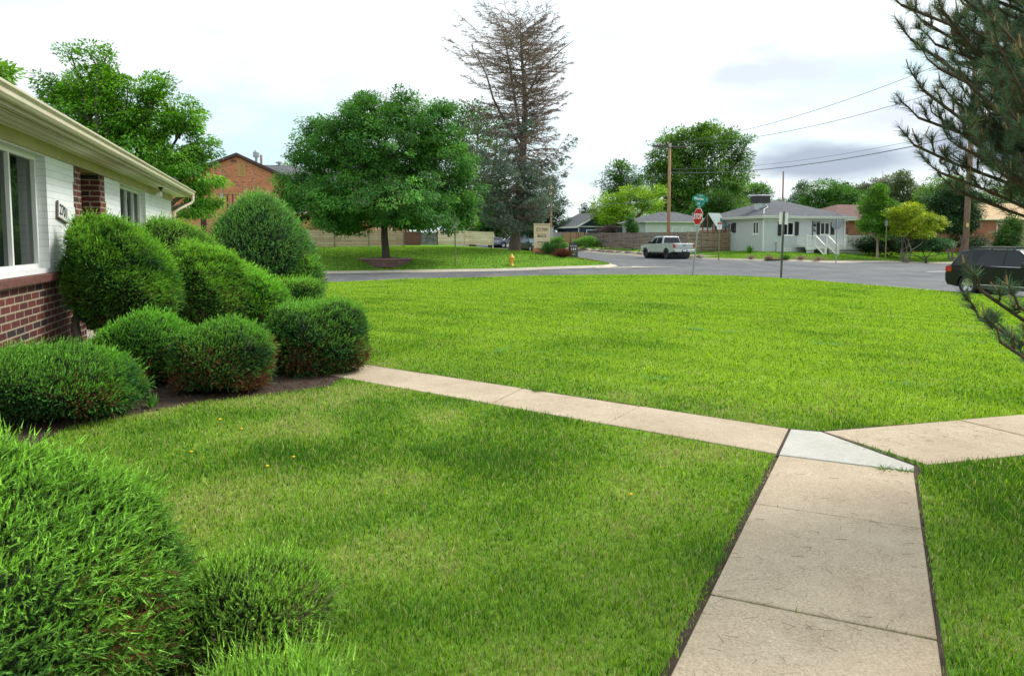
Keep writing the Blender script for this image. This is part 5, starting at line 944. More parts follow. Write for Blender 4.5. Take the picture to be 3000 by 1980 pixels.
px_tree('elm_tree', 'pale tree tip behind the brick apartment roof', 'tree', 845, 95, [(845, 492, 22, 14), (880, 520, 30, 20)], (.08, .16, .06), top_col=(.18, .30, .12), leaf=.25, clumps=60, per=24, trunk_r=.2, clump_r=.7)
px_tree('elm_tree', 'green tree filling the gap left of the olive tree', 'tree', 2500, 128, [(2500, 575, 45, 30), (2530, 600, 50, 26), (2470, 560, 25, 22)], (.04, .11, .02), top_col=(.12, .26, .04), leaf=.3, clumps=200, per=40, trunk_r=.3, clump_r=.85, group=GR)
px_tree('elm_tree', 'distant green tree low over the right of the maroon roof', 'tree', 2700, 138, [(2690, 600, 50, 30), (2740, 620, 50, 24), (2620, 600, 40, 24)], (.04, .10, .02), top_col=(.12, .24, .04), leaf=.3, clumps=220, per=40, trunk_r=.3, clump_r=.9, group=GR)
# small plants by the entrance sign
def tuft(name, label, x, y, Y, h, w_, n, c1, c2, cat='plant', group=None, zb=None):
    p = at(x, y, Y); z = gz(p.x, Y) if zb is None else zb; t = thing(name, label, cat, (p.x, Y, z - .02), 0, group); a = RNG.uniform(0, 6.28, n); r = np.abs(RNG.normal(size=n)) * w_ * .5; hh = h * RNG.uniform(.5, 1.1, n)
    P = np.stack([np.cos(a) * r * .25, np.sin(a) * r * .25, np.zeros(n)], -1); D = np.stack([np.cos(a) * r, np.sin(a) * r, hh], -1); ln = np.linalg.norm(D, axis=1); v, f = leaf_quads(P, unit(D), unit(np.cross(D, rdir(n))), ln, .03 + .02 * h)
    k = RNG.uniform(size=(n, 1)); link('leaves', raw_mesh('leaves', v, [f], np.repeat(np.array(c1) * k + np.array(c2) * (1 - k), 4, 0)), LEAF, t); return t
# ------------------------------------------------------------------ spruce: dead brown top, blue green skirts
def spruce():
    Y0 = 60.0; b = at(1507, 720, Y0); z0 = gz(b.x, Y0) - .1; t = thing('spruce_tree', 'tall spruce with bare brown dead top and blue green lower boughs', 'tree', (b.x, Y0, z0)); O = np.array([b.x, Y0, z0])
    tr = [(1507, 735), (1510, 690), (1520, 600), (1527, 500), (1535, 400), (1538, 330), (1536, 260), (1530, 180), (1525, 100), (1521, 85)]; TP = [np.array(at(x, y, Y0)) - O for x, y in tr]; TP[0][2] = -.3
    tb = Tubes(); rad = [.62, .44, .38, .34, .28, .22, .17, .12, .07, .015]
    for i in range(len(TP) - 1): tb.A.append(TP[i]); tb.B.append(TP[i + 1]); tb.ra.append(rad[i]); tb.rb.append(rad[i + 1])
    def trunk_at(z):
        for i in range(len(TP) - 1):
            if TP[i][2] <= z <= TP[i + 1][2]: f = (z - TP[i][2]) / (TP[i + 1][2] - TP[i][2]); return TP[i] + (TP[i + 1] - TP[i]) * f, rad[i] + (rad[i + 1] - rad[i]) * f
        return TP[-1], .02
    st2 = [np.array(at(x, y, Y0 + dy)) - O for x, y, dy in ((1528, 420, 0), (1505, 270, -.6), (1495, 200, -.8), (1480, 120, -1), (1470, 60, -1))]; tb.line(st2, .15, .02)
    st3 = [np.array(at(x, y, Y0 + dy)) - O for x, y, dy in ((1475, 350, .3), (1445, 290, .5), (1425, 220, .8), (1395, 160, 1), (1380, 130, 1))]; tb.line([np.array(at(1530, 440, Y0)) - O] + st3, .13, .02)
    st4 = [np.array(at(x, y, Y0 + dy)) - O for x, y, dy in ((1540, 290, 0), (1580, 210, .5), (1640, 150, 1), (1680, 120, 1.2))]; tb.line(st4, .10, .02)
    v, f = tb.arrays(10); link('trunk', raw_mesh('trunk', v, [f], None, True), bark('spruce_bark', (.085, .06, .05), (.20, .16, .135)), t)
    prof = [(700, 30), (640, 110), (600, 150), (500, 180), (430, 185), (380, 165), (300, 180), (240, 205), (180, 205), (130, 195), (95, 155), (65, 90), (35, 30)]
    ys = np.array([EYE + (704.5 - y) / F_PX * Y0 - z0 for y, _ in prof]); ws = np.array([wd / F_PX * Y0 for _, wd in prof]); H = TP[-1][2]
    dead = Tubes(); boughs = Tubes(); LP = []; LD = []; LC = []
    nb = 250
    for i in range(nb):
        z = 2.4 + (H - 2.7) * ((i + RNG.uniform()) / nb) ** .92; p, r0 = trunk_at(z); az = i * 2.399 + RNG.normal() * .2; w0 = float(np.interp(z, ys, ws)) * RNG.uniform(.62, 1.06) * (.94 - .14 * math.cos(az)); hfrac = z / H
        up = np.interp(hfrac, [0, .3, .5, .8, .93, 1], [-.42, -.25, .02, .20, .35, .6]) + RNG.normal() * .13; dh = np.array([math.cos(az), math.sin(az), 0]); live = RNG.uniform() < np.interp(hfrac, [.1, .42, .56], [.92, .75, .0])
        if hfrac > .93: w0 *= .7
        N_ = 9; pts = []
        for k in range(N_ + 1):
            s = k / N_; zz = up * w0 * s + (-.22 if hfrac < .5 else .05) * w0 * math.sin(s * math.pi) * .6 + (.18 * w0 * s ** 3); side = np.array([-dh[1], dh[0], 0]) * math.sin(s * 3.5 + i) * .12 * w0 + RNG.normal(size=3) * .03 * w0; pts.append(p + dh * w0 * s + side + np.array([0, 0, zz]))
        T_ = boughs if live else dead; T_.line(pts, .055 * (1 - .55 * hfrac) + .012, .014)
        for k in range(2, N_ + 1):
            for sd in (-1, 1):
                for rep in range(2):
                    s = (k - RNG.uniform(0, 1)) / N_; a_ = pts[k - 1] + (pts[k] - pts[k - 1]) * (s * N_ - k + 1); tl = w0 * .30 * (1.15 - s) * RNG.uniform(.5, 1.2) + .15; dd = unit(dh * .8 + np.array([-dh[1], dh[0], 0]) * sd * RNG.uniform(.5, 1.1) + np.array([0, 0, -.35 if hfrac < .55 else .10]) + RNG.normal(size=3) * .15)
                    m1 = a_ + dd * tl * .55; e1 = m1 + unit(dd + np.array([0, 0, -.3 if live else .12])) * tl * .45; T_.line([a_, m1, e1], .018, .009)
                    if live:
                        nn = 19; q = RNG.uniform(.05, 1, (nn, 1)); bp = a_ + (e1 - a_) * q; LP.append(bp); LD.append(unit(dd * .5 + RNG.normal(size=(nn, 3)) * .7 + np.array([0, 0, .15]))); LC.append(jitter((.22, .29, .215), nn, .35, .12))
                    else:
                        for _ in range(3):
                            g_ = a_ + (e1 - a_) * RNG.uniform(.2, 1); T_.line([g_, g_ + unit(dd + RNG.normal(size=3) * .75 + np.array([0, 0, -.1])) * RNG.uniform(.12, .34)], .010, .005)
                        if RNG.uniform() < .55:
                            nn = 5; q = RNG.uniform(.1, 1, (nn, 1)); LP.append(a_ + (e1 - a_) * q); LD.append(unit(rdir(nn) + np.array([0, 0, -.8]))); LC.append(jitter((.21, .14, .09), nn, .3, .1))
    P = np.concatenate(LP); D = np.concatenate(LD); Cc = np.concatenate(LC); isr = Cc[:, 0] > Cc[:, 1]; v, f = leaf_quads(P, D, unit(np.cross(D, rdir(len(P)))), np.where(isr, .10, .17) * RNG.uniform(.7, 1.3, len(P)), np.where(isr, .045, .06)); link('foliage', raw_mesh('foliage', v, [f], np.repeat(Cc, 4, 0)), NEEDLE, t)
    v, f = dead.arrays(3); link('dead_branches', raw_mesh('dead_branches', v, [f]), plain('dead_twigs', (.27, .205, .17), .95, var=.3), t); v, f = boughs.arrays(3); link('branches', raw_mesh('branches', v, [f]), plain('grey_boughs', (.17, .145, .12), .95, var=.3), t)
spruce()
# ------------------------------------------------------------------ pine at the right, close by
def pine():
    B = np.array([5.3, 4.9, 0.0]); t = thing('pine_tree', 'near pine with orange cones and long needles reaching in from the right', 'tree', tuple(B)); z0 = 0
    tb = Tubes(); tb.line([np.array(p) for p in ((0, 0, -.2), (.02, 0, 1.2), (0, .03, 3), (.04, 0, 5.5), (0, 0, 7.6))], .19, .03)
    tips = [(2640, 15, 4.2), (2668, 115, 4.2), (2700, 60, 4.5), (2705, 265, 4.1), (2690, 345, 4.3), (2678, 425, 4.3), (2765, 355, 4.5), (2790, 90, 4.4), (2750, 200, 4.0), (2830, 240, 3.7), (2752, 505, 4.3), (2800, 560, 4.4), (2880, 20, 3.7), (2840, 140, 4.6), (2930, 150, 3.5), (2870, 420, 3.8), (2900, 330, 4.4), (2960, 330, 3.5), (2935, 510, 3.8), (3010, 40, 3.4), (3020, 230, 3.3), (3020, 440, 3.5), (2980, 90, 5.0), (2850, -60, 4.2), (2700, -80, 4.3), (2940, -100, 3.6), (3060, 560, 3.6), (3000, 250, 4.8), (2950, 60, 4.9), (2760, 30, 4.0), (2740, 130, 4.4), (2800, 300, 4.2), (2850, 360, 4.6), (2810, 430, 4.2), (2880, 200, 4.9), (2920, 250, 4.0), (2990, 380, 4.2), (2820, 10, 4.7), (2910, 90, 4.2), (2880, 60, 4.9), (2930, 30, 4.3), (2960, 200, 4.3), (2900, 160, 5.0), (2980, 300, 3.9), (2860, 300, 4.9), (2940, 400, 4.3), (2990, 470, 4.2), (2850, 90, 4.1), (2960, -40, 4.2), (2920, 380, 4.9), (2790, -30, 4.5)]
    low = [(2872, 850, 3.0), (2868, 930, 3.05), (2930, 1000, 3.0), (2985, 900, 2.95)]
    tubes = Tubes(); shoots = []; cones = []; candles = Tubes()
    def shoot(p, q, up=True): shoots.append((p, q))
    def branch(root, tip, nside, rr, sag=.12, side_len=.30):
        root, tip = np.array(root), np.array(tip); L = np.linalg.norm(tip - root); pts = bend(root, tip, 9, .03, sag); tubes.line(pts, rr, .008)
        for k in range(nside):
            s = 1 - (k / nside) ** 1.0 * .78; i = min(int(s * 9), 8); f = s * 9 - i; a = pts[i] + (pts[i + 1] - pts[i]) * f; ax = unit(pts[i + 1] - pts[i]); n_ = unit(np.cross(ax, RNG.normal(size=3))); n_[2] = abs(n_[2]) * .6; l = side_len * RNG.uniform(.5, 1.2) * (.35 + (1 - s) * 1.2 if s > .8 else 1)
            if k == 0: e = a + unit(ax + np.array([0, 0, .5])) * .16
            else: e = a + unit(ax * .85 + n_ * .9 + np.array([0, 0, .22])) * l
            tubes.line([a, (a + e) / 2 + RNG.normal(size=3) * .01, e], .0055, .003); shoot(a, e)
            tipc = e if RNG.uniform() < .45 else e + unit((e - a) * .4 / np.linalg.norm(e - a) + np.array([0, 0, 1.0]) * RNG.uniform(.3, 1)) * RNG.uniform(.03, .07); candles.line([e, tipc], .0036, .0024)
            for _ in range(2):
                g = a + (e - a) * RNG.uniform(.3, .9); h = g + unit((e - a) / l + RNG.normal(size=3) * .6 + np.array([0, 0, .4])) * l * RNG.uniform(.3, .6); tubes.line([g, h], .0035, .0022); shoot(g, h)
                if RNG.uniform() < .15: candles.line([h, h + unit(np.array([0, 0, 1]) + RNG.normal(size=3) * .3) * RNG.uniform(.02, .06)], .0034, .0022)
            if RNG.uniform() < .06: cones.append(a + RNG.normal(size=3) * .015)
    for x, y, Yd in tips:
        e = np.array(at(x, y, Yd)) - B; zr = e[2] - .25 * abs(e[0]) * RNG.uniform(-.5, 1.0); branch((0, 0, max(.9, min(zr, 6.5))), e, 27, .019)
    for i, (x, y, Yd) in enumerate(low):
        e = np.array(at(x, y, Yd)) - B; branch((-.3, -.5, 1.2 - .05 * i), e, 24, .010, .10, .16)
    for i in range(30):   # the rest of the crown, away from the view
        az = RNG.uniform(-1.9, 1.3); z = RNG.uniform(1.3, 7.0); l = 2.6 * (1 - z / 9) * RNG.uniform(.7, 1.05); branch((0, 0, z), (math.cos(az) * l, math.sin(az) * l, z + RNG.uniform(-.1, .5)), 11, .03)
    A = np.array([s[0] for s in shoots]); E_ = np.array([s[1] for s in shoots]); n = len(A); Ln = np.linalg.norm(E_ - A, axis=1); per = np.clip((Ln * 620).astype(int), 50, 190); idx = np.repeat(np.arange(n), per); m = len(idx); q = RNG.uniform(0, 1.02, (m, 1)); P = A[idx] + (E_[idx] - A[idx]) * q; ax = unit(E_ - A)[idx]; rad = unit(np.cross(ax, rdir(m))); D = unit(ax * RNG.uniform(.5, 1.1, (m, 1)) + rad * .8 + np.array([0, 0, .12])); l = .054 * RNG.uniform(.7, 1.15, (m, 1)); wv = unit(np.cross(D, rdir(m))) * .0009; V = np.stack([P - wv, P + wv, P + D * l + wv * .5, P + D * l - wv * .5], 1).reshape(-1, 3)
    c = jitter((.105, .180, .105), m, .3, .15); br = (RNG.uniform(size=n) < .16)[idx]; c[br] = c[br] * .5 + np.array((.10, .075, .035)); yl = RNG.uniform(size=m) < .12; c[yl] = jitter((.10, .12, .03), yl.sum(), .25); shc = 1 + .25 * RNG.normal(size=n); c *= np.clip(shc[idx][:, None], .5, 1.7)
    link('needles', raw_mesh('needles', V, [np.arange(m * 4).reshape(-1, 4)], np.repeat(c, 4, 0)), NEEDLE, t)
    v, f = tubes.arrays(5); link('branches', raw_mesh('branches', v, [f]), bark('pine_twig', (.07, .045, .035), (.16, .11, .08)), t); v, f = tb.arrays(12); link('trunk', raw_mesh('trunk', v, [f], None, True), BARK, t)
    v, f = candles.arrays(6); link('candles', raw_mesh('candles', v, [f]), plain('young_shoots', (.34, .20, .085), .8, var=.35, scale=20), t)
    cm = MB(); K = 46
    for i in range(K):
        zz = -1 + 2 * (i + .5) / K; r = math.sqrt(1 - zz * zz); a = i * 2.4; d = Vector((r * math.cos(a), r * math.sin(a), zz * 1.15)); c0 = d * .017; tt = Vector((0, 0, 1)).cross(d).normalized() * .0065; u_ = d.cross(tt).normalized() * .004; e = d * .032 + Vector((0, 0, .004)); cm.add([c0 - tt, c0 + tt, e + tt * .8, e - tt * .8, e + u_], [(0, 1, 2, 3), (3, 2, 4), (0, 3, 4), (2, 1, 4)])
    vis = sorted(cones, key=lambda c: c[0])[:60]; CM = plain('cone_brown', (.20, .10, .05), .8, var=.4, scale=30); first = None
    for c in vis:
        if first is None: first = cm.build('cone', CM, t); o = first
        else: o = first.copy(); COL.objects.link(o); o.parent = t
        o.location = Vector(c); o.rotation_euler = (RNG.uniform(0, 3), RNG.uniform(0, 3), RNG.uniform(0, 3)); s = RNG.uniform(.6, .9); o.scale = (s, s, s * 1.15)
pine()
# ------------------------------------------------------------------ vehicles
RUBBER = plain('tyre_rubber', (.018, .018, .018), .8); ALLOY = plain('alloy_wheel', (.55, .55, .56), .25, .9, var=.05); BLACKRIM = plain('black_rim', (.02, .02, .02), .35, .3)
PLASTIC = plain('grey_plastic', (.05, .055, .06), .55); CHROME = plain('chrome', (.75, .76, .78), .12, 1, var=.03); REDL = plain('tail_lamp_red', (.42, .008, .008), .15, coat=1); LAMPW = plain('lamp_lens', (.7, .72, .75), .1, coat=1)
def paint(name, c, metal=.3): return plain(name, c, .28, metal, var=.02, coat=.25 if metal == 0 else 1, spec=.25 if metal == 0 else .5)
def wheel(parent, x, y, r, wd, rimm, spokes=5, rr=.66):
    e = bpy.data.objects.new('wheel', None); COL.objects.link(e); e.parent = parent; e.location = (x, y, r); s = 1 if y > 0 else -1
    m = MB(); m.lathe([(r * .60, -wd / 2 * s), (r * .9, -wd / 2 * s), (r, -wd * .36 * s), (r, wd * .36 * s), (r * .93, wd / 2 * s), (r * rr, wd / 2 * s), (r * rr, wd * .3 * s)], n=28, axis='y'); m.build('tyre', RUBBER, e, True)
    m = MB(); m.lathe([(r * rr, -wd * .4 * s), (r * rr, wd * .46 * s), (r * rr * .92, wd * .46 * s), (r * rr * .88, wd * .1 * s), (0, wd * .08 * s)], n=28, axis='y')
    for k in range(spokes):
        a = 2 * math.pi * k / spokes + .3; c, q = math.cos(a), math.sin(a); w0, w1 = .05, .032; y1, y0 = wd * .44 * s, wd * .12 * s; R_ = r * rr * .95; P = lambda rad, off, yy: (c * rad - q * off, yy, q * rad + c * off)
        m.add([P(.02, -w0, y1 * .8), P(.02, w0, y1 * .8), P(R_, w1 * 1.5, y1), P(R_, -w1 * 1.5, y1), P(.02, -w0, y0), P(.02, w0, y0), P(R_, w1 * 1.5, y0), P(R_, -w1 * 1.5, y0)], [(0, 1, 2, 3), (7, 6, 5, 4), (0, 3, 7, 4), (1, 5, 6, 2)])
    m.lathe([(.06, wd * .42 * s), (.05, wd * .47 * s), (0, wd * .47 * s)], n=12, axis='y'); m.build('rim', rimm, e)
def vehicle(name, label, cat, loc, rz, sp, scale=1, group=None):
    t = thing(name, label, cat, loc, rz, group); t.scale = (scale,) * 3; W = sp['W']; hw = W / 2; r = sp['r']; ar = sp['arch']; bz = sp['bz']; pnt = sp['paint']
    out = list(sp['top'])                       # rear bottom .. over the top .. front bottom
    low = []
    for xc in (sp['xf'], sp['xr']):
        a0 = math.asin(min(1, (bz - r) / ar)) if abs(bz - r) < ar else 0
        for k in range(13): a = a0 + (math.pi - 2 * a0) * k / 12; low.append((xc + ar * math.cos(a), r + ar * math.sin(a)))
    m = MB(); m.prism((out + low)[::-1], 'y', -hw, hw); m.build('body', pnt, t, bevel=.05, seg=3)
    for xc in (sp['xf'], sp['xr']): m = MB(); m.lathe([(ar * .98, -hw + .12), (ar * .98, hw - .12)], (xc, 0, r), 20, 'y'); m.box(xc - ar * .9, xc + ar * .9, -hw + .3, hw - .3, bz, r + ar * .8); m.build('wheel_well', PLASTIC, t)
    cab = sp['cab']; zb = min(p[1] for p in cab); zt = max(p[1] for p in cab); hwz = lambda z: (hw - .05) - (z - zb) / (zt - zb) * sp.get('tumble', .2)
    n = len(cab); vs = [(x, hwz(z), z) for x, z in cab] + [(x, -hwz(z), z) for x, z in cab]; m = MB(); m.add(vs, [tuple(range(n)), tuple(range(n, 2 * n))[::-1]] + [((i + 1) % n, i, n + i, n + (i + 1) % n) for i in range(n)]); m.build('cabin', sp.get('cabmat', pnt), t, bevel=.05, seg=3)
    for poly in sp['side_windows']:
        for s in (1, -1):
            mm = MB(); k = len(poly); a = [(x, s * (hwz(z) + .006), z) for x, z in poly]; b = [(x, s * (hwz(z) - .03), z) for x, z in poly]; mm.add(a + b, [tuple(range(k)) if s < 0 else tuple(range(k))[::-1]] + [(i, (i + 1) % k, k + (i + 1) % k, k + i) for i in range(k)]); mm.build('side_window', sp.get('glass', GLASS_DARK), t)
    for (xa, za), (xb, zb_), nm in sp['screens']:
        d = Vector((xb - xa, 0, zb_ - za)).normalized(); nn = Vector((-d.z, 0, d.x)) * (1 if nm == 'rear_window' else -1); nn = nn * .008; f0, f1 = .08, .92; pa = Vector((xa + (xb - xa) * f0, 0, za + (zb_ - za) * f0)); pb = Vector((xa + (xb - xa) * f1, 0, za + (zb_ - za) * f1)); ya, yb = hwz(pa.z) - .09, hwz(pb.z) - .09
        mm = MB(); q = [pa + nn + Vector((0, ya, 0)), pa + nn - Vector((0, ya, 0)), pb + nn - Vector((0, yb, 0)), pb + nn + Vector((0, yb, 0))]; q2 = [v - nn * 3 for v in q]; mm.add(q + q2, [(0, 1, 2, 3), (7, 6, 5, 4), (0, 4, 5, 1), (1, 5, 6, 2), (2, 6, 7, 3), (3, 7, 4, 0)]); mm.build(nm, sp.get('glass', GLASS_DARK), t)
    for s in (1, -1):
        wheel(t, sp['xr'], s * (hw - .10), r, sp.get('tw', .24), sp.get('rim', ALLOY), sp.get('spokes', 5), sp.get('rr', .66)); wheel(t, sp['xf'], s * (hw - .10), r, sp.get('tw', .24), sp.get('rim', ALLOY), sp.get('spokes', 5), sp.get('rr', .66))
        mx, mz = sp['mirror']; mm = MB(); mm.box(mx - .07, mx + .07, s * (hw - .06), s * (hw + .20), mz - .01, mz + .17); mm.build('mirror', sp.get('mirror_mat', BLACK), t, bevel=.03)
        for x in sp['handles']: mm = MB(); mm.box(x - .1, x + .1, s * hw, s * (hw + .03), sp['hz'], sp['hz'] + .035); mm.build('door_handle', sp.get('handle_mat', pnt), t, bevel=.008)
        mm = MB(); x0, x1, z0, z1, wy = sp['tail']; mm.box(x0, x1, s * (hw - wy), s * (hw + .012), z0, z1); mm.build('tail_lamp', REDL, t, bevel=.02)
        mm = MB(); x0, x1, z0, z1, wy = sp['head']; mm.box(x0, x1, s * (hw - wy), s * (hw + .008), z0, z1); mm.build('headlamp', LAMPW, t, bevel=.02)
    for nm, mt, boxes in sp.get('extras', ()):
        mm = MB()
        for b in boxes: mm.box(*b)
        mm.build(nm, mt, t, bevel=.01, seg=1)
    return t
def seams(xs, hw, z0, z1): return [(x - .006, x + .006, s * (hw - .01), s * (hw + .003), z0, z1) for x in xs for s in (1, -1)]
SUV = dict(W=1.85, r=.37, arch=.43, bz=.30, xr=-1.38, xf=1.48, tw=.235, paint=paint('black_car_paint', (.006, .0065, .010), 0), top=[(-1.81, .30), (-2.22, .36), (-2.32, .50), (-2.33, .78), (-2.28, .92), (-2.25, 1.08), (-1.1, 1.10), (1.0, 1.07), (1.9, .98), (2.25, .86), (2.32, .6), (2.28, .38), (1.91, .30)],
    cab=[(-2.24, 1.05), (-1.86, 1.62), (-1.5, 1.70), (0.1, 1.70), (.35, 1.66), (1.22, 1.05)], tumble=.22, side_windows=[[(-2.02, 1.13), (-1.24, 1.13), (-1.36, 1.58), (-1.78, 1.58)], [(-1.08, 1.13), (-.12, 1.11), (-.12, 1.60), (-.90, 1.61), (-1.12, 1.26)], [(-.06, 1.11), (.98, 1.09), (.45, 1.52), (.25, 1.60), (-.06, 1.60)]],
    screens=[((-2.24, 1.08), (-1.84, 1.64), 'rear_window'), ((1.24, 1.05), (.36, 1.66), 'windscreen')], mirror=(.80, 1.09), handles=[-.98, .05], hz=.98, tail=(-2.33, -2.06, .84, 1.06, .28), head=(2.05, 2.30, .72, .90, .3), spokes=5,
    extras=[('door_seam', plain('seam_black', (.001, .001, .001), .9), seams((-1.12, -.09, 1.12), .925, .42, 1.08)), ('cladding', PLASTIC, [(-.98, 1.08, .90, .945, .27, .42)]), ('cladding', PLASTIC, [(-.98, 1.08, -.945, -.90, .27, .42)]), ('chrome_strip', CHROME, [(-1.0, 1.05, s * .90, s * .952, .40, .425) for s in (1, -1)] + [(-1.16, 1.02, s * .878, s * .893, 1.072, 1.095) for s in (1, -1)]), ('roof_rail', PLASTIC, [(-1.6, .15, s * .60, s * .64, 1.74, 1.775) for s in (1, -1)] + [(x, x + .06, s * .60, s * .64, 1.69, 1.745) for x in (-1.58, -.75, .1) for s in (1, -1)] + [(-1.2, -1.15, -.62, .62, 1.775, 1.80), (-.3, -.25, -.62, .62, 1.775, 1.80)]), ('licence_plate', WHITE, [(-2.345, -2.335, -.17, .17, .74, .88)]), ('grille', BLACKRIM, [(2.26, 2.335, -.5, .5, .62, .84)])])
u_, v_ = 26.42, 19.55
SUVo = vehicle('suv', 'black suv parked facing away down the right hand kerb of the lawn', 'car', (*XY(u_, v_), float(road_z(u_, v_)) + .02), R(-72), SUV, 1.05)
silver = paint('silver_truck_paint', (.47, .49, .52), .55)
TRUCK = dict(W=2.0, r=.43, arch=.52, bz=.55, xr=-1.75, xf=1.88, tw=.30, rim=BLACKRIM, spokes=6, rr=.58, paint=silver, top=[(-2.27, .55), (-2.85, .62), (-2.9, .72), (-2.9, 1.30), (-.9, 1.32), (-.86, 1.22), (1.2, 1.22), (2.0, 1.20), (2.72, 1.12), (2.86, .95), (2.88, .62), (2.40, .55)],
    cab=[(-.93, 1.20), (-.80, 1.86), (-.6, 1.93), (.55, 1.93), (.75, 1.90), (1.42, 1.20)], tumble=.24, side_windows=[[(-.72, 1.30), (.16, 1.28), (.16, 1.80), (-.62, 1.81)], [(.24, 1.28), (1.18, 1.26), (.68, 1.78), (.24, 1.80)]], screens=[((-.93, 1.30), (-.80, 1.88), 'rear_window'), ((1.42, 1.22), (.76, 1.90), 'windscreen')], mirror=(1.05, 1.30), handles=[-.45, .45], hz=1.14,
    tail=(-2.915, -2.78, .92, 1.24, .16), head=(2.62, 2.86, .92, 1.06, .35), mirror_mat=BLACK,
    extras=[('door_seam', plain('seam_grey', (.03, .03, .03), .9), seams((-.86, .20, 1.28), 1.0, .62, 1.25)), ('bed_opening', BLACK, [(-2.80, -.98, -.82, .82, 1.19, 1.325)]), ('tailgate', silver, [(-2.93, -2.90, -.78, .78, .80, 1.29)]), ('tailgate_crease', plain('silver_shadow', (.30, .31, .33), .4, .5), [(-2.94, -2.93, -.76, .76, .96, 1.0)]), ('tailgate_handle', BLACK, [(-2.955, -2.93, -.14, .14, 1.20, 1.25), (-2.945, -2.93, -.12, .12, 1.07, 1.11)]), ('bumper', silver, [(-3.0, -2.88, -.95, -.25, .58, .76), (-3.0, -2.88, .25, .95, .58, .76)]), ('bumper_step', BLACK, [(-3.0, -2.88, -.25, .25, .56, .74)]), ('licence_plate', plain('plate_blue_white', (.62, .68, .78), .5), [(-3.012, -3.0, -.16, .16, .62, .76)]), ('running_board', BLACK, [(-.9, 1.1, s * .90, s * 1.03, .42, .50) for s in (1, -1)]), ('grille', BLACKRIM, [(2.84, 2.90, -.6, .6, .7, 1.08)]), ('chassis', BLACK, [(-2.7, 2.6, -.5, .5, .38, .56)])])
for s_ in (1, -1): pass
u_, v_ = 34.72, 59.8
tr_ = vehicle('pickup_truck', 'silver crew cab pickup with black wheels parked by the dark board fence', 'pickup truck', (*XY(u_, v_), float(road_z(u_, v_)) + .03), R(108), TRUCK, 1.07)
for xc in (TRUCK['xr'], TRUCK['xf']):
    for s in (1, -1):
        m = MB(); pts = [(xc + .50 * math.cos(a), .43 + .50 * math.sin(a)) for a in np.linspace(.1, math.pi - .1, 14)]; po = [(xc + .60 * math.cos(a), .43 + .60 * math.sin(a)) for a in np.linspace(.1, math.pi - .1, 14)]; m.prism((pts + po[::-1]) if True else pts, 'y', s * .97, s * 1.06); m.build('wheel_flare', silver, tr_)
SEDAN = dict(W=1.78, r=.32, arch=.37, bz=.24, xr=-1.3, xf=1.4, tw=.2, paint=paint('steel_blue_paint', (.16, .20, .27)), top=[(-1.67, .24), (-2.25, .32), (-2.32, .6), (-2.2, .95), (-1.7, 1.0), (1.0, .95), (1.9, .82), (2.25, .62), (2.2, .3), (1.77, .24)], cab=[(-1.75, .95), (-1.05, 1.38), (-.6, 1.43), (.15, 1.42), (.4, 1.38), (1.2, .92)], tumble=.2, side_windows=[[(-1.3, 1.0), (-.1, .98), (-.1, 1.36), (-.95, 1.35)], [(-.03, .98), (.95, .96), (.3, 1.33), (-.03, 1.36)]], screens=[((-1.75, .97), (-1.05, 1.38), 'rear_window'), ((1.2, .93), (.4, 1.38), 'windscreen')], mirror=(.75, .95), handles=[-.9, .1], hz=.86, tail=(-2.3, -2.08, .7, .88, .3), head=(2.0, 2.24, .58, .72, .32), extras=[('licence_plate', WHITE, [(-2.335, -2.32, -.17, .17, .55, .68)])])
def carpos(x, Y, zoff=.02): p = at(x, 720, Y); u, v = UV(p.x, Y); return (p.x, Y, float(road_z(u, v)) + zoff)
GP = 'cars parked up the far side street'
S2 = dict(SEDAN); vehicle('sedan', 'small blue grey saloon car at the right end of the pale fence', 'car', carpos(1452, 104), R(100), S2, 1, GP)
T2 = dict(TRUCK); T2['paint'] = paint('grey_truck_paint', (.20, .23, .27)); T2['extras'] = TRUCK['extras'][:2]; T2['rim'] = ALLOY; vehicle('pickup_truck', 'grey pickup half hidden behind the spruce trunk', 'pickup truck', carpos(1507, 103), R(190), T2, .92, GP)
B2 = dict(SUV); B2['extras'] = SUV['extras'][:2]; B2['glass'] = glass('sky_reflecting_glass', (.10, .16, .20), .05, .95); vehicle('suv', 'dark suv nosing out between the spruce trunk and the wooden sign', 'car', carpos(1555, 93), R(-62), B2, .95, GP)
B3 = dict(SEDAN); B3['paint'] = MATS['black_car_paint']; u_, v_ = -.75, 37.75; vehicle('sedan', 'dark car nose just showing past the big cone shaped juniper', 'car', (*XY(u_, v_), float(road_z(u_, v_)) + .02), R(18), B3, 1)
# ------------------------------------------------------------------ signs, poles, hydrant
RED = plain('sign_red', (.50, .006, .012), .4, var=.05); SGREEN = plain('sign_green', (.0, .23, .19), .4, var=.05); SWHITE = plain('sign_white', (.82, .82, .82), .4, var=.03); SGREY = plain('sign_back_grey', (.24, .26, .28), .5, .3, var=.12)
def octagon(r, axis_x0, axis_x1, cz=0):
    m = MB(); m.prism([(r * math.cos(R(22.5 + 45 * k)), cz + r * math.sin(R(22.5 + 45 * k))) for k in range(8)], 'x', axis_x0, axis_x1); return m
def rounded(m, y0, y1, z0, z1, x0, x1, r=.03):
    pts = []
    for cx_, cz_, a0 in ((y1 - r, z1 - r, 0), (y0 + r, z1 - r, 90), (y0 + r, z0 + r, 180), (y1 - r, z0 + r, 270)):
        for k in range(5): a = R(a0 + 22.5 * k); pts.append((cx_ + r * math.cos(a), cz_ + r * math.sin(a)))
    m.prism(pts, 'x', x0, x1); return m
TX = (R(90), 0, R(-90))
def lean_matrix(loc, rz, lean): return Matrix.Translation(loc) @ Matrix.Rotation(lean, 4, 'Y') @ Matrix.Rotation(rz, 4, 'Z')
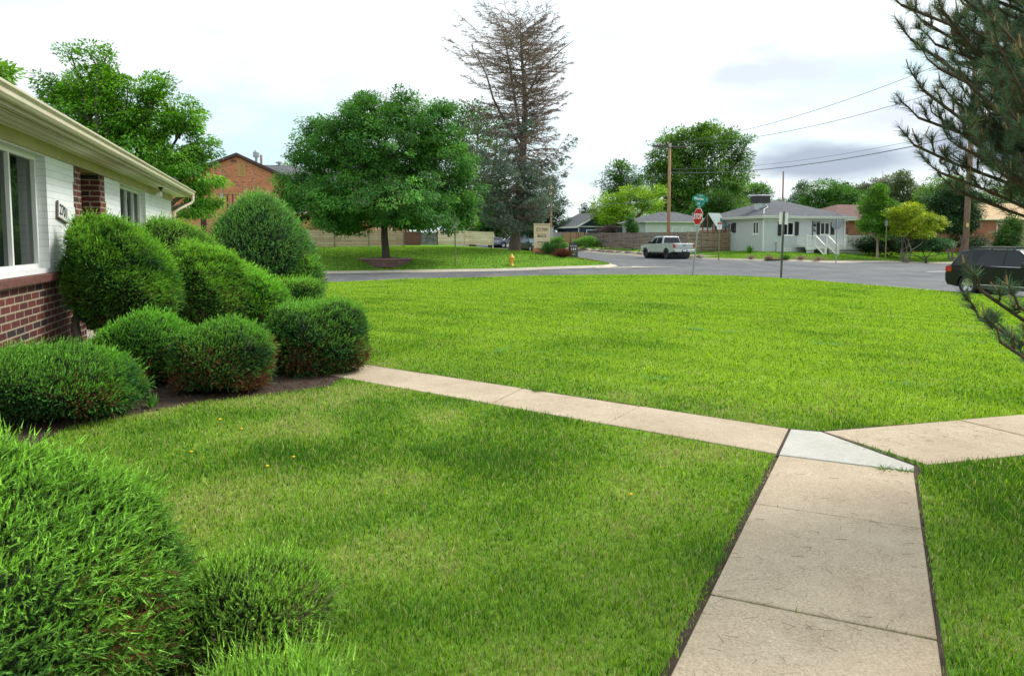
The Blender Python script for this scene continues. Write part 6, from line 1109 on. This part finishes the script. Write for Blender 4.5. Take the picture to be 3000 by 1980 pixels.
p = at(2030, 800, 39.5); zb = gz(p.x, p.y)
sg = thing('stop_sign', 'red STOP sign with green Monroe and 27th street name plates on a leaning post', 'sign', (0, 0, 0)); sg.matrix_world = lean_matrix((p.x, 39.5, zb), GRID, R(4.6))
k_ = 39.5 / F_PX
PB = MB(); PB.box(-.03, .03, -.035, .035, -.3, EYE + (704.5 - 610) * k_ - zb); PB.build('post', STEEL, sg); PB = MB(); PB.box(-.012, .012, -.02, .02, EYE + (704.5 - 609) * k_ - zb, EYE + (704.5 - 574) * k_ - zb); PB.build('plate_bracket', STEEL, sg)
sz = (zb * 0 + (800 - 635) * k_) + .0; sz = EYE + (704.5 - 635) * k_ - zb
pl = octagon(.495, -.050, -.046, sz).build('plate', SWHITE, sg); octagon(.465, -.054, -.0502, sz).build('plate_face', RED, pl); octagon(.49, -.045, -.038, sz).build('plate_back', SGREY, pl)
text('lettering', 'STOP', .40, SWHITE, pl, (-.0555, 0, sz - .005), TX, .001, sx=.82, bold=.010)
nz_ = EYE + (704.5 - 583.5) * k_ - zb; n2 = EYE + (704.5 - 597) * k_ - zb
def nameplate(par, z, ln, h, tab, rz_, txt, suf, tabtxt, up):
    e = bpy.data.objects.new('street_name_plate', None); COL.objects.link(e); e.parent = par; e.location = (0, 0, z); e.rotation_euler = (0, 0, rz_)
    m = MB(); rounded(m, -ln / 2, ln / 2, -h / 2, h / 2, -.016, .016, .05); s = 1 if up else -1; z0, z1 = (h / 2 + .002, h / 2 + .11) if up else (-h / 2 - .11, -h / 2 - .002); m.build('blade', SGREEN, e); m = MB(); rounded(m, -tab / 2, tab / 2, z0, z1, -.016, .016, .03); m.build('tab', SGREEN, e)
    text('lettering', txt, h * .78, SWHITE, e, (-.0175, .10 if suf else 0, 0), TX, .001, sx=.85, bold=.004); text('lettering', suf, h * .34, SWHITE, e, (-.0175, -ln / 2 + .1, 0), TX, .001); text('lettering', tabtxt, .085, SWHITE, e, (-.0175, 0, (z0 + z1) / 2), TX, .001)
nameplate(sg, nz_, .98, .27, .50, R(90), 'Monroe', 'St', '3600 E', True); nameplate(sg, n2, .82, .23, .44, 0, '27th', 'Ave', '2700 N', False)
def flat_sign(name, label, x, yb, yt, Y, plate, mat, post_mat, rz, lean=0, w_=.045, face=None, group=None, back=False, both=None):
    p = at(x, yb, Y); zb = gz(p.x, Y); k = Y / F_PX; h = (yb - yt) * k; ht = EYE + (704.5 - yt) * k - zb; t = thing(name, label, 'sign', (0, 0, 0), 0, group); t.matrix_world = lean_matrix((p.x, Y, zb), rz, lean)
    m = MB(); m.box(-w_ / 2, w_ / 2, -w_ / 2, w_ / 2, -.3, ht + (.05 if back else -.02)); m.build('post', post_mat, t)
    pw, ph, kind = plate; x0, x1 = (w_ / 2 + .002, w_ / 2 + .008) if back else (-w_ / 2 - .008, -w_ / 2 - .002)
    if kind == 'oct': q = octagon(pw / 2 / math.cos(R(22.5)), x0, x1, ht - ph / 2).build('plate', mat, t)
    else: m = MB(); rounded(m, -pw / 2, pw / 2, ht - ph, ht, x0, x1); q = m.build('plate', mat, t)
    if face:
        m = MB(); rounded(m, -pw / 2 + .015, pw / 2 - .015, ht - ph * .30, ht - .015, x0 - .003, x0 - .0005, .02); m.build('red_band', RED, q); text('lettering', 'NO', ph * .13, SWHITE, q, (x0 - .004, 0, ht - ph * .16), TX, .0005)
        for i, s in enumerate(('PARKING', 'ANY', 'TIME')): text('lettering', s, ph * .15, RED, q, (x0 - .002, 0, ht - ph * (.45 + .17 * i)), TX, .0005, sx=.75)
    if back:
        for z in (ht - ph * .2, ht - ph * .8): m = MB(); m.box(-w_ / 2 - .01, -w_ / 2 - .001, -.02, .02, z - .02, z + .02); m.build('bolt', STEEL, t)
    return t
flat_sign('parking_sign', 'back of a white sign on a dark rusty post at the lawn kerb', 2288, 812, 624, 37.0, (.44, .60, 'r'), SWHITE, DARKSTEEL, R(84), R(1.2), .085, back=True)
flat_sign('stop_sign', 'grey back of a stop sign on the far corner before the deck', 2449, 760, 641, 59.5, (.88, .88, 'oct'), SGREY, STEEL, R(92), 0, .07, back=True)
OLIVE = plain('olive_post', (.20, .20, .09), .7, var=.2)
flat_sign('no_parking_sign', 'red and white parking sign in front of the brown fence', 2106, 742, 652, 61.0, (.40, .60, 'r'), SWHITE, OLIVE, R(90), 0, .08, face=True, group='kerbside parking signs')
flat_sign('no_parking_sign', 'red and white parking sign right of the round maple', 1335, 774, 645, 50.0, (.40, .58, 'r'), SWHITE, OLIVE, R(78), R(-1), .07, face=True, group='kerbside parking signs')
flat_sign('no_parking_sign', 'parking sign seen edge on before the slim maple', 2594, 752, 646, 63.0, (.30, .50, 'r'), SGREY, OLIVE, R(18), 0, .07, group='kerbside parking signs')
# hydrant
p = at(1499, 776, 51); zb = gz(p.x, 51); hy = thing('fire_hydrant', 'yellow fire hydrant on the grass by the far kerb', 'hydrant', (p.x, 51, zb)); HY = plain('hydrant_yellow', (.72, .40, .03), .45, var=.1)
m = MB(); m.lathe([(.17, -.1), (.17, .03), (.13, .04), (.125, .46), (.15, .47), (.15, .52)], n=18); m.build('barrel', HY, hy, True); m = MB(); m.lathe([(.20, .52), (.20, .56), (.16, .60), (.13, .68), (.06, .76), (.04, .78), (.04, .85), (0, .85)], n=18); m.build('bonnet', HY, hy, True)
for d, rr in (((1, 0), .07), ((-1, 0), .07), ((0, -1), .095)): m = MB(); m.tube([(d[0] * .1, d[1] * .1, .36), (d[0] * .21, d[1] * .21, .36)], rr * .75, 12); m.tube([(d[0] * .205, d[1] * .205, .36), (d[0] * .25, d[1] * .25, .36)], rr, 8); m.build('outlet', HY, hy)
# planter ring round the maple
p = at(1131, 757, 51); pr = thing('planter_ring', 'round block retaining ring filled with dark mulch under the maple', 'planter', (p.x, 51, .36)); R0 = 1.85
m = MB(); m.lathe([(R0, -.62), (R0, -.075), (R0 - .25, -.075), (R0 - .25, -.5)], n=40); m.build('block_wall', brick('planter_blocks', (.26, .15, .13), (.19, .105, .095), (.08, .05, .045), .42, .17, .012, .3), pr); m = MB(); m.lathe([(R0 + .03, -.073), (R0 + .03, .0), (R0 - .28, .0), (R0 - .28, -.073)], n=40); m.build('cap_stones', plain('planter_cap', (.30, .19, .17), .9, var=.3, scale=5), pr)
m = MB(); m.lathe([(R0 - .26, -.05), (.8, .03), (0, .06)], n=32); m.build('mulch', MULCH, pr)
# entrance sign
p = at(1588, 748, 57); zb = gz(p.x, 57) - .02; es = thing('entrance_sign', 'pale timber CITY PARK MANOR sign on a red brick base', 'sign', (p.x, 57, zb), R(6)); PINE = wood('sign_pine', (.60, .42, .24), (.74, .56, .35), (.82, .66, .46), .22, knots=True)
hb = .42; m = MB(); m.box(-.72, .72, -.28, .28, -.4, hb); m.build('brick_base', BR_ORANGE, es); m = MB(); m.box(-.56, .50, -.10, .10, hb + .06, hb + 1.86); m.build('board', PINE, es)
m = MB(); m.box(-.66, -.561, -.14, .14, hb + .002, hb + 1.88); m.box(.501, .60, -.14, .14, hb + .002, hb + 1.88); m.box(-.70, .64, -.17, .17, hb + 1.882, hb + 1.95); m.box(-.56, .50, -.13, .13, hb + .002, hb + .058); m.build('frame', plain('pale_frame_timber', (.78, .62, .44), .7, var=.08), es)
INK = plain('dark_green_letters', (.02, .035, .03), .6)
for s, z, h_ in (('CITY PARK', 1.48, .36), ('MANOR', .96, .37), ('2732 Monroe St', .50, .155)): text('lettering', s, h_, INK, es, (-.03, -.104, hb + z), (R(90), 0, 0), .003, sx=.53 if h_ > .2 else .75, bold=.004)
p = at(1679, 757, 55.5); zb = gz(p.x, 55.5); af = thing('sidewalk_sign', 'black folding Now Leasing board at the street corner', 'sign', (p.x, 55.5, zb), R(10))
m = MB(); m.prism([(-.28, 0), (-.24, 0), (.02, 1.12), (-.02, 1.12)], 'x', -.31, .31); fr1 = m.build('front_board', BLACK, af); m = MB(); m.prism([(.28, 0), (.32, 0), (.06, 1.12), (.02, 1.12)], 'x', -.31, .31); m.build('rear_board', BLACK, af)
rx_ = R(90) - math.atan2(.26, 1.12)
def fz(z): return -.28 + .26 * z / 1.12 - .006
text('lettering', 'Now Leasing', .12, SWHITE, fr1, (0, fz(.87), .87), (rx_, 0, 0), .001, sx=.8)
for i, s in enumerate('123'): text('lettering', s, .2, SWHITE, fr1, (-.15 + i * .15, fz(.62), .62), (rx_, 0, 0), .001, bold=.01)
m = MB(); m.box(-.2, .2, -.002, .002, -.02, .02); o = m.build('stripe', plain('ochre', (.45, .36, .08), .6), fr1); o.location = (0, fz(.4), .4); m = MB(); m.box(-.12, .12, -.002, .002, -.05, .05); o = m.build('emblem', plain('lime_emblem', (.30, .42, .10), .6), fr1); o.location = (0, fz(.22), .22)
p = at(1523, 728, 78); bl = thing('bollard', 'yellow bollard right of the spruce trunk', 'bollard', (p.x, 78, gz(p.x, 78))); m = MB(); m.lathe([(.09, -.2), (.09, 1.1), (.07, 1.16), (0, 1.18)], n=14); m.build('post', HY, bl, True); m = MB(); m.lathe([(.093, .85), (.093, .95)], n=14); m.build('band', SWHITE, bl)
# ------------------------------------------------------------------ corner bed, verge bed, gravel strip, rocks
def uvpatch(name, poly, mat, dz, n=10, road=False):
    us = [q[0] for q in poly]; vs = [q[1] for q in poly]; bm = bmesh.new(); f = bm.faces.new([bm.verts.new((*q, 0)) for q in poly]); bmesh.ops.triangulate(bm, faces=[f]); bmesh.ops.subdivide_edges(bm, edges=bm.edges[:], cuts=n, use_grid_fill=True)
    for v in bm.verts: u, w2 = v.co.x, v.co.y; X, Y = XY(u, w2); z = float(road_z(u, w2)) if road else zg(u, w2); v.co = (X, Y, z + dz)
    bmesh.ops.recalc_face_normals(bm, faces=bm.faces[:])
    if sum(f.normal.z for f in bm.faces) < 0: bmesh.ops.reverse_faces(bm, faces=bm.faces[:])
    me = bpy.data.meshes.new(name); bm.to_mesh(me); bm.free(); return structure(name, me, mat, True)
uvpatch('mulch_bed', [(19.2, 52.6), (22.0, 50.4), (23.9, 50.6), (24.3, 53.0), (22.5, 55.4), (19.6, 55.0)], MULCH, .05)
uvpatch('mulch_bed', [(38.2, 50.0), (42, 49.85), (50, 49.85), (49.6, 51.2), (45, 51.9), (39.5, 51.7)], MULCH, .03)
uvpatch('gravel', [(36.25, 57), (38.55, 57), (38.55, 90), (36.25, 90)], GRAVEL, .035, 12)
uvpatch('driveway', [(31.0, 88.0), (36.2, 88.0), (38.0, 91.9), (32.5, 91.9)], KERB, .02, 5, True)
uvpatch('kerb_ramp', [(21.5, 47.45), (21.5, 46.6), (28.3, 46.4), (26.0, 47.45), (25.46, 49.0), (24.9, 47.8)], KERB, .018, 6, True)
uvpatch('stop_line', [(38.8, 34.7), (41.6, 34.7), (41.6, 35.05), (38.8, 35.05)], plain('road_paint', (.7, .7, .68), .7, var=.2), .012, 3, True)
RC = [plain('rock_grey', (.24, .22, .20), .9, var=.4, scale=8), plain('rock_brown', (.26, .17, .11), .9, var=.4, scale=8), plain('rock_pale', (.48, .42, .35), .9, var=.3, scale=8)]
protos = []
for k in range(6):
    bm = bmesh.new(); bmesh.ops.create_icosphere(bm, subdivisions=2, radius=1)
    for v in bm.verts: v.co *= 1 + .22 * math.sin(v.co.x * 4 + k * 2) * math.sin(v.co.y * 5 + k) + random.uniform(-.12, .12); v.co.z *= .7
    me = bpy.data.meshes.new('rock'); bm.to_mesh(me); bm.free(); me.materials.append(RC[k % 3]); protos.append(me)
for i in range(44):
    u_, v_ = 36.35 + random.uniform(-.12, .25), 56.2 + i * .78 + random.uniform(-.2, .2); X, Y = XY(u_, v_); o = bpy.data.objects.new('rock', protos[i % 6]); COL.objects.link(o); s = random.uniform(.2, .38); o.scale = (s, s * random.uniform(.7, 1), s * random.uniform(.6, .9)); o.location = (X, Y, zg(u_, v_) + s * .25); o.rotation_euler = (random.uniform(-.3, .3), 0, random.uniform(0, 6))
    tag(o, 'rough brown and grey rock in the row edging the gravel strip', 'rock', 'rocks edging the gravel strip')
for x, y, Y, h, w_, c1, c2, nm, lb in ((1604, 738, 56.2, 1.0, .6, (.03, .10, .03), (.10, .24, .07), 'shrub', 'left of two green clumps in front of the timber sign'), (1629, 744, 56.0, .95, .6, (.03, .09, .02), (.08, .2, .05), 'shrub', 'right of two green clumps beside the timber sign'), (1614, 720, 58.5, .9, .6, (.06, .2, .03), (.15, .34, .06), 'shrub', 'leafy bright shrub behind the timber sign')):
    tuft(nm, lb, x, y, Y, h, w_, 420, c1, c2, 'shrub')
tuft('dry_shrub', 'rusty brown dried shrub heap in the corner mulch bed', 1650, 757, 54.8, .68, .7, 900, (.08, .03, .022), (.22, .09, .05), 'shrub')
for x, lb in ((2200, 'left dry grass tuft at the kerb of the grey house'), (2252, 'second dry grass tuft at the kerb of the grey house'), (2346, 'third dry grass tuft behind the white sign post'), (2398, 'pale dry grass tuft left of the grey sign post')): tuft('grass_tuft', lb, x, 757, 60.2, .42, .5, 160, (.26, .20, .13), (.40, .32, .22), 'ornamental grass', 'dry tufts along the verge bed')
tuft('green_plant', 'dark green plant in the verge bed behind the white sign', 2302, 757, 60.2, .45, .5, 200, (.03, .10, .02), (.10, .26, .05)); tuft('green_plant', 'weed at the foot of the brown fence near the grey house', 2196, 742, 66.2, .8, .5, 160, (.06, .2, .03), (.14, .32, .06))
# near weeds, dandelions, needles on the walk
def near_tuft(label, x, y, h, n, w_, c1=(.05, .16, .02), c2=(.16, .32, .05), leafw=.006):
    g = gpt(x, y); t = thing('weed', label, 'weed', (g.x, g.y, 0)); a = RNG.uniform(0, 6.28, n); r = RNG.uniform(.1, 1, n) * w_; hh = h * RNG.uniform(.4, 1.1, n); P = np.stack([np.cos(a) * r * .3, np.sin(a) * r * .3, np.zeros(n)], -1); D = np.stack([np.cos(a) * r, np.sin(a) * r, hh], -1); v, f = leaf_quads(P, unit(D), unit(np.cross(D, rdir(n))), np.linalg.norm(D, axis=1), leafw); k = RNG.uniform(size=(n, 1)); link('leaves', raw_mesh('leaves', v, [f], np.repeat(np.array(c1) * k + np.array(c2) * (1 - k), 4, 0)), LEAF, t)
near_tuft('grass tuft growing in the joint of the crossing walk', 1578, 1148, .085, 60, .10); near_tuft('grass tuft in the crack at the near side of the white wedge', 2590, 1378, .04, 40, .08); near_tuft('grass tuft at the right tip of the white wedge', 2650, 1384, .04, 30, .07)
near_tuft('broad leafed weed between the low junipers', 445, 1195, .16, 16, .10, (.08, .25, .04), (.2, .4, .1), .03)
DY = plain('dandelion_yellow', (.75, .52, .01), .7); first = None
DL = ['dandelion nearest the hedge in the near lawn', 'second dandelion out from the hedge', 'dandelion at the dark lush grass patch', 'dandelion just left of the dark lush grass patch', 'lone dandelion in the middle of the near lawn', 'dandelion nearest the big corner juniper']
for di, (x, y) in enumerate(((644, 1238), (707, 1262), (860, 1345), (783, 1372), (1848, 1456), (560, 1330))):
    g = gpt(x, y, .03)
    if first is None:
        first = thing('dandelion', DL[0], 'flower', (g.x, g.y, 0), 0, 'dandelions in the near lawn'); m = MB(); m.tube([(0, 0, 0), (.004, 0, .055)], .0018, 5); m.build('stem', plain('stem_green', (.12, .25, .05), .7), first); m = MB(); m.lathe([(0, .050), (.012, .056), (.017, .062), (.010, .068), (0, .069)], n=10); m.build('flower_head', DY, first, True)
    else: o = copy_tree(first); o['label'] = DL[di]; o.location = (g.x, g.y, 0); o.scale = (.8,) * 3; o.rotation_euler = (0, 0, random.uniform(0, 6))
tb = Tubes()
for i in range(150):
    t = random.random(); y = 2.3 + 4.2 * t; x = .6 + (y - 2.6) * .52 + random.random() * 1.0; 
    if y > 4.8: x = 2.6 + random.random() * 1.6; y = 5.3 + (x - 2.6) * .3 + random.random() * .45
    a = random.uniform(0, 3.14); l = random.uniform(.02, .035); z = .021; c_ = random.uniform(-.4, .4); p0 = np.array([x, y, z]); p1 = p0 + np.array([math.cos(a), math.sin(a), 0]) * l; p2 = p1 + np.array([math.cos(a + c_), math.sin(a + c_), 0.02]) * l; tb.line([p0, p1, p2], .0012, .0008)
v, f = tb.arrays(3); o = link('fallen_pine_needles', raw_mesh('fallen_pine_needles', v, [f]), plain('dry_needles', (.22, .10, .05), .9)); tag(o, 'brown pine needles scattered on the tan walk', 'pine needles', kind='stuff')
# clover and weed rosettes in the corner lawn
def clover():
    cx = []; 
    for _ in range(120):
        r = RNG.uniform(8, 27); a = RNG.uniform(R(-25), R(38)); X, Y = r * math.sin(a), r * math.cos(a)
        if fbm(np.array([X * .3 + 9]), np.array([Y * .3]))[0] < .50 or inpoly(np.array([X]), np.array([Y]), WALKS[0])[0]: continue
        k = int(RNG.uniform(6, 30)); s = RNG.uniform(.04, .16); px_, py_ = X + RNG.normal(size=k) * s * 1.6, Y + RNG.normal(size=k) * s; u, v = UV(px_, py_); ok = in_block(u, v, 25, 36.5, 1, 1, 7, .5) & (Y - py_ < 9); hz_ = ground_uv(u, v) + .045; cx.append(np.stack([px_, py_, hz_], -1)[ok])
    P = np.concatenate(cx); P = P[(P[:, 1] + .75 * P[:, 0]) > 9.2]; P = np.repeat(P, 4, 0); n = len(P); a = RNG.uniform(0, 6.28, n); D = unit(np.stack([np.cos(a), np.sin(a), np.full(n, .12)], -1)); W_2 = unit(np.cross(D, [[0, 0, 1.]])); v, f = leaf_quads(P, D, W_2, .035, .024); c = jitter((.15, .34, .06), n, .2, .05); o = link('clover', raw_mesh('clover', v, [f], np.repeat(c, 4, 0)), GRASS); tag(o, 'bluish clover flecks scattered through the corner lawn', 'clover', kind='stuff')
clover()
# litter on the mulch by the hedge
tb = Tubes()
for i in range(1500):
    x = random.uniform(-4.6, -1.9); y = random.uniform(5.6, 8.6); 
    if not inpoly(np.array([x]), np.array([y]), BEDS[0])[0]: continue
    a = random.uniform(0, 6.28); l = random.uniform(.02, .07); tb.line([np.array([x, y, .015]), np.array([x + math.cos(a) * l, y + math.sin(a) * l, .015 + random.uniform(0, .03)])], .004, .002)
v, f = tb.arrays(3); o = link('bark_chips', raw_mesh('bark_chips', v, [f]), MULCH); tag(o, 'brown bark chips and dead twigs under the hedge', 'bark mulch', kind='stuff')
# ------------------------------------------------------------------ utility poles and wires
PW = bark('pole_wood', (.30, .17, .09), (.48, .30, .17)); PW2 = bark('pole_wood_dark', (.17, .10, .07), (.30, .20, .15))
def pole(label, x, Y, ytop, r, mat, z0=None, arm=None, lean=0, extra=None):
    p = at(x, 700, Y); z = gz(p.x, Y) if z0 is None else z0; ht = EYE + (704.5 - ytop) / F_PX * Y - z; t = thing('utility_pole', label, 'utility pole', (0, 0, 0), 0, 'utility poles'); t.matrix_world = lean_matrix((p.x, Y, z), 0, lean); m = MB(); m.tube([(0, 0, -.5), (0, 0, ht * .5), (0, 0, ht)], [r, r * .85, r * .7], 14); m.build('shaft', mat, t, True)
    if arm: 
        m = MB(); m.box(-arm, arm, -.16, -.05, ht - .42, ht - .20); am = m.build('crossarm', plain('dark_arm_wood', (.10, .08, .07), .8), t); am.rotation_euler = (0, 0, R(8))
        m = MB(); m.box(-.13, .13, -.2, .05, ht - .4, ht - .12) ; m.build('cap_bracket', STEEL, t)
        for xx in (-arm + .1, -arm * .5, arm * .5, arm - .1): m = MB(); m.lathe([(.03, -.22), (.05, -.16), (.045, -.06), (.02, -.03), (0, -.03)], (xx, -.1, ht), 8); m.build('insulator', plain('porcelain', (.6, .6, .62), .3), am)
    return t, Vector((p.x, Y, z + ht)), ht
t1, top1, h1 = pole('tan wooden utility pole with crossarm behind the dark fence', 1958, 73, 425, .19, PW, arm=1.75)
t2, top2, h2 = pole('thick near utility pole standing behind the black suv', 2829, 42, 185, .175, PW2, arm=1.3, lean=R(.4))
for zz, s in ((2.2, .10), (1.2, .03)): pass
m = MB(); m.lathe([(.0, 0), (.10, 0), (.10, .01), (0, .012)], n=16); o = m.build('round_tag', plain('tag_yellow', (.6, .45, .15), .6), t2); o.location = (-.06, -.172, EYE + (704.5 - 660) / F_PX * 42 - t2.matrix_world.translation.z); o.rotation_euler = (R(90), 0, 0); o.scale = (.8, 1.3, 1)
t3, top3, h3 = pole('thin dark utility pole behind the grey roof', 2290, 95, 505, .13, PW2)
t4, top4, h4 = pole('short brown pole with pale guard beside the entrance sign', 1614, 93, 545, .17, PW); m = MB(); m.box(-.3, .3, -.3, -.18, .6, 2.9); m.build('guard', plain('pale_guard', (.5, .5, .46), .6), t4)
t5, top5, h5 = pole('far utility pole top over the brick apartment roof', 771, 92, 458, .2, PW2, z0=1)
WIRE = plain('wire_grey', (.16, .16, .17), .6)
def wire(label, a, b, sag, r=.018):
    a, b = Vector(a), Vector(b); pts = []
    for i in range(25): s = i / 24; q = a.lerp(b, s); q.z -= sag * 4 * s * (1 - s); pts.append(q)
    m = MB(); m.tube(pts, r, 5); o = m.build('overhead_wire', WIRE); tag(o, label, 'wire', 'overhead wires')
wire('upper of two power wires rising right above the grey house', top1 + Vector((-.6, -.1, .0)), top2 + Vector((-.9, -.1, .1)), .9); wire('lower of two power wires rising right above the grey house', top1 + Vector((1.1, -.1, -.05)), top2 + Vector((1.0, -.1, -.9)), .9)
a1 = Vector((top1.x, 72.8, EYE + (704.5 - 508) / F_PX * 73)); a2 = Vector((top2.x, 41.8, EYE + (704.5 - 398) / F_PX * 42)); wire('thick cable crossing the sky just above the grey roof', a1, a2, .75, .028); wire('thin cable close above the thick one', a1 + Vector((0, 0, .35)), a2 + Vector((0, 0, .3)), .7, .012)
p = at(1700, 572, 110); wire('cable sloping down left from the tan pole', a1, p, .8, .02); wire('level wire running left from the tan pole', (top1.x, 72.8, EYE + (704.5 - 591) / F_PX * 73), at(1615, 589, 92.6), .3, .016); wire('second level wire left of the tan pole', (top1.x, 72.8, EYE + (704.5 - 575) / F_PX * 73), at(1615, 600, 92.6), .5, .012)
